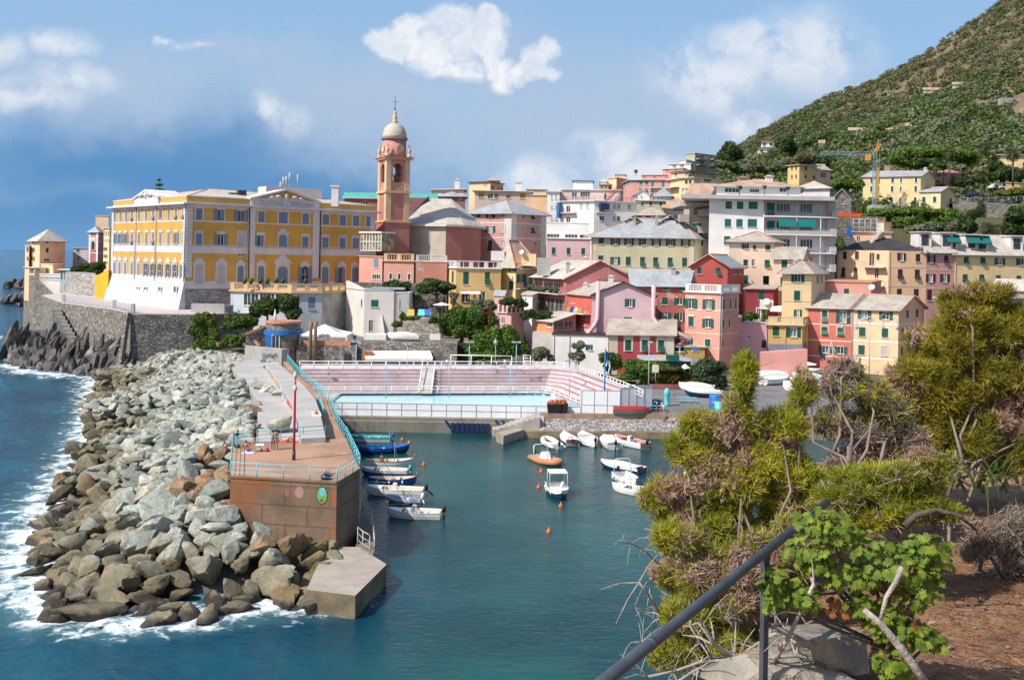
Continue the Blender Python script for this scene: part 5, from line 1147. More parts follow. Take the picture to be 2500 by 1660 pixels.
rt,fs,_=house('white_house','cream white blocky house with a small green window and an arched dark door','house',wA,wB,wB+(wD-wA),4,zt_,m_whh,'para',0,.05,mat('grey_flat_roof',(.33,.33,.33)),D=wD,wins=[(0,'c',[295],36,518,588,{'trim':None}),(0,'g',[258],20,712,825,{'trim':m_whh,'arch':False,'sh':m_dark}),(3,'c',[168],6,512,580,{'trim':None})])
mb=MB();f=fs[3];L_=f.L;mb.prism([wD,wA,wA+Vector((.3,.3)),wD+Vector((.5,.2))],zt_-.1,[at(25,335,195).z,zt_+.25,zt_+.25,at(25,335,195).z]);mb.build('parapet',[m_whh],rt)
mb=MB();f=fs[0];u0,z0_=f.hit(358,655);u1,z1_=f.hit(385,800);mb.hexa([f.pt(u0-.1,z1_-1,1.2),f.pt(u1+.3,z1_-1,1.2),f.pt(u1+.3,z1_-1,0),f.pt(u0-.1,z1_-1,0),f.pt(u0-.1,z0_,.1),f.pt(u0+.1,z0_,.1),f.pt(u0+.1,z0_,0),f.pt(u0-.1,z0_,0)]);mb.build('buttress',[m_whh],rt)
mb=MB();a=at(210,430,188);mb.obox((a.x+4,a.y+2.5,zt_+.2),6.2,3,.35);mb.build('skylight',[m_grey],rt)
house('white_annex','lower cream wing with slit windows right of the white house','house',xy(478,465,186.2),xy(625,470,187),xy(660,470,193),4,at(478,455,186).z,m_whh,'para',0,.03,m_whh,wins=[(0,'g',[537],5,520,615,{'trim':None})])
# first row of the village
m_yel1=stucco('warm_yellow_stucco',(.68,.45,.20));m_yel2=stucco('pale_yellow_stucco',(.73,.54,.30));m_cry=stucco('cream_yellow_stucco',(.78,.575,.33));m_peach=stucco('peach_stucco',(.66,.47,.34));m_peach2=stucco('light_peach_stucco',(.78,.505,.31))
m_mauve=stucco('mauve_stucco',(.58,.40,.42),streak=.1);m_dred=stucco('dusty_red_stucco',(.40,.155,.15),patch=((.46,.24,.22),.5,.55,.6));m_red1=stucco('crimson_stucco',(.42,.075,.085));m_red2=stucco('tomato_red_stucco',(.50,.115,.095));m_sal=stucco('salmon_pink_stucco',(.64,.305,.245));m_wea=stucco('weathered_red_stucco',(.42,.13,.11),patch=((.54,.34,.30),.35,.52,.8),streak=.35)
m_oli=stucco('khaki_stucco',(.53,.49,.33),streak=.12);m_rose=stucco('rose_stucco',(.56,.30,.27));m_pinkw=stucco('pale_pink_stucco',(.64,.42,.43))
use('A4');zt_=at(1070,218,200).z
rt,fs,_=house('yellow_house','yellow house with a white balustrade roof terrace and dark green shutters','house',xy(1070,300,200),xy(1500,300,202),xy(1510,300,210),4,zt_,m_yel1,'flat',0,.3,m_frame,D=xy(988,300,208),sh=m_shut,wins=[(0,'c',[1168],27,250,370,{}),(0,'f',[1372],24,252,372,{}),(3,'c',[1040],10,243,355,{}),(0,'g',[1160],30,462,540,{'trim':m_dark}),(0,'g',[1322],30,440,545,{'trim':None}),(0,'p',[1250],16,470,560,{'sh':m_wood})])
balustrade(rt,[fs[3].pt(0,0,-.1).xy,fs[0].pt(0,0,-.1).xy,fs[0].pt(fs[0].L,0,-.1).xy],zt_+.17,1.4,m_frame,post=.8,gap=1.4)
mb=MB();a,b=at(1110,442,199.8),at(1300,440,199.8);c,d=at(1120,460,197),at(1308,462,197);mb.hexa([c,d,b,a,c+Vector((0,0,.06)),d+Vector((0,0,.06)),b+Vector((0,0,.06)),a+Vector((0,0,.06))]);mb.build('awning',[m_cloth],rt)
use('A5');zt_=at(600,1008,205).z
rt,fs,ro=house('hip_roof_house','pale yellow house with a broad stone hip roof, dormer and tall green shutters','house',xy(553,1050,207),xy(705,1050,203),xy(905,1050,208),4,zt_,m_yel2,'hip',4.2,.9,m_slateb,ridge=m_ridge,sh=m_shut,D=xy(560,1050,224),wins=[(0,'o',[677],17,1030,1110,{}),(0,'c',[661],22,1200,1285,{'trim':m_trim}),(0,'o',[760],20,1300,1345,{}),(1,'o',[748],16,1132,1215,{}),(1,'o',[820],18,1132,1255,{})])
u,z_=fs[1].hit(712,1080);balcony(rt,fs[1],.1,fs[1].hit(880,1070)[0],z_,1.2);u,z_=fs[1].hit(715,1270);balcony(rt,fs[1],.1,fs[1].hit(855,1265)[0],z_,1.1)
p_=at(825,1055,203);mb=MB();mb.obox((p_.x,p_.y+.6,p_.z),3.0,2.4,at(825,940,203).z-p_.z);mb.build('dormer',[m_yel2],ro);f=Fr((p_.x-1.5,p_.y-.6),(p_.x+1.5,p_.y-.6));window(rt,f,.5,2.5,p_.z+.1,at(825,945,203).z-.2,'c',m_shut)
p_=at(530,960,206);mb=MB();mb.obox((p_.x,p_.y+1,p_.z-1),2.8,2.5,2);mb.build('dormer',[m_trimw],ro);dish(ro,at(762,950,202),.5);antenna(ro,at(1010,950,205),3);antenna(ro,at(1045,940,207),3.4)
mb=MB();p_=at(970,1100,196);mb.obox((p_.x,p_.y,p_.z-1),2.6,2,3.5);mb.build('chimney',[m_conc],ro)
use('A5');A,B,C=xy(872,1200,203),xy(1184,1200,188),xy(1828,1200,188);zt_=at(1184,1172,188).z
rt,fs,ro=house('gabled_house','long house with a blank dusty red gable and plant filled balconies on its side','house',A,B,C,3,zt_,m_dred,'gable0',at(1510,1012,188).z-zt_,.5,m_slatep,ridge=m_ridge,sh=m_shut,wins=[(0,'g',[920,1005,1090],34,1205,1290,{'trim':None}),(0,'c',[930,960,1020,1055,1100,1135],14,1352,1490,{'trim':None})],chim=[(.82,.12,.8,2.0,m_conc),(.5,.55,.9,.9),(.3,.75,.8,.8)])
for yb in(1325,1505):u,z_=fs[0].hit(1170,yb);balcony(rt,fs[0],.3,fs[0].L-.15,z_,1.6)
mb=MB();z_=fs[0].hit(1170,1325)[1]
for i in range(16):u=fs[0].L*(.06+.9*i/16);mb.ell(fs[0].pt(u,z_+.5+.5*random.random(),1.3),.5,.5,.55,7)
mb.build('balcony_plants',[leafmat('balcony_green',(.03,.07,.02),(.10,.10,.03),vs=1.5)],rt)
mb=MB();z_=fs[0].hit(1150,1205)[1];[fs[0].box(mb,fs[0].L*k,fs[0].L*(k+.28),z_+.5,z_+.56,.02,1.5)for k in(.04,.35,.66)];mb.build('awning',[m_cloth],rt)
antenna(ro,at(1592,1185,186),3.5)
house('small_white_house','small white hut with an oval window below the balconies','hut',xy(765,1370,195),xy(862,1350,192),xy(915,1360,197),5,at(862,1340,192).z,m_wall_w,'shed0',.3,.3,m_slatep,D=xy(790,1360,200),wins=[(0,'g',[797],8,1362,1400,{'trim':None}),(1,'g',[880],10,1370,1398,{'trim':None})],gutter=False)
use('A6');A,B,C=xy(500,700,189),xy(762,700,180),xy(1385,700,180);zt_=at(762,662,180).z
rt,fs,ro=house('mauve_house','mauve house with a wide gable, two white pipes and a red balcony side','house',A,B,C,3,zt_,m_mauve,'gable0',at(1085,540,180).z-zt_,.45,m_slateb,ridge=m_shutd,sh=m_shut,wins=[(1,'o',[1146],24,700,780,{'trim':None}),(1,'f',[1127],40,884,920,{'trim':None}),(0,'c',[580],20,690,745,{'trim':None}),(0,'c',[697],15,700,830,{'trim':None}),(0,'f',[618],14,885,965,{}),(0,'c',[687],20,865,970,{'trim':None})],chim=[(.75,.42,.9,1.4),(.3,.2,.8,.9)])
mb=MB();fs[0].box(mb,.02,fs[0].L-.02,fs[0].hit(700,1000)[1],zt_-.3,.005,.03);mb.build('side_render',[m_red2],rt)
u,z_=fs[0].hit(740,850);balcony(rt,fs[0],.1,fs[0].L-.1,z_,1.7)
for cc in(srgb(200,190,40),srgb(60,80,190),srgb(230,230,230),srgb(200,90,40)):
 mb=MB();u=fs[0].L*(.25+.15*[srgb(200,190,40),srgb(60,80,190),srgb(230,230,230),srgb(200,90,40)].index(cc));mb.obox(fs[0].pt(u,z_,.9),.6,.5,.5);mb.obox(fs[0].pt(u,z_+.5,.7),.6,.1,.5);mb.build('balcony_chair',[paint('chair_%d'%int(cc[0]*1000),cc)],rt)
for xx,ys_,yb in((826,525,900),(1384,560,880)):
 mb=MB();f=fs[1];u,zt2=f.hit(xx,ys_);_,zb2=f.hit(xx,yb);sgn=-1 if xx<1000 else 1
 mb.tube([f.pt(u,zt2,.35),f.pt(u,zb2,.35),f.pt(u+sgn*.6,zb2-1.2,.8),f.pt(u+sgn*(2.2 if sgn<0 else 6.2),zb2-(3 if sgn<0 else 3.6),2.5 if sgn<0 else 4.6)],.42,6);mb.build('flue_pipe',[m_pinkw],rt)
use('A6');zt_=at(935,1057,174).z
rt,fs,ro=house('crimson_house','single storey crimson house with three ornate green windows and cream quoins','house',xy(935,1100,174),xy(1592,1100,175),xy(1592,1100,180.2),3,zt_,m_red1,'shed0',2.1,.5,m_slateb,sh=m_shut,trim=m_trim,ridge=m_ridge,quoin=(m_trim,((0,0),(0,1)),1.6),wins=[(0,'c',[1131,1297,1461],31,1114,1222,{'orn':True,'tw':.28,'ks':{1:'f',2:'f'}})])
use('A6');rt,fs,_=house('low_white_house','low white house with a green shuttered window and a sagging dark roof terrace','house',xy(372,1080,175.5),xy(930,1070,174.5),xy(930,1080,181),3,at(600,1062,175).z,m_wall_w,'flat',0,.25,m_shutd,wins=[(0,'h',[750],24,1162,1218,{'trim':None,'sh':m_shut})],pipes=[(0,.3),(0,.02)])
house('concrete_garden_wall','streaked grey retaining wall left of the low white house','wall',xy(165,1090,178),xy(372,1060,175.6),xy(380,1060,181),3,at(280,1048,176.8).z,mat('streaked_render',(.44,.40,.37),streak=.6,vs=.4),None)
house('orange_annex','low orange and pink annex with a sloping grey roof below the balconies','house',xy(190,960,182),xy(375,960,178),xy(600,960,182),4,at(375,930,178).z,stucco('orange_stucco',(.60,.24,.11)),'shed0',1.2,.5,m_slatep,sidewall=m_rose,wins=[(0,'g',[335],26,940,985,{}),(1,'g',[430,530],32,942,988,{'trim':m_dark})],gutter=False)
use('A4');rt,fs,_=house('pink_turret','small pink pavilion with a red panelled parapet among the ivy','house',xy(1468,700,184),xy(1600,700,182),xy(1722,700,186),4,at(1600,650,182).z,stucco('dusty_pink_stucco',(.58,.36,.31)),'flat',0,.25,m_trimw,wins=[(0,'g',[1522],14,690,745,{'trim':None})])
z_=at(1600,650,182).z+.16;mb=MB();[(fs[i].box(mb,.02,fs[i].L-.02,z_,z_+1.25,-.3,-.1,0),[fs[i].box(mb,fs[i].L*k,fs[i].L*k+.35,z_,z_+1.3,-.095,.0,1)for k in(.0,.32,.64,.93)])for i in(0,1,3)];mb.build('parapet',[mat('brick_panel',(.30,.09,.06),pat='brick',ps=.3),m_trimw],rt)
house('arched_dovecote','pink garden wall with a round arched grey roof behind the ivy','wall',xy(1435,560,188),xy(1530,560,187),xy(1545,560,191),5,at(1480,480,188).z,stucco('dusty_pink_stucco',(.58,.36,.31)),'shed0',.8,.2,m_slateg,gutter=False)
use('A6');zt_=at(1190,552,184).z
rt,fs,ro=house('weathered_red_house','weathered red house with flaking plaster under a grey slate roof behind the mauve house','house',xy(1180,600,184),xy(1722,600,183),xy(1790,560,191),3,zt_,m_wea,'gable0',2.6,.6,m_slateg,D=xy(1120,560,192),sh=m_shut,wins=[(0,'b',[1360,1503,1660],28,560,606,{'trim':None,'sh':m_shutm}),(0,'c',[1500],30,687,760,{}),(0,'o',[1650],28,692,762,{}),(0,'o',[1500,1650],28,838,918,{}),(0,'c',[1636],28,992,1090,{}),(0,'d',[1403],9,685,758,{})],chim=[(.72,.35,.9,1.2,m_conc)])
use('B2');zt_=at(865,612,178).z
rt,fs,ro=house('balustrade_house','salmon house with cream bands and a white balustrade terrace on top','house',xy(522,650,180),xy(867,650,176),xy(1036,650,182),2,zt_,m_sal,'flat',0,.35,m_trimw,sh=m_shut,trim=m_trim,wins=[(0,'o',[747,580],28,672,768,{'orn':True,'tw':.12}),(0,'o',[740],26,858,942,{'orn':True,'tw':.14}),(0,'c',[578],26,838,928,{'orn':True,'tw':.14}),(0,'c',[737,573],27,1050,1122,{}),(1,'h',[890],10,668,765,{}),(1,'c',[951,1004],9,664,758,{}),(1,'c',[885,943],9,858,940,{}),(1,'c',[877],11,1052,1120,{'sh':m_shuto})],bands=[(at(867,785,176).z,at(867,772,176).z,m_trim),(at(867,1012,176).z,at(867,1000,176).z,m_trim),(at(867,1150,176).z,at(867,1142,176).z,m_trim)],pipes=[(0,.985),(1,.02)])
balustrade(rt,[fs[0].pt(.1,0,.1).xy,fs[0].pt(fs[0].L-.1,0,.1).xy,fs[1].pt(fs[1].L,0,.1).xy],zt_+.18,1.4,m_frame,post=.7,gap=.3)
use('B2');zt_=at(925,362,193).z
rt,fs,ro=house('tomato_red_house','tomato red gabled house with a yellow edged roof behind the balustrade house','house',xy(572,450,192),xy(925,450,192),xy(1082,450,200),3,zt_,m_red2,'gable1',at(748,245,192).z-zt_,.4,m_slateg,ridge=m_ridge,sh=m_shut,wins=[(0,'c',[656],21,362,428,{}),(0,'f',[837],22,368,432,{}),(1,'d',[995,1050],12,378,430,{'trim':None})])
use('B1');zt_=at(1010,812,222).z
rt,fs,ro=house('khaki_villa','long khaki villa with a grey hip roof, two dormers and rows of green shutters','house',xy(148,850,222),xy(1010,850,222),xy(1212,850,232),8,zt_,m_oli,'hip',3.9,.9,m_slateg,ridge=m_ridge,sh=m_shut,trim=m_trim,wins=[(0,'o',[350,463,585,690,810,935],19,824,880,{'ks':{2:'h'},'dy':.014}),(0,'c',[232],22,818,875,{}),(0,'c',[228],22,968,1012,{}),(0,'o',[347],19,980,1042,{}),(0,'c',[457,575,684,805,926],21,978,1050,{'ks':{1:'f',2:'f',3:'f'}}),(1,'c',[1072,1122,1170],10,838,895,{})],bands=[(at(1010,895,222).z,at(1010,885,222).z,m_trim),(at(1010,1075,222).z,at(1010,1062,222).z,m_trim)],quoin=(m_trim,((0,0),(0,1),(1,0)),1.3),pipes=[(0,.992),(0,.006)],chim=[(.33,.3,.7,1.5,m_conc),(.55,.3,.7,2,m_conc),(.67,.42,.8,1,m_conc)])
for x in(492,800):
 p_=at(x,742,226);mb=MB();mb.obox((p_.x,p_.y+1.5,p_.z-.6),2.7,4,2.3);mb.build('dormer',[m_trimw],ro);f=Fr((p_.x-1.35,p_.y-.5),(p_.x+1.35,p_.y-.5));window(rt,f,.4,2.3,p_.z+.0,p_.z+1.5,'g',None,m_frame,.12)
 mb=MB();a,b,c=[Vector((p_.x+dx,p_.y-.9,p_.z+dz))for dx,dz in((-1.9,1.6),(0,2.8),(1.9,1.6))];k=Vector((0,5,0));mb.hexa([a,b,b+k,a+k]+[q+Vector((0,0,.12))for q in(a,b,b+k,a+k)]);mb.hexa([b,c,c+k,b+k]+[q+Vector((0,0,.12))for q in(b,c,c+k,b+k)]);mb.build('dormer_roof',[m_slateg],ro)
for x,y in((690,712),(745,735),(790,700)):dish(ro,at(x,y,227),.5)
use('A5');house('white_hall','flat roofed white hall with a strip of dark windows behind the stone hip roof','building',xy(1000,720,236),xy(1400,720,236),xy(1400,700,250),8,at(1200,648,236).z,m_wall_w,'flat',0,.1,m_frame,wins=[(0,'g',[1062,1235,1375],60,752,785,{'trim':None})])
rt,fs,_=house('pale_pink_house','pale pink house with three small green shutters left of the khaki villa','house',xy(1003,850,226),xy(1418,850,226),xy(1418,800,236),8,at(1200,800,226).z,m_pinkw,'flat',0,.25,m_trimw,sh=m_shut,wins=[(0,'c',[1066,1209,1349],18,880,945,{})])
use('A5');zt_=at(650,545,252).z
rt,fs,ro=house('pink_apartments','pink four storey apartment house with cream corners and a grey slate roof','apartment house',xy(240,600,255),xy(662,600,250),xy(992,600,260),10,zt_,m_rose,'hip',3.3,.9,m_slateg,ridge=m_ridge,sh=m_shut,trim=m_trimw,wins=[(0,'c',[348],22,548,598,{}),(0,'o',[463,462],20,548,600,{}),(0,'g',[586],17,548,598,{}),(0,'o',[461],22,676,738,{}),(0,'p',[580],22,672,738,{'sh':m_shutp}),(0,'f',[458],20,810,908,{}),(0,'b',[576],18,815,880,{'sh':m_shutp}),(1,'g',[776],14,560,606,{}),(1,'f',[864],17,564,612,{}),(1,'p',[726,950],22,678,745,{'sh':m_shutp}),(1,'f',[866],20,686,748,{}),(1,'g',[722,890],16,815,860,{})],bands=[(at(662,652,250).z,at(662,640,250).z,m_trimw),(at(662,795,250).z,at(662,782,250).z,m_trimw)],quoin=(m_trimw,((0,1),(1,0),(1,1)),2.0))
use('E2')
house('beige_apartments','long beige flat roofed apartment block with ochre blinds behind the grey slate roof','apartment block',xy(650,380,290),xy(1540,385,290),xy(1545,380,305),12,at(1000,310,290).z,stucco('beige_stucco',(.54,.44,.37)),'flat',0,.8,m_trimw,wins=[(0,'b',[755,1420],44,335,420,{'sh':m_shuto,'trim':None}),(0,'b',[998],30,355,430,{'sh':mat('red_blind',(.30,.12,.07)),'trim':None}),(0,'b',[1190],36,370,430,{'sh':MATS['red_blind'],'trim':None}),(0,'g',[900],40,345,430,{'trim':None})],chim=[(.78,.5,1.8,3.2)])
house('peach_block','peach blank walled block right of the beige apartments','apartment block',xy(1540,450,288),xy(1808,450,288),xy(1812,450,300),12,at(1650,375,288).z,m_peach2,'flat',0,.3,m_frame)
house('white_low_block','pale flat roofed block on the ridge left of the beige apartments','apartment block',xy(-20,330,310),xy(470,340,305),xy(480,320,320),12,at(300,285,307).z,stucco('pinkish_white_stucco',(.58,.48,.45)),'flat',0,1.0,m_trimw,wins=[(0,'b',[145,365],18,325,350,{'sh':m_shuto}),(0,'g',[520],30,340,400,{})],chim=[(.78,.4,1.6,3.4)])
house('cottage','brick red cottage with a low grey roof and dishes below the ridge','house',xy(70,420,275),xy(500,410,275),xy(500,390,285),12,at(280,385,275).z,stucco('brick_red2',(.30,.14,.12)),'hip',1.3,.6,m_slateg,wins=[(0,'g',[125,410],25,400,440,{})])
house('penthouse_block','cream penthouse block with a dark sloping roof edge on the ridge','apartment block',xy(560,230,330),xy(900,215,325),xy(1110,230,335),20,at(750,165,327).z,m_peach2,'flat',0,.7,m_dark,wins=[(0,'g',[800,835],14,190,215,{}),(1,'g',[1030,1080],18,235,280,{}),(1,'b',[940],25,225,280,{'sh':m_shuto})])
house('roof_cabin','small peach rooftop cabin with a green awning above the penthouse block','cabin',xy(880,180,330),xy(1030,180,330),xy(1030,180,338),30,at(950,130,330).z,m_peach2,'hip',.9,.4,m_roofo,wins=[(0,'g',[930],28,140,190,{})])
house('cream_block','distant cream flat roofed block between the chimneys on the ridge','apartment block',xy(1490,320,335),xy(1800,330,335),xy(1800,320,345),15,at(1650,285,335).z,m_cry,'flat',0,.4,m_trimw)
use('A5');zt_=at(1200,440,262).z;m_wht=stucco('bright_white_stucco',(.74,.72,.69),streak=.1)
house('white_block_tower','tall narrow white block with small windows left of the red balconies','apartment block',xy(1003,400,268),xy(1122,400,268),xy(1130,400,280),10,at(1060,348,268).z,m_wht,'flat',0,.5,m_frame,wins=[(0,'p',[1048,1090],8,480,505,{'trim':None,'sh':m_shutp}),(0,'p',[1048,1090],8,592,615,{'trim':None,'sh':m_shutp}),(0,'p',[1048,1090],8,372,420,{'trim':None,'sh':m_shutp})])
rt,fs,_=house('balcony_block','white and pink modern block with red railed balconies and blue awnings','apartment block',xy(1118,600,264),xy(1450,600,258),xy(1860,600,262),10,zt_,m_wht,'flat',0,.7,m_frame,wins=[(0,'b',[1330,1390],14,462,508,{'sh':m_shutp}),(0,'g',[1205],20,480,545,{'trim':None}),(0,'g',[1205],20,590,640,{'trim':None}),(1,'g',[1525],22,480,540,{'trim':None}),(1,'g',[1528],22,580,625,{'trim':None}),(1,'b',[1650,1690,1790],15,462,510,{'sh':m_shutp}),(1,'g',[1690],16,582,628,{}),(1,'b',[1645,1790],12,582,625,{'sh':m_shutp})])
m_redrail=paint('red_railing',(.36,.05,.06))
for y in(548,640):u,z_=fs[0].hit(1200,y);balcony(rt,fs[0],.2,fs[0].hit(1282,y)[0],z_,1.2,rail=m_redrail)
u,z_=fs[1].hit(1520,545);balcony(rt,fs[1],fs[1].hit(1465,545)[0],fs[1].hit(1580,545)[0],z_,1.2,rail=m_redrail)
mb=MB();u0,z_=fs[1].hit(1497,458);fs[1].box(mb,u0,fs[1].hit(1580,458)[0],z_-1.6,z_,.3,1.4);mb.build('awning',[m_navy],rt);mb=MB();u0,z_=fs[0].hit(1122,455);fs[0].box(mb,.1,fs[0].hit(1150,455)[0],z_-4,z_,.3,1.6);mb.build('awning',[m_blue],rt)
rt2,fs2,_=house('white_penthouse','white rooftop storey with a wide window set back above the red balconies','penthouse',xy(1130,420,270),xy(1700,420,268),xy(1720,400,278),zt_-1,at(1400,330,269).z,stucco('pinkish_white_stucco',(.58,.48,.45)),'flat',0,.5,m_frame,wins=[(0,'g',[1368],46,345,400,{}),(0,'g',[1265],24,355,400,{}),(0,'p',[1560],10,365,425,{'sh':m_shutd})])
house('white_cabin','white lift housing with a dark cornice on top of the penthouse','cabin',xy(1252,300,273),xy(1440,300,273),xy(1440,300,281),zt_,at(1345,246,273).z,m_wht,'flat',0,.35,m_dark)
railing('railing','dark red railing with chairs round the roof terrace of the white modern block',[fs[0].pt(.2,zt_+.2,-.3),fs[0].pt(fs[0].L,zt_+.2,-.3),fs[1].pt(fs[1].L,zt_+.2,-.3)],h=1.1,m=m_redrail,spacing=1.6,r=.035)
use('E1');mb=MB();a,b=at(540,850,266),at(700,700,266)
for d in(0,1.2):mb.tube([a+Vector((0,d,0)),b+Vector((0,d,0))],.12,4);mb.tube([a+Vector((0,d,1.1)),b+Vector((0,d,1.1))],.06,4)
for i in range(14):q=a.lerp(b,i/13);mb.box(q.x-.3,q.y,q.z,q.x+.3,q.y+1.2,q.z+.06);mb.tube([q,q+Vector((0,0,1.1))],.04,4)
tag(mb.build('fire_stair',[m_redrail]),'dark red open stair on the roof terrace of the white modern block','stair')
use('B2');zt_=at(1370,118,204).z
rt,fs,ro=house('cream_house','tall cream pink house with a stone hip roof and scattered green shutters','house',xy(940,200,203),xy(1372,200,203),xy(1462,200,214),3,zt_,stucco('cream_pink_stucco',(.76,.58,.45)),'hip',1.9,.6,m_slateb,ridge=m_ridge,sh=m_shut,wins=[(0,'h',[1108],22,138,188,{}),(0,'g',[1185],15,150,192,{'frame':m_shut}),(0,'c',[1312],25,148,198,{}),(0,'d',[1100],22,290,348,{'frame':m_dark}),(0,'d',[1174],16,288,352,{}),(0,'f',[1306],26,292,362,{}),(0,'c',[1098],26,440,522,{}),(0,'c',[1300,1290],26,445,520,{}),(0,'d',[1163],6,484,500,{'trim':None})])
rt,fs,ro=house('cream_wing','lower cream wing with a slate gable roof right of the cream pink house','house',xy(1366,330,200),xy(1632,330,200),xy(1700,330,206),3,at(1500,275,200).z,stucco('cream_pink_stucco',(.76,.58,.45)),'gable0',2.2,.45,m_slateb,sh=m_shut,wins=[(0,'c',[1470],28,296,368,{}),(0,'c',[1448],15,456,530,{})])
rt,fs,ro=house('dark_crimson_house','small dark crimson house with a flat stone roof and a big white dish','house',xy(1097,650,194),xy(1365,650,194),xy(1410,650,199),3,at(1230,572,194).z,stucco('dark_crimson_stucco',(.30,.055,.07)),'shed0',.5,.4,m_slateb,sh=m_shut,wins=[(0,'c',[1250],28,588,672,{'trim':None}),(0,'g',[1225],18,755,875,{'trim':m_frame})])
dish(rt,at(1300,720,193),.7);mb=MB();p_=at(1298,765,193.5);mb.obox(p_,2.4,1.0,1.8);mb.build('air_conditioner',[m_frame],rt)
house('pink_terrace','blank pink terrace wall with hanging washing between the salmon and yellow houses','house',xy(1050,950,184),xy(1305,950,184),xy(1310,950,196),2,at(1180,900,184).z,stucco('baby_pink_stucco',(.64,.34,.36),streak=.15),'flat',0,.1,m_conc,wins=[(0,'d',[1133],18,1018,1045,{'trim':None}),(0,'d',[1275],22,1060,1135,{'trim':None,'frame':m_dark})])
house('pink_buttress_house','shadowed pink side wall leaning between the balustrade house and the pink terrace','house',xy(970,1000,181),xy(1050,980,183.6),xy(1055,950,190),2,at(1000,880,182).z,stucco('baby_pink_stucco',(.64,.34,.36)),'shed0',.6,.2,m_slateb,gutter=False)
mb=MB();mb.prism([xy(1250,1200,176),xy(1690,1180,174),xy(1690,1180,174)+Vector((0,1.2)),xy(1250,1200,176)+Vector((0,1.2))],2,[at(1250,1180,176).z,at(1690,1150,174).z,at(1690,1150,174).z+.1,at(1250,1180,176).z+.1]);tag(mb.build('harbour_ramp_wall',[stucco('ramp_pink',(.56,.27,.24))]),'long pink ramp wall rising behind the white parasols','wall')
use('B2');zt_=at(1455,400,188).z
rt,fs,ro=house('yellow_tower_house','narrow pale yellow tower house with a stone hip roof','house',xy(1450,450,188),xy(1730,450,188),xy(1860,450,196),3,zt_,m_cry,'hip',at(1560,300,190).z-zt_,.7,m_slateb,ridge=m_ridge,sh=m_shut,trim=m_trim,wins=[(0,'o',[1598],30,415,505,{}),(0,'c',[1592],30,588,680,{}),(0,'o',[1597],18,768,845,{}),(1,'d',[1790,1825],10,430,520,{})],bands=[(at(1730,695,188).z,at(1730,685,188).z,m_trim),(at(1730,525,188).z,at(1730,515,188).z,m_trim)],chim=[(.3,.3,.8,.8)])
zt2=at(1320,915,184).z
rt,fs,ro=house('yellow_balcony_house','yellow lower house with a cream balustrade balcony and grey plinth','house',xy(1312,1000,184),xy(1642,1000,184),xy(1700,1000,190),2,zt2,stucco('buttercup_stucco',(.64,.40,.15)),'flat',0,.45,m_cry,sh=m_shut,wins=[(0,'c',[1390],32,930,1020,{}),(0,'o',[1557],32,940,1030,{'trim':m_frame,'tw':.1})],plinth=(at(1312,1095,184).z,mat('grey_plinth',(.22,.235,.27))),pipes=[(0,.5)])
balustrade(rt,[fs[0].pt(0,0,.2).xy,fs[0].pt(fs[0].L,0,.2).xy,fs[1].pt(fs[1].L,0,.2).xy],zt2+.17,1.45,m_cry,post=1.6,gap=.33)
mb=MB();a,b=at(1325,770,186),at(1445,735,186);mb.hexa([at(1330,785,184),at(1440,790,184),b,at(1350,740,186)]+[q+Vector((0,0,.06))for q in(at(1330,785,184),at(1440,790,184),b,at(1350,740,186))]);mb.build('awning',[m_cloth],rt)
use('B3');A,B,C=xy(238,950,188),xy(960,950,181),xy(1165,950,192);zt_=at(960,907,181).z;mid=.5
u_=(B-A).normalized();Mx=A+u_*(Fr(A,B).hit(592,950)[0])
rt,fs,ro=house('red_harbour_house','red half of the harbour house with cream bands and green shutters over the square','house',A,Mx,Mx+(C-B),1.5,zt_,stucco('coral_red_stucco',(.52,.155,.115)),'gable0',2.4,.5,m_slateb,sh=m_shut,trim=m_trim,wins=[(0,'o',[518],27,915,1008,{'tw':.1}),(0,'f',[371],23,908,1002,{}),(0,'f',[370,498],26,1038,1100,{}),(0,'o',[376,496],26,1190,1248,{'tw':.12})],bands=[(at(592,1035,184).z,at(592,1025,184).z,m_trim),(at(592,1165,184).z,at(592,1155,184).z,m_trim),(at(592,1293,184).z,at(592,1283,184).z,m_trim)],pipes=[(0,.99)],gutter=True,ridge=None)
f=fs[0];u,zd_=f.hit(480,1395);mb=MB();f.box(mb,u-1.3,u+1.0,1.6,f.hit(480,1330)[1],.01,.1);mb.build('door',[m_shut],rt);mb=MB();f.box(mb,u-2,u+1.8,f.hit(480,1325)[1],f.hit(480,1308)[1],.01,.3);mb.build('shop_sign',[m_dark],rt)
rt,fs,ro=house('peach_harbour_house','peach half of the harbour house with an open right side and green shutters','house',Mx+u_*.02,B,C,1.5,zt_,m_peach2,'gable0',2.4,.5,m_slateb,D=Mx+(C-B)+u_*.02,sh=m_shut,ridge=m_ridge,wins=[(0,'o',[688,860],26,912,975,{}),(0,'c',[671,852],26,1042,1115,{'trim':m_trim}),(0,'c',[665],26,1185,1262,{'trim':m_trim}),(0,'p',[846],26,1195,1270,{'trim':m_trim,'sh':m_shutw}),(0,'p',[655],28,1345,1440,{'sh':m_shutd}),(1,'c',[1032,1108],11,905,968,{}),(1,'c',[992,1066],11,1052,1118,{}),(1,'c',[988],11,1195,1268,{})],bands=[(at(960,1030,181).z,at(960,1018,181).z,m_frame),(at(960,1172,181).z,at(960,1160,181).z,m_frame),(at(960,1310,181).z,at(960,1298,181).z,m_frame)],pipes=[(0,.01)])
house('salmon_attic_house','salmon upper storey with one green shutter rising behind the harbour house roof','house',xy(358,730,197),xy(740,730,195),xy(820,740,203),3,at(740,690,195).z,m_sal,'shed0',.3,.15,m_terra,sh=m_shut,wins=[(0,'c',[545],20,735,792,{'trim':None})],gutter=False)
dish(rt,at(745,745,193),.6)
use('E5');f=Fr(A,B);
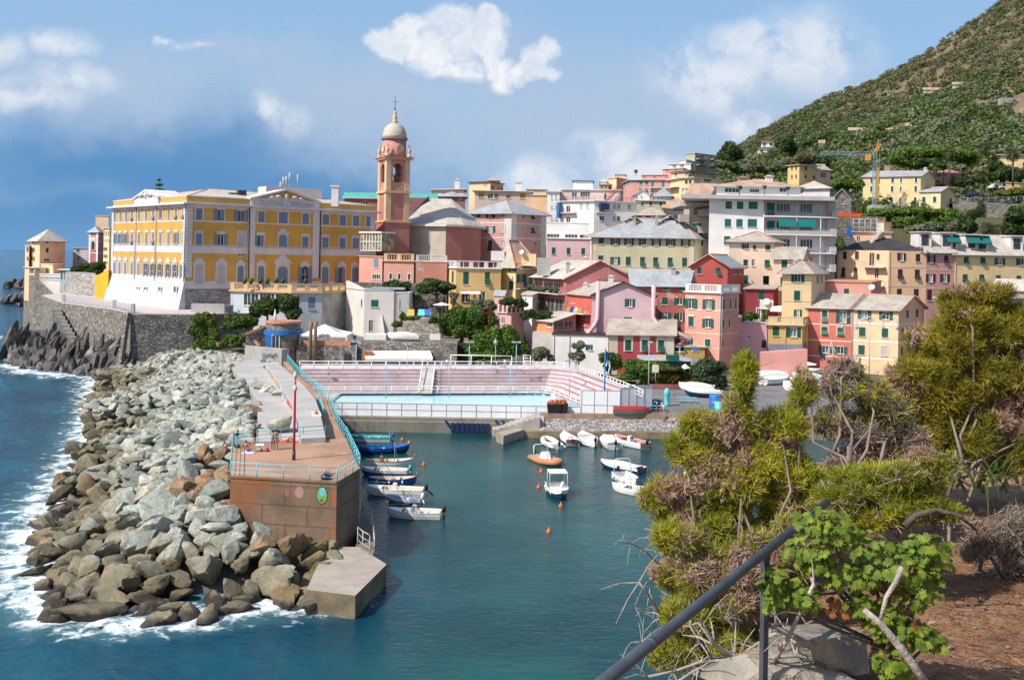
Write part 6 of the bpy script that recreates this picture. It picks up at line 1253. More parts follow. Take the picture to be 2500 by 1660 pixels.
for nm,lab,(x,y),col_ in(('banner','dark cloth hanging below the window of the red harbour house',(1925,410),m_navy),):
 u,z_=f.hit(x,y);mb=MB();f.box(mb,u-.4,u+.4,z_-.6,z_+.5,.2,.25);tag(mb.build(nm,[col_]),lab,'cloth')
use('B3');zt_=at(470,420,222).z;P0,P1,P2,P3,P4=xy(468,500,222),xy(880,500,215),xy(1180,500,217),xy(1405,500,219),xy(2000,520,224)
zt1=at(1180,438,217).z;dv=Vector((4,14))
rt,fs,ro=house('ochre_corner_house','ochre peach corner house with brown shutters and a black tarred roof','apartment house',P0,P1,P1+Vector((12,8)),3,zt1,m_peach2,None,0,0,None,sh=m_shutd,wins=[(0,'c',[532,628],15,436,500,{}),(0,'f',[520,618],15,565,645,{}),(0,'g',[785],16,575,655,{}),(0,'c',[797],12,458,505,{}),(0,'h',[755],12,450,550,{})],pipes=[(0,.03)])
for yb,xa_,xb_ in((562,690,860),(712,690,850)):u,z_=fs[0].hit(800,yb);balcony(rt,fs[0],fs[0].hit(xa_,yb)[0],fs[0].hit(xb_,yb)[0],z_,1.5)
rtb,fsb,rob=house('ochre_middle_house','ochre peach house with brown flap shutters between the corner house and the pink house','apartment house',P1,P2,P2+dv,3,zt1,m_peach2,None,0,0,None,sh=m_shutd,wins=[(0,'o',[983],16,450,512,{}),(0,'c',[1116],19,458,520,{}),(0,'f',[974,1110],20,580,660,{}),(0,'c',[967,1102],20,735,795,{})],bands=[(at(1180,570,217).z,at(1180,563,217).z,m_trim),(at(1180,720,217).z,at(1180,712,217).z,m_trim)],pipes=[(0,.02)])
add_roof(rtb,[P0,P2,P2+Vector((2,15)),P0+Vector((8,15))],zt1,'hip',2.9,.7,m_slated,inset=6)
rt,fs,ro=house('rose_apartments','narrow rose pink apartment house with brown shutters under a pale slate roof with dormers','apartment house',P2+Vector((.02,0)),P3,P3+dv,3,zt1,m_rose,'gable0',4.3,.6,m_slatep,sh=m_shutd,wins=[(0,'o',[1220],16,465,528,{}),(0,'f',[1340],18,470,535,{}),(0,'o',[1215,1328],18,617,682,{}),(0,'c',[1208,1320],20,742,828,{})],bands=[(at(1400,590,219).z,at(1400,583,219).z,m_trim),(at(1400,738,219).z,at(1400,730,219).z,m_trim)])
rt,fs,ro2=house('yellow_apartments','long yellow apartment house with green shutters and teal awninged dormers at the right edge','apartment house',P3+Vector((.02,0)),P4,P4+dv,3,zt1-.2,m_yel2,'gable0',4.3,.7,m_slatep,sh=m_shut,wins=[(0,'f',[1500,1633],20,480,538,{}),(0,'o',[1768,1940],20,490,545,{'dy':.01}),(0,'f',[1492],20,620,685,{}),(0,'f',[1625],20,622,680,{}),(0,'c',[1757,1920],20,628,690,{})],pipes=[(0,.01)])
for x,y,aw in((1160,345,0),(1330,350,0),(1375,360,1),(1530,365,1),(1617,370,1),(1890,375,0)):
 p_=at(x,y,219.4+(x-1180)*.0085);rr_=ro if x<1400 else ro2;mb=MB();mb.obox((p_.x,p_.y+1.5,p_.z-1.6),2.8,4.5,3.2);mb.obox((p_.x,p_.y+1.2,p_.z+1.6),3.4,5.4,.18);mb.build('dormer',[m_trimw],rr_)
 mb=MB();f=Fr((p_.x-1.4,p_.y-.75),(p_.x+1.4,p_.y-.75));f.box(mb,.6,2.2,p_.z-1.3,p_.z+1.2,.005,.05);mb.build('dormer_window',[m_pane if not aw else m_dark],rr_)
 if aw:mb=MB();a=p_;mb.hexa([Vector((a.x-1.5,a.y-2.2,a.z-.4)),Vector((a.x+1.5,a.y-2.2,a.z-.4)),Vector((a.x+1.5,a.y-.8,a.z+1.3)),Vector((a.x-1.5,a.y-.8,a.z+1.3)),Vector((a.x-1.5,a.y-2.3,a.z-.2)),Vector((a.x+1.5,a.y-2.3,a.z-.2)),Vector((a.x+1.5,a.y-.8,a.z+1.45)),Vector((a.x-1.5,a.y-.8,a.z+1.45))]);mb.build('awning',[m_shutt],rr_)
rt,fs,_=house('roof_terrace_house','small peach rooftop house with a railed terrace and outside stair','house',xy(595,400,226),xy(900,400,226),xy(910,400,236),zt1-1,at(690,285,226).z,m_peach2,'flat',0,.4,m_trimw,wins=[(0,'g',[642],14,318,362,{}),(0,'g',[842],18,322,352,{})])
zr_=at(690,285,226).z+.2;railing('railing','thin white railing round the rooftop terrace of the small peach rooftop house',[fs[0].pt(0,zr_,-.1),fs[0].pt(fs[0].L*.62,zr_,-.1)],h=2.8,m=m_frame,spacing=1.5,r=.04)
house('stair_tower','peach stair tower with a pale blue door on the roof terrace','tower',xy(783,280,226.5),xy(843,280,225.5),xy(903,280,228),zr_-.1,at(843,203,225.5).z,m_peach2,'flat',0,.2,m_terra,wins=[(0,'p',[808],13,218,262,{'sh':paint('pale_blue_door',srgb(150,180,215)),'trim':None})])
mb=MB();a,b=at(735,375,224),at(825,275,224.5)
for i in range(13):q=a.lerp(b,i/12);mb.box(q.x-.3,q.y,q.z-.2,q.x+.3,q.y+1.2,q.z)
mb.tube([a+Vector((0,0,1.2)),b+Vector((0,0,1.2))],.06,4);tag(mb.build('outside_stair',[m_trimw]),'pale outside stair climbing to the peach stair tower','stair')
house('hidden_roof_house','low house with a stone roof and red dormer partly behind the big shrub','house',xy(1270,830,190),xy(1640,810,186),xy(1960,790,196),3,at(1500,802,188).z,m_rose,'hip',2.2,.6,m_slateb,sh=m_shut,wins=[(i,'c',xs,20,y,y+62,{})for i,xs in((0,[1340,1450,1560]),(1,[1700,1800,1900]))for y in(850,960,1070)])
house('gable_roof_house','pale roofed gable house above the big shrub at the right edge','house',xy(1700,780,200),xy(2000,800,196),xy(2100,760,204),3,at(1850,745,198).z,m_rose,'gable0',2.0,.5,m_slatep,wins=[])
use('B1');zt_=at(1140,500,216).z;A,B,Cc=xy(1130,600,216),xy(1582,600,216),xy(2130,600,216)
rt,fs,ro=house('white_apartments','big white modern apartment block with teal blinds and a wide flat concrete roof edge','apartment block',A,B,B+Vector((3,14)),6,zt_,m_wht,None,wins=[(0,'b',[1293,1388],27,518,580,{'sh':m_shutt,'trim':None}),(0,'b',[1496],38,520,582,{'sh':m_shutt,'trim':None}),(0,'b',[1287,1383],27,664,730,{'sh':m_shutt,'trim':None}),(0,'b',[1490],39,666,732,{'sh':m_shutt,'trim':None}),(0,'b',[1281,1378],27,808,875,{'sh':m_shutt,'trim':None})])
m_slab=mat('grey_concrete_edge',(.44,.42,.40),var=.08,streak=.2)
mb=MB();fA,fC=A+Vector((-6.5,-1.6)),xy(2178,480,213.5);zs0,zs1=at(1300,500,215).z,at(1300,467,215).z;mb.prism([fA,fC,fC+Vector((4,17)),fA+Vector((4,17))],zs0,zs1);mb.build('roof_slab',[m_slab],rt)
mb=MB();g=Fr(B,Cc);g.box(mb,.02,g.L,6,zs0-.01,-13,-2.3,0);mb.build('recessed_wall',[stucco('lilac_white_stucco',(.60,.57,.60))],rt)
mb=MB();g.box(mb,g.L,g.L+1.9,6,zs0-.01,-13.2,-1.3);mb.build('end_wall',[m_slab],rt)
gin=Fr(g.pt(0,0,-2.07).xy,g.pt(g.L,0,-2.07).xy)
for yb in(640,790,940,1085):
 z_=g.hit(1800,yb)[1];bo=MB();g.box(bo,.05,g.L+1.5,z_-.28,z_,-2.29,.5);bb_=bo.build('balcony',[m_frame],rt)
 mb=MB();g.box(mb,g.L+.5,g.L+1.52,z_+.003,z_+1.3,-2.2,.55);mb.build('parapet',[m_slab],bb_)
 mb=MB()
 if yb==790:g.box(mb,.1,g.L+.45,z_+.003,z_+.75,.4,.5)
 for l in(.75,1.1):mb.tube([g.pt(.1,z_+l,.45),g.pt(g.L+.5,z_+l,.45)],.04,4)
 for i in range(22):q=.1+(g.L+.3)*i/21;mb.tube([g.pt(q,z_,.45),g.pt(q,z_+1.1,.45)],.025,4)
 mb.build('railing',[m_grey if yb!=790 else m_slab],bb_,uv=False)
 zt3=z_+3.9*.86
 for xx,hw_,k_ in((1643,24,'b'),(1745,44,'g'),(1938,40,'g')):
  u,_=gin.hit(xx,yb);window(rt,gin,u-hw_*.034,u+hw_*.034,z_+.05 if k_=='b' else z_+.9,zt3-.5,k_,m_shutt,None)
mb=MB();z_=g.hit(1800,655)[1];[mb.hexa([g.pt(g.hit(a,700)[0],z_-2.0,.75),g.pt(g.hit(b,700)[0],z_-2.0,.75),g.pt(g.hit(b,700)[0],z_-2.0,.68),g.pt(g.hit(a,700)[0],z_-2.0,.68),g.pt(g.hit(a,700)[0],z_-.3,.45),g.pt(g.hit(b,700)[0],z_-.3,.45),g.pt(g.hit(b,700)[0],z_-.3,.38),g.pt(g.hit(a,700)[0],z_-.3,.38)])for a,b in((1702,1848),(1862,2010))];mb.build('awning',[mat('teal_canvas',(.012,.17,.17))],rt)
for xx in(1580,1855,2055):u,_=g.hit(xx,700);mb=MB();mb.tube([g.pt(u,6,.3),g.pt(u,zs0,.3)],.09,5);mb.build('column',[m_trimw],rt)
house('orange_roof_penthouse','white penthouse with a sloping orange tiled roof on the white modern block','penthouse',xy(1190,460,228),xy(1890,460,228),xy(1880,440,244),zs1-.5,at(1500,385,226).z,m_wht,'hip',2.1,.8,m_roofo,wins=[(0,'g',[1320],60,405,445,{}),(0,'g',[1508],40,412,445,{}),(0,'g',[1745],30,405,440,{})],chim=[(.3,.5,2.2,1.2,m_roofo),(.62,.35,1.6,1.2)])
house('grey_side_block','beige grey modern block with boxy balconies left of the white apartments','apartment block',xy(965,620,226),xy(1135,620,226),xy(1140,600,238),6,at(1050,556,226).z,stucco('beige_grey_stucco',(.54,.47,.42)),'flat',0,.1,m_slab,wins=[(0,'b',[1036],34,572,632,{'sh':m_shuto,'trim':None}),(0,'b',[1032],34,700,725,{'sh':m_shutt,'trim':None})])
mb=MB();a,b=at(890,555,224),at(1128,525,224);mb.prism([(a.x,224),(b.x,224),(b.x,238),(a.x,238)],a.z,b.z);tag(mb.build('roof_slab',[m_slab]),'wide grey concrete roof slab of the beige grey modern block','roof slab')
for i,(x0_,x1_,y0_,y1_)in enumerate(((1052,1135,585,642),(888,965,628,688),(1045,1135,725,780))):a,b=at(x0_,y1_,223),at(x1_,y0_,223);mb=MB();mb.box(a.x,223,a.z,b.x,226,b.z);tag(mb.build('balcony_box',[mat('taupe_render',(.36,.31,.29))]),'boxy taupe balcony jutting from the beige grey modern block','balcony','boxy taupe balconies')
house('orange_slope_house','house with a big sloping orange roof behind the beige grey block','house',xy(920,530,240),xy(1110,520,240),xy(1240,500,250),10,at(1000,498,240).z,m_trimw,'gable0',4,.4,m_roofo,wins=[])
house('orange_awning_house','wide roofed house with an orange awning and navy posts','house',xy(770,600,244),xy(950,600,244),xy(960,560,256),10,at(850,545,244).z,stucco('dim_white',(.5,.5,.5)),'hip',1.9,1.2,m_roofo,sh=m_navy,wins=[(0,'o',[862,915],10,545,600,{'trim':None}),(0,'o',[862,915],10,630,665,{'trim':None})])
use('E1');a,b=at(1470,915,243),at(1590,985,242);mb=MB();mb.hexa([Vector((a.x,241,b.z)),Vector((b.x,241,b.z)),Vector((b.x,243,a.z)),Vector((a.x,243,a.z)),Vector((a.x,241,b.z+.08)),Vector((b.x,241,b.z+.08)),Vector((b.x,243,a.z+.08)),Vector((a.x,243,a.z+.08))]);tag(mb.build('awning',[mat('orange_canvas',(.62,.26,.09))]),'bright orange awning under the wide roof beside the grey modern block','awning')
use('E1')
house('olive_garden_house','olive house with green shutters between the white block and the pink hillside house','house',xy(1010,900,278),xy(1450,910,278),xy(1455,880,290),10,at(1200,862,278).z,m_oli,'flat',0,.5,m_slab,sh=m_shut,wins=[(0,'c',[1103,1238,1400],18,868,930,{'trim':None})])
house('long_roof_house','low building with a pale stone roof and ochre windows below the olive house','house',xy(1020,1110,258),xy(1470,1110,258),xy(1470,1080,268),10,at(1200,1065,258).z,m_cry,'hip',1.9,.8,m_slateb,wins=[(0,'b',[1060,1320],38,1095,1150,{'sh':m_shuto}),(0,'g',[1200],40,1095,1150,{})])
house('white_garden_house','small white house with a curved roofline below the pink hillside house','house',xy(970,800,290),xy(1220,800,290),xy(1220,790,298),12,at(1100,765,290).z,m_wht,'gable1',1.5,.4,m_slateg,wins=[(0,'g',[1010,1095],12,775,805,{'trim':None})])
house('grey_roof_villa','villa with a grey slate hip roof in front of the ochre hillside block','house',xy(1290,800,288),xy(1580,790,288),xy(1600,780,298),12,at(1420,765,288).z,m_trimw,'hip',2.2,.5,m_slateg,wins=[(0,'g',[1365,1425],12,790,830,{})])
rt,fs,_=house('pink_hillside_house','pink hillside apartment house with mint shutters and a flat railed roof','apartment house',xy(905,600,318),xy(1530,610,314),xy(1540,600,328),15,at(1200,528,316).z,m_rose,'flat',0,.6,m_slab,D=xy(800,600,330),sh=m_shutm,wins=[(0,'c',[1082,1172],25,545,600,{'trim':None}),(0,'f',[1075,1167],25,662,712,{'trim':None}),(0,'c',[1268,1437],20,558,635,{'trim':None}),(0,'c',[1260],22,672,750,{'trim':None}),(3,'c',[820,880],12,545,610,{'trim':None})])
for yb in(648,740):u,z_=fs[0].hit(1350,yb);balcony(rt,fs[0],fs[0].hit(1232,yb)[0],fs[0].hit(1500,yb)[0],z_,1.4,rail=m_grey)
house('pink_penthouse','set back pink rooftop storey on the pink hillside house','penthouse',xy(1100,490,324),xy(1490,495,322),xy(1490,480,332),30,at(1300,450,323).z,m_rose,'flat',0,.3,m_terra,wins=[(0,'g',[1140,1300],18,460,500,{})])
house('peach_hillside_block','peach block with crenellated roof terrace left of the pink hillside house','apartment block',xy(560,540,336),xy(690,540,332),xy(850,540,340),15,at(690,488,332).z,m_peach2,'flat',0,.4,m_trimw,wins=[(0,'g',[600],22,590,640,{}),(1,'g',[715],14,505,540,{})])
house('peach_upper_storey','smaller peach storey with a dark canopy above the peach hillside block','penthouse',xy(680,460,340),xy(840,460,340),xy(840,450,348),30,at(760,440,340).z,m_peach2,'flat',0,.3,m_grey)
house('orange_terrace_block','orange terrace block with green awning at the left of the hillside houses','apartment block',xy(420,650,330),xy(560,650,330),xy(570,640,340),15,at(490,598,330).z,stucco('terrace_orange',(.60,.30,.10)),'flat',0,.3,m_wht,wins=[(0,'g',[460,520],20,615,660,{})])
house('small_white_cabin','small white rooftop cabin above the orange terrace block','cabin',xy(430,580,334),xy(540,580,334),xy(540,570,342),25,at(490,545,334).z,m_wht,'hip',.9,.3,m_slatep)
rt,fs,_=house('ochre_hillside_block','ochre hillside block with long balconies and teal awnings above the grey roof','apartment block',xy(1705,650,300),xy(1920,650,296),xy(2420,640,306),12,at(1920,490,297).z,m_yel2,'flat',0,.8,m_trimw,D=xy(1540,640,308),sh=m_shutd,wins=[(0,'c',[1810,1873],22,530,580,{'trim':m_trim}),(0,'g',[1750,1808,1870],20,655,700,{'trim':None}),(1,'g',[2150],60,495,560,{'trim':None}),(1,'g',[1990],40,510,570,{'trim':None})])
u,z_=fs[1].hit(1940,600);balcony(rt,fs[1],.2,fs[1].L-.5,z_,1.6,rail=m_frame);u,z_=fs[3].hit(1620,645);balcony(rt,fs[3],.5,fs[3].L-.2,z_,1.6,rail=m_frame)
mb=MB();fs[1].box(mb,.6,5,z_-.9,z_-.2,.3,1.7);mb.build('awning',[MATS['teal_canvas']],rt);mb=MB();fs[3].box(mb,3,fs[3].L-.4,z_-8.5,z_-7.6,.3,1.8);mb.build('awning',[MATS['teal_canvas']],rt)
house('pink_upper_block','long pale pink block with a balustrade roof above the ochre hillside block','apartment block',xy(1560,460,322),xy(1840,420,316),xy(2220,420,330),20,at(1840,375,316).z,m_peach,'flat',0,.9,m_roofo,wins=[(0,'g',[1640,1810],22,410,460,{}),(1,'c',[1920],25,395,430,{'sh':m_shutm})])
house('salmon_terrace_block','salmon block with terraces stepping up the hill','apartment block',xy(1430,400,345),xy(1760,390,340),xy(1900,380,352),25,at(1600,345,342).z,m_salm,'flat',0,.4,m_trimw,wins=[(0,'g',[1500,1640],18,360,390,{})])
house('pale_step_block','pale terrace block with green parasol above the salmon block','apartment block',xy(1540,320,360),xy(1880,310,356),xy(1900,300,368),30,at(1700,268,358).z,m_trimw,'flat',0,.4,m_frame,wins=[(0,'g',[1620,1740],28,282,320,{})])
rt,fs,_=house('green_grey_block','grey green modern block with stacked balconies high on the hill','apartment block',xy(1780,200,385),xy(1945,200,380),xy(2295,210,388),40,at(1945,95,380).z,stucco('grey_green_stucco',(.40,.40,.29)),'flat',0,.3,m_trimw,wins=[(1,'g',[2035],62,118,185,{'trim':None}),(1,'g',[2030],62,205,280,{'trim':None}),(1,'g',[2225],30,118,185,{'trim':None}),(1,'g',[2225],30,205,270,{'trim':None}),(1,'g',[2225],30,300,360,{'trim':None})])
for yb in(190,285):u,z_=fs[1].hit(2035,yb);balcony(rt,fs[1],fs[1].hit(1965,yb)[0],fs[1].hit(2110,yb)[0],z_,1.4,rail=m_grey);balcony(rt,fs[1],fs[1].hit(2185,yb)[0],fs[1].hit(2285,yb)[0],fs[1].hit(2230,yb+8)[1],1.4,rail=m_grey)
house('slope_roof_house','house with a sloping roof terrace left of the grey green block','house',xy(1700,260,372),xy(1800,255,368),xy(1960,250,376),30,at(1800,205,368).z,m_trimw,'flat',0,.3,m_slab)
use('B4')
rt,fs,ro=house('lone_yellow_house','yellow two storey house alone among the trees below the crane','house',xy(190,1290,335),xy(275,1290,330),xy(405,1285,334),15,at(275,1215,330).z,m_yel1,'flat',0,.7,m_trimw,sh=m_shut,wins=[(0,'c',[222,252],6,1225,1255,{'trim':None}),(0,'c',[222,252],6,1290,1315,{'trim':None}),(1,'c',[326],9,1226,1256,{'trim':None}),(1,'c',[322,385],9,1290,1315,{'trim':None}),(1,'b',[385],9,1230,1256,{'sh':m_shutp})])
house('yellow_house_annex','pale roofed annex with a stair beside the lone yellow house','house',xy(405,1290,334),xy(505,1290,338),xy(505,1280,346),15,at(450,1250,336).z,m_peach,'hip',1.8,.5,m_slatep,wins=[(0,'d',[455],20,1270,1310,{'trim':None})])
house('stone_roof_house','house with a broad pale hip roof below the lone yellow house','house',xy(250,1370,262),xy(500,1390,258),xy(520,1380,268),10,at(400,1385,260).z,m_trimw,'hip',2.0,.6,m_slatep)
house('grey_gable_house','grey stone gable house between the white apartments and the round tree','house',xy(520,1470,258),xy(660,1470,258),xy(690,1470,266),8,at(590,1470,258).z,mat('grey_brown_stone_wall',(.30,.26,.23),pat='stone',var=.2),'gable1',2.7,.4,m_shutd,wins=[(0,'g',[600],14,1465,1505,{})])
use('E4');zt_=at(930,515,296).z
rt,fs,ro=house('yellow_farmhouse','long pale yellow farmhouse with a grey roof and white framed dark windows on the hill','house',xy(150,700,300),xy(938,700,294),xy(1135,690,304),20,zt_,stucco('butter_stucco',(.70,.55,.30),streak=.08),'gable0',2.0,.4,m_slateg,sh=m_shut,trim=m_frame,ridge=m_ridge,wins=[(0,'c',[876,556,365,271],17,528,592,{'dy':-.035}),(0,'c',[872,550,360,266],17,640,716,{'dy':-.035}),(0,'c',[864,542,352,262],18,795,872,{'dy':-.03}),(0,'g',[674],14,540,598,{}),(0,'g',[668],14,650,716,{}),(0,'g',[660],14,800,876,{}),(0,'c',[255],16,985,1010,{})],chim=[(.95,.5,.8,.8)])
house('yellow_farm_wing','lower pale yellow wing with a slate roof at the right of the farmhouse','house',xy(920,800,292.5),xy(1212,800,289),xy(1405,790,299),20,at(1212,718,289).z,stucco('butter_stucco',(.70,.55,.30)),'gable0',1.7,.35,m_slateg,D=xy(1120,790,304),sh=m_shut,trim=m_frame,ridge=m_ridge,wins=[(0,'c',[1132,984],24,786,864,{}),(1,'c',[1350],15,812,872,{'trim':None})])
house('pink_villa','pink villa with a tiled roof behind the palm trunks on the hill','house',xy(1130,520,325),xy(1505,520,325),xy(1510,500,335),25,at(1300,465,325).z,m_rose,'hip',1.5,.4,mat('pink_tiles',(.50,.22,.18),pat='slate'),wins=[(0,'c',[1185],25,482,515,{'sh':m_shutt,'trim':None}),(0,'d',[1260,1380],30,480,515,{'trim':None})])
house('pink_chimney_house','pink chimney house with a flat white slab peeping over the farmhouse roof','house',xy(440,440,320),xy(525,440,320),xy(525,430,326),25,at(480,370,320).z,m_rose,'flat',0,.1,m_trimw)
house('yellow_edge_house','yellow house with a teal shutter behind the palm at the right edge','house',xy(2000,400,330),xy(2400,400,330),xy(2400,380,340),25,at(2200,215,330).z,m_cry,'hip',1.5,.6,m_shutd,wins=[(0,'c',[2012],12,225,290,{'sh':m_shutt,'trim':None})])
house('yellow_lower_house','low yellow house front beside the parked white car','house',xy(2100,660,312),xy(2400,660,312),xy(2400,640,320),20,at(2250,600,312).z,m_yel1,'flat',0,.3,m_trimw)
mb=MB();a,b=at(1395,880,292),at(2360,860,288);mb.prism([(a.x,a.y),(b.x,b.y),(b.x+3,b.y+3),(a.x,a.y+3)],15,a.z);tag(mb.build('hillside_wall',[m_stone]),'long grey stone retaining wall under the hillside road','wall')
mb=MB();a2,b2=at(1395,845,296),at(2360,800,300);mb.prism([(a.x,a.y+1),(b.x,b.y+1),(b.x+4,b.y+16),(a.x,a.y+16)],a.z-1,[a.z-.05,a.z-.05,a.z+2,a.z+2]);tag(mb.build('hillside_road',[m_asph]),kind='structure')
railing('railing','grey railing along the hillside road above the stone wall',[a+Vector((0,.5,0)),a.lerp(b,.5)+Vector((0,.5,0)),b+Vector((0,.5,0))],h=1.6,m=m_grey,spacing=2,r=.04)
use('B1');mb=MB();a,b=at(2150,700,246),at(2330,640,246);mb.box(a.x,246,8,b.x+8,248,at(2200,640,246).z);tag(mb.build('terrace_retaining_wall',[m_stone]),'tall pale rubble retaining wall right of the white apartments','wall')
use('B3');a,b=at(545,320,244),at(597,245,244);mb=MB();mb.box(a.x,243.9,a.z,b.x,244.0,b.z);tag(mb.build('blue_sheet',[m_blue]),'bright blue sheet hanging on the rubble retaining wall','sheet')
a=at(440,160,246);b=at(660,150,246);mb=MB();[mb.tube([a.lerp(b,i/12),a.lerp(b,i/12)+Vector((0,0,1.2))],.05,4)for i in range(13)];mb.box(a.x,245.95,a.z,b.x,246.0,a.z+.9);tag(mb.build('site_netting',[m_orange]),'orange site netting along the top of the rubble retaining wall','netting')
use('B4')
for x,y,w_,h_,lab in((1255,665,130,34,'long low farm shed with a flat pale roof high on the brown slope'),(705,965,130,45,'small pale cottage with a low gable roof among the olive trees'),(585,990,60,30,'tiny cottage with a pink gable left of the pale cottage'),(440,1060,36,60,'narrow white house end among the olive trees'),(1080,930,36,44,'white water tank like shed on the wooded slope'),(960,965,80,26,'low stone hut on the wooded slope'),(1440,625,70,28,'half hidden grey rock roofed barn high on the slope')):
 Y=on_hill(x,y+h_*.45)
 house('hillside_cottage',lab,'cottage',xy(x-w_/2,y,Y),xy(x+w_/2,y,Y),xy(x+w_/2+4,y,Y+7),at(x,y+h_/2,Y).z-2.5,at(x,y-h_*.1,Y).z,m_trimw,'gable0',1.6,.5,m_roofo,wins=[(0,'g',[x-w_*.2,x+w_*.2],w_*.06,y,y+h_*.3,{'trim':None})],gutter=False)
use('B4');mb=MB();a,b=at(1770,760,on_hill(1850,770)),at(1935,740,on_hill(1850,770));mb.box(a.x,a.y,a.z-5,b.x+10,a.y+4,b.z+1);tag(mb.build('outcrop',[mat('pale_rock_face',(.38,.34,.30),var=.3,vs=.2,bump=1)]),'pale grey rock face on the slope at the right edge','rock')
for lab,x,y,w_,rf in(('white villa with stacked terraces between the two round hill trees',50,1060,110,0),('pale lower terrace villa below the white stacked villa',30,1110,120,0)):
 Y=on_hill(x,y+40);rt,fs,_=house('terrace_villa',lab,'villa',xy(x-w_/2,y+20,Y),xy(x+w_/2,y,Y),xy(x+w_/2,y,Y+8),at(x,y+50,Y).z,at(x,y-18,Y).z,m_wht,'flat',0,1.0,m_roofo,wins=[(0,'g',[x-30,x+20],12,y-8,y+18,{'sh':m_shutp})]);u,z_=fs[0].hit(x,y+25);balcony(rt,fs[0],.5,fs[0].L-.5,z_,1.5,rail=m_frame)
use('E4');house('villa_wall','low pale garden house below the round hill tree','cottage',xy(-480,400,345),xy(-380,390,345),xy(-370,380,350),30,at(-430,360,345).z,m_trimw,'shed0',.8,.3,m_roofo,gutter=False)
# far left group on the rocks
use('E3');zt_=at(690,318,288).z
rt,fs,ro=house('peach_villa','peach sea villa with green shutters and a pale pyramid roof on the rocks','villa',xy(525,400,296),xy(692,400,288),xy(1135,400,296),14,zt_,m_peach2,'hip',2.9,.9,m_slatep,sh=m_shut,wins=[(0,'c',[574],15,335,385,{'trim':None}),(0,'o',[578],13,465,540,{'trim':None}),(0,'o',[578],13,620,690,{'trim':None}),(1,'c',[822],26,340,385,{'trim':None}),(1,'c',[822],25,466,550,{'trim':None}),(1,'g',[815],45,650,700,{'trim':None})],bands=[(at(690,340,288).z,zt_-.01,m_trimw)])
house('peach_villa_wing','narrow peach wing with a roof terrace on the sea side of the villa','house',xy(440,450,296.5),xy(505,450,293),xy(524,440,296.2),14,at(480,430,294).z,m_peach2,'flat',0,.3,m_trimw,wins=[(0,'c',[480],18,450,530,{'trim':None}),(0,'c',[482],16,620,680,{'trim':None})])
house('peach_lower_block','low peach block with dark doors at the foot of the sea villa','house',xy(430,870,290),xy(600,870,284),xy(800,860,286),8,at(600,815,284).z,m_peach2,'flat',0,.4,m_trimw,wins=[(0,'g',[550],40,820,915,{'trim':None}),(1,'g',[672],26,828,870,{})])
house('peach_mid_block','peach mid terrace block with a white parapet below the sea villa','house',xy(690,800,288.5),xy(922,800,285.5),xy(1100,790,290),8,at(922,755,285.5).z,m_peach2,'flat',0,.2,m_frame)
house('sea_arcade','white terrace with a row of small arches under the sea villa','terrace',xy(690,980,283),xy(1050,980,279),xy(1060,960,286),5,at(1050,935,279).z,m_trimw,'flat',0,.2,m_frame,wins=[(0,'d',[715,755,795,832,872,910,948,986,1025],14,965,1015,{'trim':None})])
house('bath_pavilion','grey pavilion with tall turquoise panels right of the arcade','pavilion',xy(1045,950,278),xy(1180,950,276),xy(1215,940,283),5,at(1100,850,277).z,m_grey,'flat',0,.8,m_trimw,wins=[(0,'p',[1075,1135],16,875,1015,{'trim':None,'sh':m_shutt})])
mb=MB();mb.prism([xy(420,1000,292),xy(600,1000,282),xy(1130,1050,274),xy(1200,1050,272),xy(1200,1000,295),xy(450,1000,305)],0,[at(600,935,283).z-k for k in(.2,.2,7.5,8,.2,.2)]);tag(mb.build('villa_base',[m_stone]),'grey stone substructure carrying the peach sea villa above the rocks','wall')
mb=MB();mb.prism([xy(1130,1050,262),xy(1230,1050,250),xy(1660,1000,245),xy(1660,1000,258),xy(1230,1000,276)],0,at(1400,1050,250).z+2);tag(mb.build('cove_wall',[mat('pale_masonry',(.40,.37,.35),pat='stone',pc=(.2,.2,.2))]),'pale rubble wall with a small gateway between the villa and the orange wall','wall')
house('lavender_house','pale lavender house with two shuttered windows right of the sea villa','house',xy(1268,560,302),xy(1530,560,300),xy(1535,550,310),10,at(1400,478,301).z,stucco('lavender_stucco',(.46,.42,.46)),'flat',0,.35,m_slab,sh=m_shutb,wins=[(0,'h',[1370],22,490,545,{'trim':None}),(0,'c',[1370],22,610,680,{'trim':None})])
rt,fs,ro=house('red_tower_villa','slim dark pink tower villa with white quoins and a grey pyramid roof','villa',xy(1545,500,292),xy(1705,500,289),xy(1800,500,298),10,at(1705,180,289).z,stucco('dark_pink_stucco',(.36,.14,.145)),'hip',1.3,.6,m_slateg,wins=[(0,'p',[1625],32,345,500,{'arch':True,'trim':m_trimw,'tw':.3,'sh':m_shutd}),(1,'g',[1750],15,320,365,{})],bands=[(at(1705,272,289).z,at(1705,262,289).z,m_trimw),(at(1705,560,289).z,at(1705,548,289).z,m_trimw)],quoin=(m_trimw,((0,0),(0,1)),.9))
house('yellow_sea_house','tall pale yellow house squeezed beside the college','house',xy(1803,400,274),xy(1900,400,270),xy(1985,400,276),10,at(1900,122,270).z,m_cry,'flat',0,.6,m_trimw,sh=m_shut,wins=[(0,'c',[1828,1858,1890],8,180,245,{'trim':None}),(0,'c',[1828,1858,1890],7,320,355,{'trim':None}),(0,'o',[1825,1855],7,460,510,{'trim':None}),(0,'o',[1828,1855],8,585,635,{'trim':None}),(0,'o',[1828,1855],8,700,745,{'trim':None})])
house('beige_tall_house','tall blank beige house behind the slim tower villa','house',xy(1660,100,318),xy(1890,100,318),xy(1900,100,328),10,at(1770,-90,318).z,m_peach,'flat',0,.2,m_trimw)
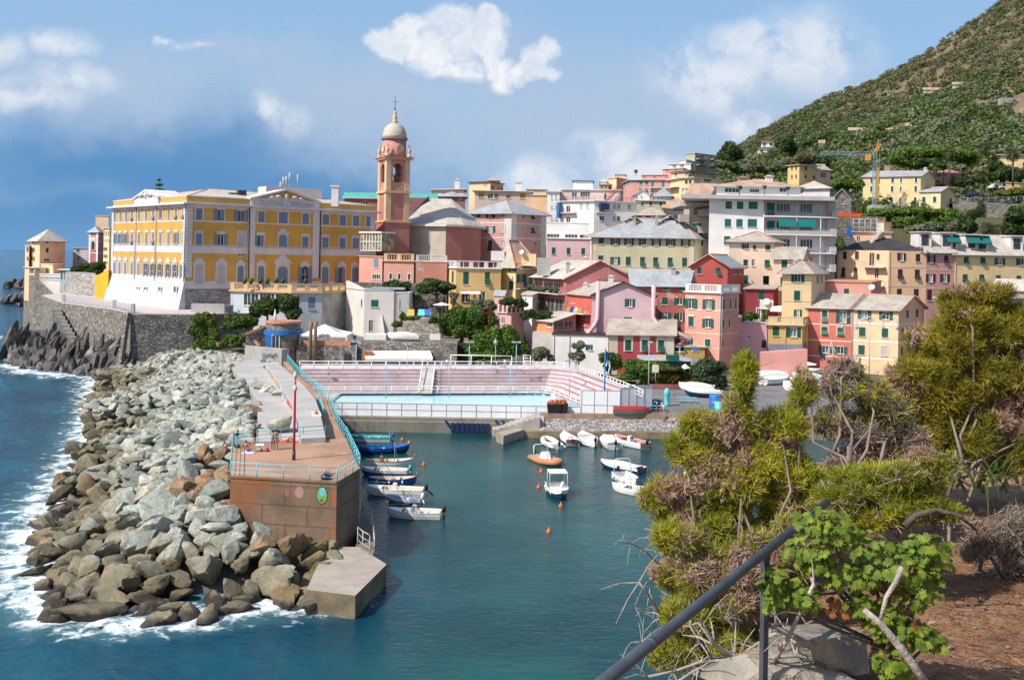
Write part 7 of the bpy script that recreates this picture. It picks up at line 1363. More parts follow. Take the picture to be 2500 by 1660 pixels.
mb=MB();a,b=xy(1652,1300,226),xy(1880,1300,222);mb.prism([a,b,b+Vector((.5,2)),a+Vector((0,2))],9,[at(1655,960,226).z,at(1880,840,222).z,at(1880,840,222).z,at(1655,960,226).z]);mb.prism([b,xy(1935,1300,226),xy(1935,1300,228),b+Vector((.5,2))],9,at(1880,860,222).z);tag(mb.build('orange_wall',[stucco('bright_orange_stucco',(.72,.36,.035),streak=.06)]),'bright orange garden wall with a curved top beside the college','wall')
# plants
g_dark=leafmat('dark_green_leaves',(.03,.062,.016),(.075,.12,.03),vs=.6);g_mid=leafmat('mid_green_leaves',(.055,.105,.02),(.13,.18,.04),vs=.6)
g_olive=leafmat('olive_leaves',(.12,.14,.085),(.22,.235,.14),vs=.5);g_pine=leafmat('pine_needles',(.06,.12,.015),(.16,.23,.035),vs=.35)
g_dry=leafmat('dry_scrub',(.13,.105,.055),(.20,.17,.09),vs=.4);g_ivy=leafmat('ivy_leaves',(.05,.12,.018),(.15,.24,.035),vs=.35,dry=((.13,.05,.015),.16,.60));g_yel=leafmat('yellow_green_leaves',(.10,.12,.02),(.17,.18,.04),vs=.6)
m_bark=mat('grey_brown_bark',(.11,.085,.065),var=.3,vs=3,bump=.6)
def leafq(P,N,S,asp=.55):
 n=len(P);a=np.cross(N,rng.normal(size=(n,3)));a/=np.linalg.norm(a,axis=1)[:,None]+1e-9;b=np.cross(N,a);b/=np.linalg.norm(b,axis=1)[:,None]+1e-9
 a*=S[:,None];b*=S[:,None]*asp
 v=np.stack([P-a,P-b+a*.1,P+a,P+b+a*.1],1).reshape(-1,3);return v,np.arange(4*n).reshape(n,4)
def lumps(blobs,k,r=.45):
 o=[]
 for(c,rx,ry,rz)in blobs:
  c=np.array(c)
  for i in range(k):
   d=rng.normal(size=3);d/=np.linalg.norm(d);d[2]=abs(d[2])*.9-.15 if rng.random()<.7 else d[2];s=rng.uniform(.7,1.25)*r
   o.append((c+d*np.array((rx,ry,rz))*rng.uniform(.5,.85),rx*s,ry*s,rz*s))
  o.append((c,rx*.6,ry*.6,rz*.6))
 return o
def cloud(blobs,n,size,up=.35):
 w=np.array([(b[1]*b[2]+b[1]*b[3]+b[2]*b[3])for b in blobs]);idx=rng.choice(len(blobs),n,p=w/w.sum())
 C=np.array([b[0]for b in blobs])[idx];Rr_=np.array([b[1:]for b in blobs])[idx];d=rng.normal(size=(n,3));d/=np.linalg.norm(d,axis=1)[:,None]
 P=C+d*Rr_*(rng.random((n,1))**.3);N=d+rng.normal(size=(n,3))*.55+np.array((0,0,up));return leafq(P,N,size*rng.uniform(.6,1.35,n))
def plant(name,label,cat,base,blobs,n,leaf,m,trunk=0,k=7,group=None,limbs=True,r=.52):
 lb=lumps([(c,a*1.12,b*1.12,d*1.12)for c,a,b,d in blobs],k,r)if k else blobs;v,f=cloud(lb,n,leaf)
 if not trunk:return tag(np_mesh(name,v,f,m,org=base),label,cat,group)
 ro=root(name,base,label,cat,group);base=Vector(base);mb=MB();c0=Vector(tuple(blobs[0][0]));top=Vector((c0.x,c0.y,c0.z))
 mid=base.lerp(top,.5)+Vector((trunk*.8,0,0));mb.tube([base-Vector((0,0,.5)),mid,top],[trunk,trunk*.75,trunk*.35],7)
 if limbs:
  for b in blobs:mb.tube([mid,mid.lerp(Vector(tuple(b[0])),.6)+Vector((0,0,-.1*b[3])),Vector(tuple(b[0]))],[trunk*.5,trunk*.3,trunk*.12],5)
 mb.build('trunk',[m_bark],ro);np_mesh('crown',v,f,m,ro);return ro
def pxb(Y,lst,dp=.8):
 s=Y/F/ZC[2];return[(tuple(at(x,y,Y)),rx*s,max(rx,ry)*s*dp,ry*s)for x,y,rx,ry in lst]
def ptree(zk,Y,base,lst,label,n,leaf,m,trunk=.2,cat='tree',name='tree',dp=.8,**k):
 use(zk);return plant(name,label,cat,tuple(at(*base,Y)),pxb(Y,lst,dp),n,leaf,m,trunk,**k)
hs=[(o.location.x/o.location.y,o.location.y,5)for o in SC.objects if o.get('category')and o.location.y>255 and o.location.x>20]
V_,F_,MI_,nb=[],[],[],0
for i in range(15000):
 Y=285+430*rng.random()**.75;az=rng.uniform(.10,.60);x=az*Y;z=ground(x,Y)
 if H+az*0>1e9:continue
 if any(abs(az-h[0])*Y<h[2]and-15<Y-h[1]<5 for h in hs):continue
 dry=mnoise.noise(Vector((x*.012,Y*.012,3)));zz_=z+dry*45
 if zz_>110 and rng.random()<.5:continue
 s=rng.uniform(1.4,3.6)*(1.25 if zz_<80 else .8);q=rng.random()
 mi=(0 if q<.25 else 1 if q<.45 else 2 if q<.88 else 3)if zz_<100 else(0 if q<.25 else 4 if q<.68 else 2)
 n=int(26+s*9);v,f=cloud([((x,Y,z+s*.5),s,s,s*.8),((x+s*.5,Y,z+s*.9),s*.6,s*.6,s*.5)],n,.34*s**.6+.12);V_.append(v);F_.append(f+nb);MI_.append(np.full(n,mi));nb+=len(v)
tag(np_mesh('hillside_scrub',np.vstack(V_),np.vstack(F_),[g_dark,g_mid,g_olive,g_yel,g_dry],mi=np.concatenate(MI_),org=(0,0,0)),'green and grey olive scrub and low trees covering the hillside','scrub',None,'stuff')
T=ptree
T('B1',372,(1300,200),[(1300,110,85,80),(1250,150,50,55),(1360,150,55,50)],'big round dark evergreen beside the grey green block on the hill',5000,.5,g_dark,.5,k=12)
T('B1',395,(1760,100),[(1760,40,80,70),(1820,80,45,45)],'round dark tree right of the white terraced villas on the hill',3500,.55,g_dark,.5,k=10)
for i,(x,y,rx,ry)in enumerate(((1250,215,60,40),(1330,240,60,45),(1420,250,70,45),(1500,235,70,50),(1590,260,70,40),(1680,250,60,45),(1750,215,70,50),(1850,190,90,60),(1960,180,90,60),(2060,190,80,60))):
 T('B1',355+i*3,(x,y+ry),[(x,y,rx,ry)],'grey green olive tree on the slope above the ochre hillside block',1300,.5,(g_olive,g_mid,g_olive,g_dry)[i%4],.25,group='olive trees on the lower slope')
T('B4',318,(1100,1290),[(1060,1150,90,45),(1180,1130,120,50),(1300,1130,110,45),(1440,1150,110,50),(1520,1170,60,45),(1000,1190,70,40),(1150,1220,70,30)],'wide spreading umbrella pine behind the pale yellow farmhouse',12000,.5,g_pine,.5,k=14,name='umbrella_pine')
T('B4',275,(630,1430),[(630,1360,100,50),(560,1370,50,35),(700,1360,40,40)],'bright green round topped pine left of the yellow farmhouse',4500,.4,g_pine,.3,k=12,name='umbrella_pine')
T('B3',268,(900,330),[(720,190,90,50),(850,150,130,50),(1000,140,140,45),(1130,130,120,40),(1280,140,120,45),(1400,150,110,50),(1000,210,160,60),(1250,210,120,60)],'long low canopy of umbrella pines below the yellow farmhouse',16000,.42,g_pine,.4,k=14,name='umbrella_pine')
T('B3',262,(1180,320),[(1100,270,80,45),(1230,260,70,50),(1330,260,60,50),(1420,240,60,60)],'grey green bushes between the pine canopy and the dormer roofs',4000,.4,g_olive,0,cat='bush',name='bush')
T('B3',258,(1530,330),[(1530,180,50,70),(1530,260,65,60)],'blue green conifer beside the large palm at the right',3000,.35,g_dark,.3,name='conifer')
T('B3',290,(1610,180),[(1610,100,22,60),(1600,160,45,50)],'narrow dark conifer in front of the hillside stone wall',2000,.35,g_dark,.2,name='conifer')
T('B3',250,(1950,400),[(1930,160,110,80),(1900,250,90,90),(1980,300,90,90)],'large dark bluish tree at the right edge behind the dormers',7000,.45,g_dark,.5,k=12)
T('E4',316,(2100,620),[(2050,470,150,110),(1960,380,90,80),(2220,500,110,110)],'dense dark tree behind the parked white car',7000,.5,g_dark,.5,k=12)
T('E4',292,(2150,800),[(2050,745,120,55),(2200,740,150,60),(2330,720,90,70)],'yellow green hedge mound beside the hillside road',5000,.35,g_yel,0,cat='hedge',name='hedge')
T('E4',318,(1450,660),[(1420,590,70,60),(1560,600,90,70)],'dark bushes below the pink villa on the hill',3000,.4,g_dark,0,cat='bush',name='bush')
T('B1',240,(2210,1100),[(2200,900,45,80),(2190,1020,50,80),(2160,1140,60,60)],'tall green shrubs between the white apartments and the ochre corner house',4500,.4,g_mid,0,cat='shrub',name='shrub')
T('A2',182,(560,1190),[(545,1085,75,70),(480,1110,45,40)],'dark green tree in front of the arched windows of the terrace building',3500,.38,g_dark,.25,k=10)
T('A2',181,(710,1190),[(690,1060,80,70),(730,1120,70,60),(640,1040,45,45)],'dark olive leaved tree right of the arched windows',4200,.38,g_dark,.25,k=10)
T('A2',179,(360,1260),[(320,1160,45,45),(370,1190,60,50),(440,1180,40,50),(300,1210,45,40)],'green bushes below the blue grey door of the terrace wall',4500,.32,g_mid,0,cat='bush',name='bush')
T('A2',178.5,(120,1300),[(110,1160,60,50),(60,1250,60,60),(170,1190,40,60),(190,1270,40,50),(70,1350,60,40),(130,1330,60,60)],'yellow green creeper hanging over the dark sea wall',6000,.3,g_ivy,0,cat='creeper',name='creeper',dp=.3)
T('A2',177,(330,1340),[(300,1300,50,30),(250,1335,40,30),(400,1285,50,30),(345,1325,50,25)],'mixed low bushes on the slope left of the kiosk stair',4000,.25,g_ivy,0,cat='bush',name='bush')
T('D7',168,(200,400),[(180,300,90,80),(260,360,70,70),(330,180,50,50)],'dark green shrub beside the blue kiosk stair',3000,.25,g_mid,0,cat='shrub',name='shrub')
T('A4',195,(880,560),[(870,390,165,70),(780,420,80,45),(980,400,80,55)],'wide dome shaped dark tree in front of the yellow house',7000,.3,g_dark,.35,k=14,r=.35)
T('A4',197,(490,450),[(490,385,95,60),(570,400,60,45)],'round dark green tree behind the cream white house',4500,.3,g_dark,.2,k=12)
T('A4',193,(690,560),[(680,510,60,60),(850,540,60,30),(1050,490,45,60)],'grey green bushes in the garden under the dome tree',3000,.28,g_olive,0,cat='bush',name='bush')
for lab,x in(('left of two clipped round trees by the rubble wall',490),('right of two clipped round trees by the rubble wall',572)):T('A4',182,(x+10,840),[(x,755,42,36)],lab,1500,.22,g_mid,.12,limbs=False)
ivy=[(950,740,60,80),(1050,720,90,100),(1150,700,90,110),(1260,700,90,110),(1000,830,70,70),(1120,830,100,80),(1250,830,100,90),(1380,700,60,90)]
T('A4',178,(1150,900),ivy,'great dark green curtain of ivy hanging over the terrace wall',15000,.3,g_ivy,0,cat='ivy',name='climbing_ivy',k=10,dp=.45)
T('A4',172,(1400,1100),[(1120,990,70,60),(1220,1000,100,90),(1350,980,110,100),(1480,960,110,100),(1580,960,100,110),(1560,830,60,80),(1650,1000,90,90),(1300,1060,220,60),(1450,860,100,90),(1560,900,110,90),(1380,900,110,80)],'bright green slope of ivy above the bleachers',15000,.3,g_ivy,0,cat='ivy',name='climbing_ivy',k=10,dp=.4)
T('A4',184,(1330,650),[(1310,560,90,60),(1400,590,60,70),(1420,700,50,80)],'silver green olive shrub beside the yellow house steps',3500,.25,g_olive,0,cat='shrub',name='shrub')
T('A4',181,(1620,600),[(1600,535,90,45),(1680,560,60,50),(1800,660,80,50),(1920,670,80,40)],'green creeper between the pink pavilion and the balconies',5000,.25,g_dark,0,cat='creeper',name='creeper',dp=.5)
T('A4',176,(560,700),[(640,700,70,20),(560,690,30,40),(860,720,50,40)],'green plants trailing over the rubble wall by the deck chairs',2500,.22,g_mid,0,cat='creeper',name='creeper',dp=.4)
T('A6',171,(260,1330),[(260,1260,85,70),(360,1300,40,40)],'grey green oleander bush in front of the streaked wall',3000,.26,g_olive,0,cat='bush',name='bush')
T('A6',170,(630,1340),[(635,1180,58,52),(610,1270,70,50),(650,1300,60,40)],'pale round topped tree before the low white house',3000,.24,g_olive,.15)
T('A6',168,(940,1420),[(930,1310,95,75),(980,1380,80,60)],'dark mixed hedge left of the ivy slope below the crimson house',4500,.25,g_ivy,0,cat='hedge',name='hedge')
T('A6',163,(1300,1540),[(1180,1380,100,80),(1280,1420,140,80),(1400,1400,120,60),(1150,1480,120,60),(1320,1500,120,50)],'ivy covered slope with red autumn patches beside the bleachers',9000,.26,g_ivy,0,cat='ivy',name='climbing_ivy',dp=.5)
T('A6',160,(1580,1560),[(1430,1490,70,80),(1530,1490,90,80),(1640,1490,90,80),(1720,1490,60,80),(1560,1410,160,25)],'clipped box of browning ivy over the quay wall',9000,.25,leafmat('brown_ivy',(.05,.07,.014),(.12,.11,.025),dry=((.12,.06,.015),.5,.5)),0,cat='ivy',name='climbing_ivy',dp=.35,k=12)
T('B2',158,(760,1560),[(760,1300,110,70),(700,1390,90,90),(830,1380,90,100),(760,1460,110,80),(880,1480,60,60),(660,1340,50,50)],'bushy green tree on the quay left of the big foreground shrub',9000,.26,leafmat('quay_tree_leaves',(.035,.065,.03),(.085,.12,.05),vs=.5),.3,k=12)
T('B2',188,(1120,900),[(1130,830,60,50),(1060,870,35,40),(1275,830,30,60)],'potted green plants on the pink terrace',2500,.24,g_mid,0,cat='plant',name='plant')
T('E3',268,(1500,950),[(1300,860,80,70),(1420,830,110,80),(1560,820,110,80),(1700,790,110,80),(1640,880,120,60)],'dark umbrella pine behind the cove wall left of the orange wall',7000,.4,g_dark,.3,k=12,name='umbrella_pine')
T('E3',271,(1170,1230),[(1175,1160,40,80),(1240,1000,40,50)],'yellow green creeper hanging beside the bath pavilion',1500,.3,g_yel,0,cat='creeper',name='creeper')
use('A1');b=at(1130,270,260);ro=root('norfolk_pine',(b.x,b.y,15),'dark tiered Norfolk pine tip showing above the college roof','tree');zt_=at(1130,165,260).z;mb=MB();mb.tube([(b.x,b.y,15),(b.x,b.y,zt_)],[.4,.05],6);mb.build('trunk',[m_bark],ro)
v,f=cloud([((b.x,b.y,zt_-i*1.25-.3),.5+.42*i,.5+.42*i,.28)for i in range(9)],2500,.35);np_mesh('crown',v,f,g_dark,ro)
def palm_mesh(nf,L_,orange):
 V,n0=[],0
 for i in range(nf):
  th=rng.uniform(0,6.28);el=rng.uniform(-.55,1.35);k=9;d=np.array((math.cos(th),math.sin(th),0));pts=[];p=np.zeros(3);a=el
  for j in range(k+1):pts.append(p.copy());p=p+(d*math.cos(a)+np.array((0,0,math.sin(a))))*L_/k;a-=.17+.02*j
  pts=np.array(pts);sd=np.cross(d,(0,0,1))
  for j in range(k):
   for h in(0,.5):
    q=pts[j]*(1-h)+pts[j+1]*h;t_=(pts[j+1]-pts[j]);ln=L_*.24*math.sin(math.pi*min(1,(j+h+1.2)/(k+1.2)))+.05
    for s in(-1,1):e=q+sd*s*ln+t_*.8+np.array((0,0,-ln*.45));V+=[q,q+t_*.28,e,e-t_*.1]
 V=np.array(V);return V,np.arange(len(V)).reshape(-1,4)
g_palm=leafmat('palm_fronds',(.03,.05,.014),(.09,.11,.03),vs=.8,trans=.1);g_palmd=leafmat('dry_palm_fronds',(.16,.09,.03),(.24,.15,.05))
for zk,x,y,yb,Y,r,lab in(('E4',1330,200,600,305,125,'tallest palm with a dark trunk beside the pink villa'),('E4',1760,480,830,294,125,'palm with orange dates standing by the hillside road'),('E4',2200,200,620,308,140,'palm with an orange crown at the right edge of the hill'),('E4',1830,100,290,340,130,'faint palm among the trees behind the road'),('B3',1700,260,360,252,120,'broad palm behind the teal awninged dormers'),('B1',1660,120,205,350,48,'dark palm left of the round hill tree'),('B1',1380,400,465,219,38,'left potted palm on the roof of the white apartments'),('B1',1590,395,460,219,26,'middle potted palm on the roof of the white apartments'),('B1',1785,405,460,219,28,'right potted palm on the roof of the white apartments'),('E1',1000,375,430,330,48,'flat topped palm on the roof of the pink hillside house'),('E4',1250,380,620,320,60,'shorter palm left of the tallest palm'),('D7',2090,320,380,171,60,'small yellowing palm at the left end of the stone wall')):
 use(zk);c=at(x,y,Y);b=at(x,yb,Y);L_=r*Y/F/ZC[2];ro=root('palm_tree',b,lab,'palm');mb=MB();mb.tube([b-Vector((0,0,.6)),b.lerp(c,.5)+Vector((L_*.03,0,0)),c],[L_*.11,L_*.09,L_*.10],7);mb.build('trunk',[m_bark],ro)
 v,f=palm_mesh(46,L_,0);np_mesh('crown',v+np.array(c),f,g_palm,ro);v,f=cloud([(tuple(c+Vector((0,0,-.03*L_))),L_*.3,L_*.3,L_*.22)],160,L_*.12);np_mesh('fruit_stalks',v,f,g_palmd,ro)
# the headland in the foreground
edge_pts=[(-3,-3),(-2.2,1),(.3,4.6),(.85,6.2),(1.5,8),(2.4,10),(3.2,12),(4.2,14.5),(16,15)]
nx_,ny_=90,110;mb=MB();gxs=np.linspace(-3.6,14,nx_);gys=np.linspace(-3,16,ny_)
def edge_x(y):return np.interp(y,[p[1]for p in edge_pts[:-1]],[p[0]for p in edge_pts[:-1]])+.25*mnoise.noise(Vector((0,y*1.3,5)))
def gz(x,y):
 z=20.45+.55*max(0,min(1,(4-y)/4))+.10*mnoise.fractal(Vector((x*.9,y*.9,0)),1,2,4)+.12*max(0,x-edge_x(y))**.5-.2
 d=x-edge_x(y)
 if d<.5:z-=(.5-d)**1.5*7
 if y>13.5:z-=(y-13.5)**2*3
 return z
for y in gys:
 for x in gxs:mb.v.append((x+max(0,edge_x(y)-.6),y,max(-1,gz(x+max(0,edge_x(y)-.6),y))))
for j in range(ny_-1):
 for i in range(nx_-1):a=j*nx_+i;mb.f.append([a,a+1,a+nx_+1,a+nx_]);mb.m.append(0);mb.sm.append(True)
m,t,p=new_mat('needle_strewn_earth');pos=t.n('ShaderNodeNewGeometry').outputs[0]
c=t.mix(t.step(t.noise(pos,2.2,6,.7),.35,.65),(.19,.09,.05),(.31,.17,.095));c=t.mix(t.step(t.noise(pos,26,4,.7),.5,.7),c,(.08,.042,.025));c=t.mix(t.step(t.noise(pos,14,3),.66,.72),c,(.36,.27,.20))
t.put(p.inputs['Base Color'],c);p.inputs['Roughness'].default_value=.95;t.put(p.inputs['Normal'],t.n('ShaderNodeBump',Strength=.8,Distance=.04,Height=t.noise(pos,18,6,.7)).outputs[0])
tag(mb.build('headland',[m]),kind='structure')
def strips(A,B,w):
 n=len(A);d=B-A;s=np.cross(d,rng.normal(size=(n,3)));s/=np.linalg.norm(s,axis=1)[:,None]+1e-9;s*=w[:,None]/2
 return np.stack([A-s,A+s,B+s*.3,B-s*.3],1).reshape(-1,3),np.arange(4*n).reshape(n,4)
n=24000;P=np.stack([rng.uniform(1.2,7,n),rng.uniform(5,11,n),np.zeros(n)],1);P[:,2]=[gz(a,b)+.015 for a,b in P[:,:2]];th=rng.uniform(0,6.28,n);L_=rng.uniform(.05,.13,n)
Q=P+np.stack([np.cos(th)*L_,np.sin(th)*L_,rng.uniform(-.01,.03,n)],1);v,f=strips(P,Q,np.full(n,.0065))
tag(np_mesh('fallen_needles',v,f,leafmat('fallen_needle',(.20,.085,.035),(.33,.19,.09),vs=3,trans=0),org=(0,0,0)),'reddish fallen pine needles strewn over the brown earth','needles',None,'stuff')
m_stone1=mat('pale_headland_rock',(.28,.245,.20),var=.3,vs=2.5,bump=1.0,bs=7,streak=.4,patch=((.30,.17,.08),2.5,.55,.6))
def stone(label,p,s,j,m=None):
 v,f=BM[j];o=np_mesh('rock',v*np.array(s)+np.array(p),f,m or m_stone1,smooth=True);o.data.set_sharp_from_angle(angle=R(24));return tag(o,label,'rock')
use('C4');p_=at(1640,1370,6.2);stone('large pale rock lying under the pelargonium in dappled shade',p_,(.40,.4,.30),3);p_=at(1300,1540,6.0);stone('flat buff rock at the foot of the iron post',p_,(.5,.45,.25),8)
for i in range(60):
 x,y=rng.uniform(2.2,4.4),rng.uniform(5.6,9);v,f=BM[i%18];o=np_mesh('pebble',v*rng.uniform(.012,.035)+np.array((x,y,gz(x,y)+.015)),f,m_stone1,smooth=True);tag(o,'small pale stone among the needles on the brown earth','stone','small stones on the headland')
m_iron=mat('weathered_iron',(.085,.09,.105),rough=.5,var=.2,vs=6,metal=.3,spec=.5,patch=((.10,.05,.03),9,.6,.6),bump=.15,bs=60)
use('C4');h0,h1=at(0,1560,3.95),at(1690,208,7.0);hd=(h1-h0).normalized();ro=root('iron_handrail',(h0.x,h0.y,20.4),'grey weathered iron handrail on a single post in the foreground shrubs','handrail')
mb=MB();mb.tube([h0-hd*1.2,h0+hd*.5,h1],.027,14);mb.tube([h0+hd*.42,h0+hd*.46],.0285,14);mb.build('rail',[m_iron],ro)
ph=h0.lerp(h1,.0);
for k in range(200):
 q=h0.lerp(h1,k/200);a_,b_=px_of(q.x,q.y,q.z)
 if a_>1480+1215/3.136:break
mb=MB();mb.obox((q.x,q.y,q.z-1.6),.042,.03,1.575,.6);mb.build('post',[m_iron],ro)
n_gr=leafmat('shrub_needles',(.27,.295,.022),(.56,.50,.045),vs=2.2,trans=.35,fv=3);n_ol=leafmat('olive_shrub_needles',(.20,.185,.02),(.46,.36,.04),vs=1.6,trans=.3,fv=3);n_dry=leafmat('dry_shrub_needles',(.46,.28,.20),(.62,.44,.35),vs=3,trans=.2);m_twig=mat('grey_twigs',(.22,.17,.145),var=.3,vs=5)
def tufts(C,A,nn,L_,w):
 n=len(C);Cn=np.repeat(C,nn,0);An=np.repeat(A,nn,0);D=An*.75+rng.normal(size=(n*nn,3))*.62;D/=np.linalg.norm(D,axis=1)[:,None]
 off=An*rng.uniform(-.05,.03,(n*nn,1));P=Cn+off;return strips(P,P+D*(L_*rng.uniform(.6,1.2,n*nn))[:,None],np.full(n*nn,w))
def shrub(label,Y,lst,ntuft,m,base,dryk=.16,L_=.064,tw=900,w=.0075,dp=.75,k=9):
 use('V');bl=lumps(pxb(Y,lst,dp),k,.42);ro=root('shrub',tuple(base),label,'shrub');base=Vector(base)
 W_=np.array([b[1]*b[3]+b[1]*b[2]for b in bl]);idx=rng.choice(len(bl),ntuft,p=W_/W_.sum());Cc=np.array([b[0]for b in bl])[idx];Rd=np.array([b[1:]for b in bl])[idx]
 d=rng.normal(size=(ntuft,3));d/=np.linalg.norm(d,axis=1)[:,None];C=Cc+d*Rd*(rng.random((ntuft,1))**.4);A=d*.8+np.array((0,0,.75))+rng.normal(size=(ntuft,3))*.3;A/=np.linalg.norm(A,axis=1)[:,None]
 dr=np.array([mnoise.noise(Vector(c)*1.9+Vector((9,2,4)))for c in C])+rng.normal(size=ntuft)*.12>.5-dryk*1.6
 for nm,sel,mm in(('foliage',~dr,m),('dry_foliage',dr,n_dry)):
  if sel.sum():v,f=tufts(C[sel],A[sel],17,L_*(1 if nm=='foliage' else .75),w);np_mesh(nm,v,f,mm,ro)
 mb=MB()
 for b in pxb(Y,lst,dp):
  e=Vector(b[0]);m1=base.lerp(e,.35)+Vector(rng.normal(size=3)*.12);m2=base.lerp(e,.7)+Vector(rng.normal(size=3)*.12);mb.tube([base+Vector(rng.normal(size=3)*.1),m1,m2,e],[.02,.015,.010,.004],5)
 mb.build('branches',[m_twig],ro)
 i2=rng.integers(0,ntuft,tw*3);S=Cc[i2]+rng.normal(size=(tw*3,3))*.06;E_=C[i2]+rng.normal(size=(tw*3,3))*.05;v,f=strips(S,E_,rng.uniform(.004,.011,tw*3));np_mesh('twigs',v,f,m_twig,ro);return ro
use('C4');bA=at(1150,1480,7.6)
shrub('large yellow green needle leaved shrub overhanging the water behind the handrail',8.0,[(1715,880,42,62),(1690,950,30,50),(1615,985,55,48),(1580,1045,48,48),(1720,1010,80,80),(1800,990,60,85),(1650,1070,70,60),(1560,1140,62,50),(1510,1160,40,40),(1690,1140,100,80),(1800,1130,90,80),(1590,1250,80,60),(1700,1250,120,90),(1820,1210,100,70),(1545,1330,50,40),(1640,1370,100,70),(1740,1360,80,60),(1580,1450,55,50),(1550,1525,45,35),(1850,900,32,42),(1640,1480,70,50),(1760,1290,110,80),(1640,1190,90,70),(1750,1070,80,70),(1720,1420,90,50),(1850,1110,60,70),(1620,1320,90,60),(1700,1330,90,60),(1800,1300,60,50),(1580,1200,70,60),(1660,1000,60,50)],26000,n_gr,bA,.27)
shrub('low front shrub of yellow green and dead needles under the handrail',7.1,[(1640,1330,80,60),(1740,1300,80,70),(1700,1400,90,50),(1600,1420,70,50),(1560,1250,50,50),(1820,1260,50,60),(1580,1510,60,40),(1680,1480,80,40)],6500,n_gr,bA+Vector((-.1,-.5,0)),.26,tw=1500)
use('C5');bB=at(1200,1500,10.2)
shrub('tall olive green shrub rising at the right edge of the headland',10.5,[(2110,880,80,60),(2180,790,85,75),(2250,745,90,70),(2330,760,70,85),(2130,960,90,70),(2240,900,120,100),(2340,920,80,120),(2200,1020,110,70),(2310,1060,90,60),(2090,930,60,60),(2210,690,40,30),(2290,680,50,30),(2380,840,70,130),(2150,1090,70,40),(2260,980,110,80),(2160,880,80,70),(2360,1010,60,80),(2100,1010,70,60)],20000,n_ol,bB,.20,L_=.085,w=.009)
use('C5');bC=at(350,1450,8.6)
shrub('half bare greyish shrub with dead twigs between the two green shrubs',9.0,[(1870,915,28,30),(1930,900,60,45),(1960,860,40,35),(2000,920,60,50),(1910,980,50,60),(1990,1000,60,60),(2050,960,50,60),(1950,1080,60,50),(2040,1060,70,60),(2080,1010,50,60)],1700,n_gr,bC,.30,tw=2600)
shrub('low bright needle shrub behind the broken end of the handrail',7.6,[(2000,1120,80,45),(2060,1170,90,45),(1930,1160,70,40),(1990,1200,80,40),(2130,1160,70,30),(2170,1185,60,25),(2090,1110,80,50),(2140,1080,60,50)],4600,n_gr,bC+Vector((.2,-1,-.2)),.12)
m_gdry=leafmat('grey_dry_leaves',(.24,.19,.14),(.34,.29,.22),vs=4,trans=.1)
use('C6');shrub('round dry grey bush on the brown earth at the right edge',8.2,[(2300,1240,60,50),(2350,1220,50,60),(2260,1270,40,40),(2340,1290,60,40)],2300,m_gdry,at(1600,760,8.2),.0,L_=.04,tw=900,w=.006)
m_bare=mat('bleached_branch',(.42,.36,.32),var=.25,vs=6,bump=.5,bs=40)
use('C4');ro=root('bare_branches',tuple(at(1300,1500,6)),'tangle of bleached bare branches under the handrail','branches')
for pl,r0,Y in(([(740,1160),(830,1300),(980,1390),(1150,1430),(1330,1470),(1560,1530),(1700,1600)],.022,6.0),([(320,1540),(520,1500),(720,1430),(900,1415),(1010,1425)],.014,6.1),([(1250,1140),(1400,1215),(1560,1290),(1700,1350),(1760,1580)],.024,5.8),([(1590,830),(1480,1060),(1400,1230),(1320,1370),(1280,1440)],.018,5.6),([(1000,1400),(1150,1290),(1340,1215)],.014,6.2),([(640,1150),(720,1280),(820,1400),(960,1390)],.012,6.4),([(250,820),(330,930),(430,1080),(560,1200)],.016,7.0),([(540,1580),(700,1480),(900,1500),(1100,1440)],.012,6.0),([(1240,1400),(1450,1380),(1600,1420),(1800,1560)],.016,5.9),([(120,500),(190,520),(280,560),(400,680)],.008,7.6),([(190,1280),(270,1270),(330,1330),(420,1450)],.008,6.8),([(860,980),(900,1110),(1000,1060),(960,1200)],.008,6.4),([(220,1000),(290,1050),(380,1020),(460,1110)],.007,7)):
 pts=[at(x,y,Y+.1*i)for i,(x,y)in enumerate(pl)];mb=MB();mb.tube(pts,[r0*(.6+.4*i/len(pts))for i in range(len(pts))],6)
 for q in pts[:-1]:
  for k in range(3):e=q+Vector(rng.normal(size=3)*.11);mb.tube([q,q.lerp(e,.5)+Vector((0,0,.02)),e],[r0*.35,r0*.25,.002],4)
 mb.build('branch',[m_bare],ro)
use('C6');ro=root('bleached_branch',tuple(at(930,1600,5.2)),'pale grey bare branch crossing in front of the pelargonium','branch')
for pl,r0 in(([(470,1030),(590,1130),(700,1260),(830,1430),(960,1620)],.021),([(590,1120),(640,930),(720,800),(760,700)],.014)):mb=MB();mb.tube([at(x,y,5.2)for x,y in pl],[r0*.7,r0*.85,r0,r0,r0*1.1][:len(pl)],8);mb.build('branch',[m_bare],ro)
use('C6');ro=tag((lambda mb:(mb.tube([at(x,y,7.2)for x,y in((780,390),(860,310),(1010,265),(1200,310),(1330,420))],[.03,.025,.02,.016,.01],7),mb.build('branch',[m_bark]))[1])(MB()),'dark curved branch arching over the brown earth','branch')
m_pel=leafmat('pelargonium_leaf',(.09,.155,.015),(.30,.37,.045),vs=14,trans=.4);m_dead=leafmat('dead_brown_leaf',(.28,.09,.025),(.38,.15,.05),vs=5,trans=.15)
lobes=[]
for j in range(21):
 a=-2.6+5.2*j/20;rr_=(1.0 if j%4==2 else .86 if j%2==0 else .62)*(1 if abs(a)<2 else .8);lobes.append((math.sin(a)*rr_,math.cos(a)*rr_))
LV=np.array([(0,-.15,0)]+[(x,y+.05,-.18*(x*x+y*y))for x,y in lobes]);LF=np.array([(0,j,j+1)for j in range(1,21)])
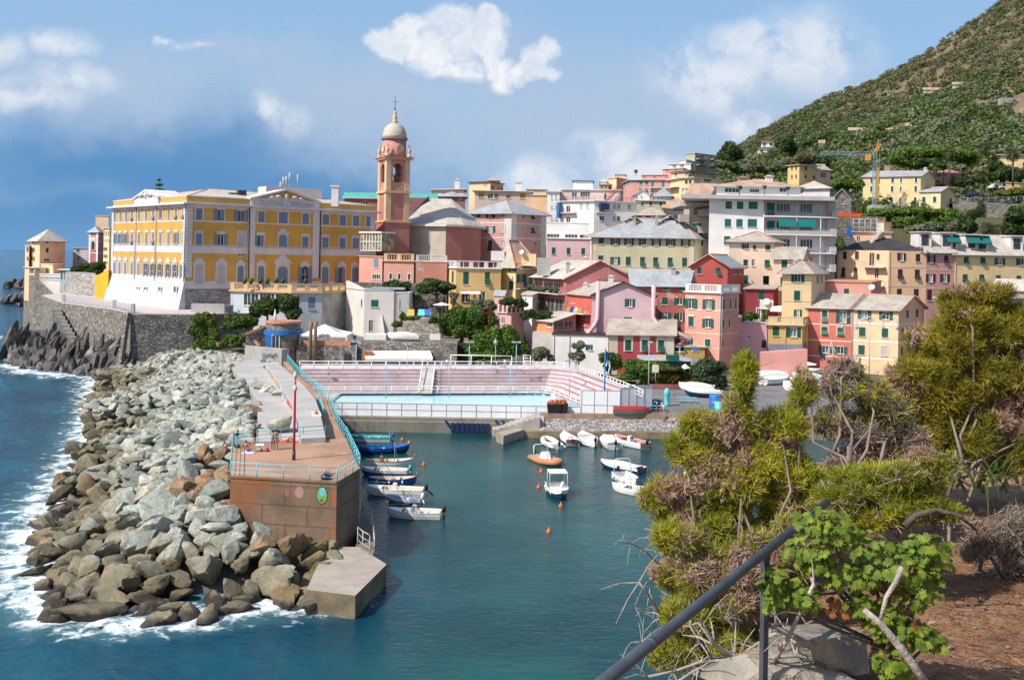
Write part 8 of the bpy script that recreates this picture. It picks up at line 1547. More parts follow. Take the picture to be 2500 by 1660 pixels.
def scatter_leaves(name,lst,n,s,m,Y,par,droop=0.0):
 use('V');bl=pxb(Y,lst,.7);W_=np.array([b[1]*b[3]for b in bl]);V,Fc=[],[]
 for i,k in enumerate(rng.choice(len(bl),n,p=W_/W_.sum())):
  b=bl[k];d=rng.normal(size=3);d/=np.linalg.norm(d);c=np.array(b[0])+d*np.array(b[1:])*rng.random()**.4
  nn=Vector(d*.6+np.array((-.25,-.45,.8-droop))+rng.normal(size=3)*.35).normalized();q=nn.to_track_quat('Z','Y').to_matrix()@Matrix.Rotation(rng.uniform(0,6.28),3,'Z');V.append((LV*np.array((1,1,1 if name=='leaves' else 2.5))*s*rng.uniform(.65,1.25))@np.array(q).T+c);Fc.append(LF+22*i)
 return np_mesh(name,np.vstack(V),np.vstack(Fc),m,par)
use('C6');bp=at(700,1350,5.8);ro=root('pelargonium',tuple(bp),'bright green pelargonium with lobed leaves and brown dead ones in front of the rail end','plant')
pl=[(1900,1215,80,45),(1860,1280,70,40),(1990,1255,70,40),(2060,1310,95,50),(1960,1320,80,40),(1850,1375,55,35),(2140,1265,60,40),(2160,1310,40,40),(2090,1470,60,45),(2060,1530,50,35),(1780,1330,32,40),(2150,1475,35,30),(1800,1390,50,25),(2000,1400,60,30),(2110,1370,60,40),(2040,1440,50,40)]
scatter_leaves('leaves',pl,950,.038,m_pel,5.7,ro);scatter_leaves('dead_leaves',[(1960,1395,60,25),(2040,1350,60,20),(1900,1400,60,20),(2120,1300,50,20),(2050,1420,70,25),(2090,1440,60,30)],120,.04,m_dead,5.8,ro,.6)
mb=MB();use('V')
for b in pxb(5.8,pl):e=Vector(b[0]);mb.tube([bp,bp.lerp(e,.5)+Vector(rng.normal(size=3)*.06),e],[.014,.011,.005],5)
mb.build('stems',[m_bark],ro)
use('C5');mb=MB();b=at(1560,1540,9.4);ms=leafmat('strap_leaf',(.03,.055,.015),(.10,.12,.03),vs=2)
for i in range(34):
 th=rng.uniform(0,6.28);L_=rng.uniform(.5,.95);d=Vector((math.cos(th),math.sin(th),0));s=Vector((-d.y,d.x,0))*.022;o_=b+Vector((rng.uniform(-.5,.6),rng.uniform(-.3,.3),0));a=rng.uniform(.7,1.3);p_=o_;q=[]
 for j in range(7):q.append(p_);p_=p_+(d*math.cos(a)+Vector((0,0,math.sin(a))))*L_/6;a-=.38
 for j in range(6):w0,w1=1-j/6.5,1-(j+1)/6.5;mb.quad(q[j]-s*w0,q[j]+s*w0,q[j+1]+s*w1,q[j+1]-s*w1)
ro=root('strap_leaf_plant',b,'dark strap leaved plant in the shade under the olive shrub','plant');mb.build('leaves',[ms],ro)
# boats
m_hw=paint('white_gelcoat',(.74,.73,.71),rough=.3,coord='obj');m_hc=paint('cream_gelcoat',(.62,.55,.43),rough=.4,coord='obj');m_hb=paint('blue_hull_paint',(.01,.10,.34),rough=.35,coord='obj');m_hn=paint('navy_hull_paint',(.012,.03,.085),rough=.3,coord='obj');m_ht=paint('teal_interior',(.08,.36,.36),coord='obj');m_ri=mat('grey_inflatable_tube',(.27,.30,.36),rough=.6,var=.06,coord='obj');m_ro_=mat('orange_inflatable_tube',(.50,.21,.10),rough=.55,var=.08,coord='obj');m_rw=mat('white_inflatable_tube',(.62,.60,.57),rough=.55,coord='obj');m_mot=paint('outboard_black',(.015,.018,.03),rough=.3);m_tarp=mat('beige_tarpaulin',(.60,.55,.48),rough=.9,var=.12,vs=2,bump=.3,coord='obj')
def boat(label,pos,rz,L_=5.0,B_=1.9,D_=.62,hull=None,band=None,inner=None,de=False,motor=None,ext=(),group=None,zw=0.0,name='boat',cat='boat',tilt=(0,0),fore=.66):
 hull=hull or m_hw;ro=root(name,(0,0,0),label,cat,group);n=14
 def st(t_):
  b=B_/2*(1-abs(2*t_-1)**2.3)**.8 if de else B_/2*min(1,.84+.4*t_)*(1-max(0,(t_-.4)/.6)**2.3)
  sh=D_*(1+.38*max(0,2*t_-1)**2+(.22*max(0,1-2*t_)**2 if de else 0));k=-.25+(D_*.75)*max(0,(t_-.86)/.14)**1.5+((D_*.6)*max(0,(.12-t_)/.12)**1.5 if de else 0)
  return-L_/2+L_*t_,max(b,.025),sh,min(k,sh*.75)
 P=lambda t_,a:(lambda q:[(q[0],a*q[1],q[2]),(q[0],a*q[1]*.97,q[2]-(q[2]-q[3])*.3),(q[0]-.06*t_,a*q[1]*.86,q[3]+(q[2]-q[3])*.32),(q[0]-.1*t_,a*q[1]*.45,q[3]+.05),(q[0]-.1*t_,0,q[3])])(st(t_))
 mb=MB()
 for a in(1,-1):
  for i in range(n):
   p0,p1=P(i/n,a),P((i+1)/n,a)
   for j in range(4):mb.add([p0[j],p1[j],p1[j+1],p0[j+1]][::a],[(0,1,2,3)],1 if j==0 else 0,True)
 e=P(0,1);f_=P(0,-1);mb.add(e+f_[::-1][1:],[tuple(range(9))],0);mb.build('hull',[hull,band or hull],ro)
 mb=MB();tf=fore;m0=[st(i/n)for i in range(n+1)]
 for i in range(n):
  t0,t1=i/n,(i+1)/n;q0,q1=m0[i],m0[i+1];w0,w1=max(q0[1]-.09,.01),max(q1[1]-.09,.01);zf=.12
  for a in(1,-1):mb.add([(q0[0],a*q0[1],q0[2]),(q1[0],a*q1[1],q1[2]),(q1[0],a*w1,q1[2]),(q0[0],a*w0,q0[2])][::-a],[(0,1,2,3)],1)
  if t0>=tf-.01:mb.add([(q0[0],-w0,q0[2]),(q1[0],-w1,q1[2]),(q1[0],w1,q1[2]),(q0[0],w0,q0[2])],[(0,1,2,3)],1)
  else:
   for a in(1,-1):mb.add([(q0[0],a*w0,q0[2]),(q1[0],a*w1,q1[2]),(q1[0],a*w1*.8,zf),(q0[0],a*w0*.8,zf)],[(0,1,2,3)],0)
   mb.add([(q0[0],-w0*.8,zf),(q1[0],-w1*.8,zf),(q1[0],w1*.8,zf),(q0[0],w0*.8,zf)],[(0,1,2,3)],0)
 mb.add([(m0[0][0],-m0[0][1],m0[0][2]),(m0[0][0],m0[0][1],m0[0][2]),(m0[0][0],m0[0][1],.1),(m0[0][0],-m0[0][1],.1)],[(0,1,2,3)],0);q=st(tf);mb.add([(q[0],-q[1]+.09,q[2]),(q[0],q[1]-.09,q[2]),(q[0],q[1]*.75,.12),(q[0],-q[1]*.75,.12)],[(0,1,2,3)],0)
 mb.build('interior',[inner or m_hc,m_hw if inner is None else inner],ro)
 gm=m_wood if 'wood' in ext else(band or m_hw)
 for a in(1,-1):mb=MB();mb.tube([(m0[i][0],a*m0[i][1],m0[i][2]+.01)for i in range(n+1)],.035,5);mb.build('gunwale',[gm],ro)
 for t_ in(.28,.5):
  if 'cover' in ext or t_>tf:continue
  q=st(t_);mb=MB();mb.box(q[0]-.14,-q[1]*.88,q[2]*.62,q[0]+.14,q[1]*.88,q[2]*.62+.05);mb.build('bench',[m_wood if 'wood' in ext else m_hw],ro)
 if motor:
  mb=MB();x=-L_/2-.28;dz=D_;tl=.55 if 'up' in ext else 0
  pr=[(-.02,dz-.1),(.17,dz),(.19,dz+.3),(.13,dz+.5),(.02,dz+.54)];mb.lathe((x,0,0),pr,8,axis=None);mb.tube([(x,0,dz),(x-tl*1.1,0,-.25+tl*.9)],.08,6);mb.tube([(x+.3,0,dz-.05),(x,0,dz-.05)],.07,5);mb.lathe((x-tl*1.1,0,-.3+tl*.9),[(.01,-.1),(.1,0),(.01,.1)],6);mb.build('outboard_motor',[motor],ro)
 if 'console' in ext:mb=MB();mb.hexa([(-.35,-.32,.12),(.35,-.32,.12),(.35,.32,.12),(-.35,.32,.12),(-.25,-.28,D_+.45),(.1,-.28,D_+.5),(.1,.28,D_+.5),(-.25,.28,D_+.45)]);mb.build('console',[m_hw],ro);mb=MB();mb.lathe((-.38,0,D_+.3),[(.17,0),(.2,.02),(.17,.04)],10,axis=Vector((-1,0,.6)));mb.build('steering_wheel',[m_dark],ro)
 if 'rail' in ext:mb=MB();pts=[(m0[i][0]-.05,a*(m0[i][1]-.05),m0[i][2]+.32)for a,rg in((1,range(9,n)),(-1,range(n-1,8,-1)))for i in rg];mb.tube(pts,.018,4);[mb.tube([p_,(p_[0],p_[1],p_[2]-.32)],.015,4)for p_ in pts[::2]];mb.build('bow_rail',[m_grey],ro,uv=False)
 if 'canopy' in ext:
  mb=MB();mb.box(-1.3,-B_*.42,D_+1.45,.5,B_*.42,D_+1.53);mb.build('canopy',[m_cloth],ro);mb=MB();[mb.tube([(x,a*B_*.42,D_-.1),(x,a*B_*.41,D_+1.46)],.025,5)for x in(-1.25,.45)for a in(1,-1)];mb.build('canopy_frame',[m_frame],ro)
 if 'arch' in ext:mb=MB();mb.tube([(-L_*.3,B_*.46,D_),(-L_*.32,B_*.44,D_+1.3),(-L_*.32,B_*.34,D_+1.5),(-L_*.32,-B_*.34,D_+1.5),(-L_*.32,-B_*.44,D_+1.3),(-L_*.3,-B_*.46,D_)],.045,6);mb.build('arch',[m_frame],ro)
 if 'cover' in ext:
  mb=MB()
  for i in range(1,n):
   for s in(1,-1):
    q0,q1=m0[i],m0[i+1];h0_,h1_=(.42*math.sin(math.pi*min(1,t_*1.05))for t_ in(i/n,(i+1)/n));mb.add([(q0[0],s*q0[1]*1.03,q0[2]+.03),(q1[0],s*q1[1]*1.03,q1[2]+.03),(q1[0],0,q1[2]+h1_),(q0[0],0,q0[2]+h0_)][::s],[(0,1,2,3)],0,True)
  mb.build('cover',[m_tarp if 'tarp' in ext else m_cloth],ro)
 if 'cabin' in ext:mb=MB();mb.hexa([(-.6,-.6,D_*.8),(1.0,-.5,D_*.9),(1.0,.5,D_*.9),(-.6,.6,D_*.8),(-.4,-.5,D_+.65),(.45,-.42,D_+.6),(.45,.42,D_+.6),(-.4,.5,D_+.65)]);mb.build('cabin',[m_hw],ro)
 if 'mast' in ext:mb=MB();mb.tube([(.6,0,.2),(.6,0,2.6)],.03,5);mb.tube([(.6,0,2.2),(.9,.3,1.0)],.015,4);mb.build('mast',[m_grey],ro)
 if 'stem' in ext:mb=MB();q=st(1);mb.tube([(q[0]-.12,0,q[2]-.25),(q[0]+.04,0,q[2]+.42)],.05,5);mb.build('stem_post',[m_wood],ro)
 if 'fend' in ext:[(lambda m2,q:(m2.tube([(q[0],-q[1]-.06,q[2]-.1),(q[0],-q[1]-.05,q[2]-.5)],.07,7),m2.build('fender',[m_hw],ro)))(MB(),st(t_))for t_ in(.2,.45,.72)]
 if 'ring' in ext:mb=MB();mb.tube([(-L_/2-.08,.35+.26*math.cos(a*.6283),D_+.25+.26*math.sin(a*.6283))for a in range(11)],.06,6);mb.build('lifebuoy',[m_orange],ro)
 return place(ro,(pos.x,pos.y,pos.z+zw),rz,1,tilt)
def rib(label,pos,rz,L_,B_,m,motor=None,ext=()):
 ro=root('inflatable_boat',(0,0,0),label,'inflatable boat');r=B_*.14;pts=[(-L_/2,B_/2-r,.22)]+[(-L_/2+L_*k,B_/2-r,.22+.1*k)for k in(.3,.6)]
 arc=[(L_*.12+L_*.36*math.sin(a),(B_/2-r)*math.cos(a),.3+.22*math.sin(a))for a in np.linspace(.15,math.pi-.15,9)];pts+=arc+[(x,-y,z)for x,y,z in pts[::-1]]
 mb=MB();mb.tube(pts,[r*.35]+[r]*(len(pts)-2)+[r*.35],10);mb.build('tube',[m],ro);mb=MB();mb.prism([(-L_/2+.25,-B_/2+r),(L_*.2,-B_/2+r),(L_*.42,0),(L_*.2,B_/2-r),(-L_/2+.25,B_/2-r)],-.1,.16);mb.build('floor',[m_hc if m is not m_ri else m_ri],ro)
 mb=MB();mb.prism([(-L_/2+.2,-B_/2+r),(-L_/2+.28,-B_/2+r),(-L_/2+.28,B_/2-r),(-L_/2+.2,B_/2-r)],-.1,.5);mb.box(-.5,-B_/2+r,.35,-.2,B_/2-r,.4);mb.build('transom',[m_hw],ro)
 if motor:mb=MB();x=-L_/2;mb.lathe((x,0,0),[(.02,.4),(.16,.5),(.18,.8),(.12,1.0),(.02,1.03)],8);mb.tube([(x,0,.5),(x-.25,0,-.3)],.08,6);mb.build('outboard_motor',[motor],ro)
 if 'console' in ext:mb=MB();mb.hexa([(-.9,-.45,.16),(.6,-.4,.16),(.6,.4,.16),(-.9,.45,.16),(-.6,-.38,1.15),(.1,-.3,1.2),(.1,.3,1.2),(-.6,.38,1.15)]);mb.build('covered_console',[m_cloth],ro)
 if 'arch' in ext:mb=MB();y=B_/2-r;mb.tube([(-L_*.22,y,.4),(-L_*.26,y,1.7),(-L_*.26,y-.2,1.85),(-L_*.26,-y+.2,1.85),(-L_*.26,-y,1.7),(-L_*.22,-y,.4)],.06,7);mb.build('arch',[m_frame],ro)
 return place(ro,pos,rz)
use('D4')
boat('white and turquoise workboat moored nearest the harbour wall',gr(390,240,0),R(180),5.4,1.9,.6,m_hw,m_ht,m_ht,motor=m_blue)
boat('deep blue fishing boat with a white lower stripe and yellow gear',gr(640,430,0),R(14),5.9,2.0,.7,m_hn,m_hb,m_hb,de=True,ext=('mast',))
boat('white double ended rowing boat with a wooden rim and a man aboard',gr(715,650,0),R(6),5.5,1.9,.7,m_hw,m_hw,None,de=True,ext=('wood','stem','mast'))
boat('blue hulled white decked motorboat with a teal covered engine',gr(640,780,0),R(178),4.9,1.8,.62,m_hb,m_hw,None,motor=m_ht,ext=('fend',))
boat('bright blue double ended boat with a cream deck and dark stem',gr(770,925,0),R(2),4.9,1.8,.6,m_hb,m_hb,m_hc,de=True,ext=('stem','wood','fend'))
boat('long white motorboat with a tilted dark outboard behind the grey dinghy',gr(800,1105,0),R(176),5.6,2.0,.7,motor=m_mot,ext=('console','rail','up'))
rib('small grey inflatable dinghy tied beside the long white motorboat',gr(960,1225,0),R(172),3.5,1.5,m_ri,m_hw)
boat('white open motorboat with a black outboard lying nearest the pier corner',gr(1110,1455,0),R(177),4.8,1.8,.6,motor=m_mot,ext=('console','rail','fend'))
use('D5')
rib('white inflatable boat with a dark blue motor, first from the steps',gr(470,470,0),R(108),5.0,2.2,m_rw,m_mot)
boat('navy boat with an orange lifebuoy on its stern and two masts',gr(740,430,0),R(100),5.0,2.0,.8,m_hn,m_hw,None,ext=('ring','mast','cover'))
boat('white boat with a blue waterline stripe between the navy boat and the covered boat',gr(1075,440,0),R(104),5.4,2.1,.85,m_hw,m_hw,m_hw,de=True,motor=m_mot)
boat('white boat under a white cover with round black fenders',gr(1440,470,0),R(100),5.2,2.3,.7,motor=m_mot,ext=('cover','cabin'))
boat('white motorboat with pink cushions and a raised black engine, last in the quay row',gr(1790,470,0),R(128),5.4,2.1,.75,m_hw,m_hw,mat('pink_cushions',(.55,.16,.14)),motor=m_mot,ext=('console','up'))
rib('orange inflatable boat with a white roll bar and covered console',gr(375,760,0),R(-62),5.4,2.5,m_ro_,m_mot,('console','arch'))
boat('dark blue hulled boat with a white canopy in the middle of the harbour',gr(565,1310,0),R(-84),5.2,2.1,.75,m_hn,m_hw,m_hw,ext=('canopy','fend'),fore=.5)
boat('white boat under a beige tarpaulin moored behind the arched boat',gr(1640,880,0),R(140),5.4,2.2,.6,m_hn,m_hw,None,ext=('cover','tarp'))
boat('white boat with a metal arch and white fenders facing the viewer',gr(1745,1120,0),R(-76),4.9,2.0,.8,m_hw,m_hw,m_hw,motor=m_mot,ext=('arch','fend'),fore=.72)
boat('white boat half hidden behind the foreground shrub',gr(1900,1290,0),R(150),5.2,1.9,.6,ext=('mast',))
def buoy(zk,x,y,lab,m,s=.26):
 use(zk);p_=gr(x,y,0);ro=root('buoy',p_,lab,'buoy','mooring buoys');mb=MB();mb.lathe(p_,[(.05,-s*.8),(s*.8,-s*.4),(s,0),(s*.75,s*.55),(s*.3,s*1.1),(.03,s*1.5)],12);mb.build('float',[m],ro);mb=MB();mb.tube([p_+Vector((-.05,0,s*1.45)),p_+Vector((0,0,s*1.75)),p_+Vector((.05,0,s*1.45))],.02,5);mb.build('ring',[m_grey],ro)
for zk,x,y,lab,m in(('D5',285,915,'orange buoy floating in front of the orange inflatable boat',m_orange),('D5',245,1180,'orange buoy with a pale tip left of the canopied boat',m_orange),('D5',620,1500,'orange buoy just in front of the canopied boat',m_orange),('D5',1620,1260,'flat orange buoy left of the half hidden white boat',m_orange),('D5',1325,745,'orange buoy in open water before the covered boat',m_orange),('D5',1945,915,'white buoy right of the tarpaulin covered boat',m_hw),('B5',1387,860,'orange buoy beyond the deep blue fishing boat',m_orange),('B5',1440,885,'orange buoy hanging at the bow of the deep blue fishing boat',m_orange),('B5',1552,1050,'small round orange buoy right of the double ended boats',m_orange),('B6',878,1500,'lone orange buoy nearest the viewer in open water',m_orange),('C3',523,978,'red buoy left of the pale one near the shrub',m_orange),('C3',557,970,'pale yellow buoy beside the red one near the shrub',m_hc),('C3',605,1058,'bright yellow buoy at the tip of the shrub',paint('yellow_plastic',(.70,.50,.02)))):buoy(zk,x,y,lab,m)
for i,(zk,x,y,z,rz,lab,e)in enumerate((('E5',960,790,2.7,170,'white double ended boat with a raised prow ashore by the parasols',0),('E5',1600,820,2.7,10,'white covered boat ashore in front of the red harbour house',1),('E5',900,880,2.7,165,'white covered boat ashore behind the raised prow boat',1),('E5',1640,930,2.7,150,'long white covered boat ashore pointing at the square',1),('E5',1600,1030,2.7,150,'second long white covered boat ashore beside the first',1),('E5',1450,1120,2.7,140,'white covered boat ashore nearest the quay edge',1),('E5',980,1000,2.7,30,'white covered boat ashore among the shrub tips',1),('E5',2200,930,2.7,30,'white boat ashore below the peach harbour house',1),('C3',690,425,2.7,160,'white covered boat ashore beside the quay tree',1),('C3',745,470,2.7,170,'navy hulled boat ashore right of the quay tree',2),('C3',1290,370,2.7,20,'white boat ashore seen through the shrub',1),('C3',1480,440,2.7,140,'white boat ashore at the right seen through the shrub',1),('A4',570,900,9.3,175,'white boat shaped cover lying on top of the stone retaining wall',1))):
 use(zk);q=gr(x,y,z)if z<5 else at(x,905,171);boat(lab,q,R(rz),5.6,2.0,.75,m_hn if e==2 else m_hw,m_hw,None,de=(e==0),ext=('cover',)if e else('stem',),zw=.28,group='boats laid up ashore')
# people
m_skin=mat('tanned_skin',(.42,.21,.14),rough=.6,var=.05,coord='obj');m_skin2=mat('dark_tanned_skin',(.26,.12,.075),rough=.6,var=.05,coord='obj');m_hair=mat('dark_hair',(.02,.014,.01),rough=.7)
def person(label,pos,rz,pose='stand',skin=None,top=None,bottom=None,hat=None):
 J=dict(pel=(0,0,.93),bel=(0,0,1.1),che=(0,0,1.3),nb=(0,0,1.43),nk=(0,-.01,1.5),hd=(0,-.025,1.59),tp=(0,-.015,1.68),no=(0,-.115,1.585))
 for s,a in((1,'l'),(-1,'r')):J.update({'sh'+a:(.17*s,0,1.39),'el'+a:(.22*s,.03,1.12),'wr'+a:(.23*s,-.06,.88),'pa'+a:(.23*s,-.08,.81),'hi'+a:(.09*s,0,.88),'kn'+a:(.10*s,-.02,.49),'an'+a:(.10*s,.03,.08),'to'+a:(.11*s,-.13,.03)})
 if pose=='walk':J.update(knl=(.10,-.18,.52),anl=(.10,-.16,.10),tol=(.10,-.32,.06),knr=(-.10,.08,.50),anr=(-.10,.32,.16),tor=(-.10,.22,.03),wrl=(.24,.12,.92),pal=(.25,.13,.85),wrr=(-.22,-.22,.93),par=(-.22,-.28,.88))
 if pose=='hips':J.update(ell=(.36,.05,1.16),wrl=(.2,-.06,1.0),pal=(.15,-.1,.97))
 if pose=='up':J.update(ell=(.40,-.05,1.45),wrl=(.22,-.1,1.6),pal=(.15,-.08,1.62),elr=(-.40,-.05,1.42),wrr=(-.22,-.12,1.58),par=(-.15,-.1,1.6))
 if pose=='sit':
  J={k:(x,y+(z-.93)*.25*(z>.93),z-.80)for k,(x,y,z)in J.items()}
  for s,a in((1,'l'),(-1,'r')):J.update({'hi'+a:(.1*s,-.02,.12),'kn'+a:(.14*s,-.40,.45),'an'+a:(.12*s,-.66,.1),'to'+a:(.12*s,-.82,.06),'el'+a:(.26*s,.26,.3),'wr'+a:(.26*s,.34,.08),'pa'+a:(.26*s,.36,.03)})
 if pose=='lie':
  J={k:(x,(.93-z)*-1,.13+y*.6)for k,(x,y,z)in J.items()}
  for s,a in((1,'l'),(-1,'r')):J.update({'kn'+a:(.11*s,-.36,.48),'an'+a:(.11*s,-.62,.1),'to'+a:(.11*s,-.78,.04),'el'+a:(.33*s,.2,.06),'wr'+a:(.3*s,-.06,.05),'pa'+a:(.29*s,-.13,.05)})
 rd=dict(pel=.115,bel=.105,che=.125,nb=.08,nk=.05,hd=.088,tp=.075,no=.014,sh=.06,el=.043,wr=.03,pa=.034,hi=.09,kn=.06,an=.04,to=.036);ks=list(J);V=[J[k]for k in ks];Rd=[rd[k]if k in rd else rd[k[:2]]for k in ks];ix={k:i for i,k in enumerate(ks)}
 E=[(ix[a],ix[b])for a,b in(('pel','bel'),('bel','che'),('che','nb'),('nb','nk'),('nk','hd'),('hd','tp'),('hd','no'))]
 for a in 'lr':
  E+=[(ix[p_],ix[q])for p_,q in(('che','sh'+a),('sh'+a,'el'+a),('el'+a,'wr'+a),('wr'+a,'pa'+a),('pel','hi'+a),('hi'+a,'kn'+a),('kn'+a,'an'+a),('an'+a,'to'+a))]
  p_=Vector(J['pa'+a]);d=(p_-Vector(J['wr'+a])).normalized();sd=d.cross(Vector((1,.2,.1))).normalized()
  for k in range(5):
   o=sd*(.027-.018*k)if k<4 else sd*.045-d*.03;ln=(.07,.085,.08,.06,.05)[k];b=len(V);V+=[tuple(p_+o*.8+d*.03),tuple(p_+o*1.3+d*(.03+ln)+Vector((0,-.012,0)))];Rd+=[.0095,.008];E+=[(ix['pa'+a],b),(b,b+1)]
 me=bpy.data.meshes.new('person');me.from_pydata(V,E,[]);o=bpy.data.objects.new('person',me);COL.objects.link(o);sk=o.modifiers.new('skin','SKIN');sk.use_smooth_shade=True;sub=o.modifiers.new('sub','SUBSURF');sub.levels=sub.render_levels=1
 if not me.skin_vertices:me.skin_vertices.new()
 for i,sv in enumerate(me.skin_vertices[0].data):sv.radius=(Rd[i],Rd[i]);sv.use_root=(i==0)
 me.materials.append(skin or m_skin);ORG[o.name]=Vector((0,0,0));tag(o,label,'person')
 Jv={k:Vector(v)for k,v in J.items()};mb=MB();up=(Jv['tp']-Jv['hd']).normalized();mb.ell(Jv['hd'].lerp(Jv['tp'],.55)+Vector((0,.02,.0)),.098,.105,.10,10);mb.build('hair' if not hat else 'hat',[hat or m_hair],o)
 if bottom:
  mb=MB();mb.tube([Jv['pel'].lerp(Jv['bel'],.35),Jv['pel'],Jv['pel'].lerp(Jv['hil'].lerp(Jv['hir'],.5),.8)],[.128,.138,.13],10);[mb.tube([Jv['hi'+a],Jv['hi'+a].lerp(Jv['kn'+a],.5 if bottom is not m_hn else .2)],[.108,.092],9)for a in 'lr'];mb.build('shorts',[bottom],o)
 if top:
  mb=MB();mb.tube([Jv['pel'].lerp(Jv['bel'],.2),Jv['bel'],Jv['che'],Jv['nb']],[.135,.125,.15,.09],10);[mb.tube([Jv['che'].lerp(Jv['sh'+a],.6),Jv['sh'+a],Jv['sh'+a].lerp(Jv['el'+a],.55)],[.085,.075,.06],8)for a in 'lr'];mb.build('shirt',[top],o)
 return place(o,pos,rz)
use('D3');Z6=zd+.035
m_lil=mat('lilac_towel',(.62,.56,.66),rough=.95);m_bluet=mat('blue_cloth',(.05,.10,.28),rough=.9);m_whitet=mat('white_cloth',(.70,.69,.66),rough=.95);m_gcl=mat('grey_cloth',(.22,.24,.26),rough=.95)
person('tanned woman in a dark bikini standing at the rail of the pier deck',gr(800,820,Z6),R(60),'hips',m_skin2,None,m_hair)
person('person in a grey shirt standing on the pier deck with raised arms',gr(1230,965,Z6),R(160),'up',m_skin2,m_gcl,m_gcl)
person('pale skinned person standing close behind the one in a grey shirt',gr(1315,945,Z6),R(200),'stand',m_skin,None,m_hc)
person('sunburnt man in blue shorts sitting on a white towel on the pier deck',gr(640,1000,Z6),R(75),'sit',mat('sunburnt_skin',(.52,.20,.13),rough=.6,coord='obj'),None,m_bluet)
person('sunbather lying with bent knees behind the sitting man',gr(540,900,Z6),R(100),'lie',m_skin,None,m_hn)
person('sunbather lying on an orange mat at the back of the pier deck',gr(1560,775,Z6),R(80),'lie',m_skin,None,m_orange)
use('B5');person('sunbather lying with raised knees beside a dark bag at the front railing',gr(812,1130,Z6),R(190),'lie',m_skin,None,m_hn)
use('D4');q=gr(600,640,0);person('bare chested man seated in the white double ended rowing boat',Vector((q.x,q.y,.45)),R(10),'sit',m_skin2,None,m_hc)
use('D6');person('bare chested walker with a white cap and blue shorts on the quay',gr(1765,830,2.7),R(60),'walk',m_skin2,None,m_bluet,hat=m_whitet);person('walker in a white shirt carrying a dark bag on the quay',gr(1865,840,2.7),R(30),'walk',m_skin,m_whitet,m_gcl);person('walker in red shorts just behind the white shirted one on the quay',gr(1840,805,2.72),R(40),'walk',m_skin,m_whitet,m_red)
use('B6');[person(lab,gr(x,252,zt_),R(170),'stand',m_skin,tp_,bt)for x,lab,tp_,bt in((97,'person in white behind the railing by the bleacher ramp',m_whitet,m_bluet),(540,'person in a pink top behind the middle of the bleacher railing',m_lil,m_gcl),(1085,'person in grey behind the curved end of the bleacher railing',m_gcl,m_hair))]if not globals().update(zt_=5.2)else 0
def flat(name,lab,cat,zk,pts,z,m,h=.03):use(zk);mb=MB();mb.prism([gr(x,y,z).xy for x,y in pts],z,z+h);return tag(mb.build(name,[m]),lab,cat)
flat('towel','white lilac towel under the sunburnt man','towel','D3',((465,1055),(760,1060),(860,975),(600,970)),Z6,m_lil);flat('towel','white and navy towel by the rail of the pier deck','towel','D3',((830,868),(1035,860),(1000,800),(820,815)),Z6,m_whitet);flat('sun_mat','orange mat with a pink edge at the back of the pier deck','mat','D3',((1320,800),(1850,790),(1840,740),(1330,750)),Z6,m_orange);flat('towel','white towel with an orange bag on the upper walkway','towel','B5',((700,680),(770,675),(755,640),(692,645)),zu,m_whitet)
def bag(lab,zk,x,y,z,m,s=.3):use(zk);p_=gr(x,y,z);ro=root('bag',p_,lab,'bag');mb=MB();mb.lathe(p_,[(s*.7,0),(s,s*.3),(s*.8,s*.8),(s*.3,s*1.1)],9);mb.build('body',[m],ro);mb=MB();mb.tube([p_+Vector((-s*.4,0,s*.9)),p_+Vector((0,0,s*1.6)),p_+Vector((s*.4,0,s*.9))],.02,5);mb.build('handle',[m_dark],ro)
bag('dark rucksack beside the lilac towel','D3',920,995,Z6,m_gcl);bag('red and navy bag left of the standing person','D3',1090,995,Z6,m_red,.25);bag('dark round bag at the left rail of the pier deck','D3',400,910,Z6,m_dark,.25);bag('big dark bag at the front railing by the sunbather','B5',800,1160,Z6,m_hn,.4);bag('orange bag on the upper walkway','B5',728,660,zu+.04,m_orange,.25)
# quay furniture
use('D6')
def prop(name,lab,cat,f,m,**k):mb=MB();f(mb);return tag(mb.build(name,m if isinstance(m,list)else[m]),lab,cat,k.get('group'))
for x,y,lab in((1740,770,0),(2220,640,1),(500,750,2),(950,770,3)):
 use('D6');q=gr(x,y,2.7);ro=root('picnic_bench',q,('turquoise bench by the stone wall','turquoise picnic table with benches at the end of the stone wall','turquoise bench beside the black fishing tubs','turquoise bench at the foot of the flagpole')[lab],'bench');mb=MB();mb.box(q.x-1.4,q.y-.3,q.z+.72,q.x+1.4,q.y+.3,q.z+.78);mb.build('table_top',[m_turq],ro);mb=MB();mb.box(q.x-1.4,q.y-.8,q.z+.42,q.x+1.4,q.y-.5,q.z+.47);mb.build('seat',[m_turq],ro);[(lambda mb:(mb.tube([(q.x+s,q.y-.75,q.z),(q.x+s*.95,q.y,q.z+.72)],.05,4),mb.tube([(q.x+s,q.y+.5,q.z),(q.x+s*.95,q.y,q.z+.72)],.05,4),mb.build('leg',[m_turq],ro)))(MB())for s in(-1.1,1.1)]
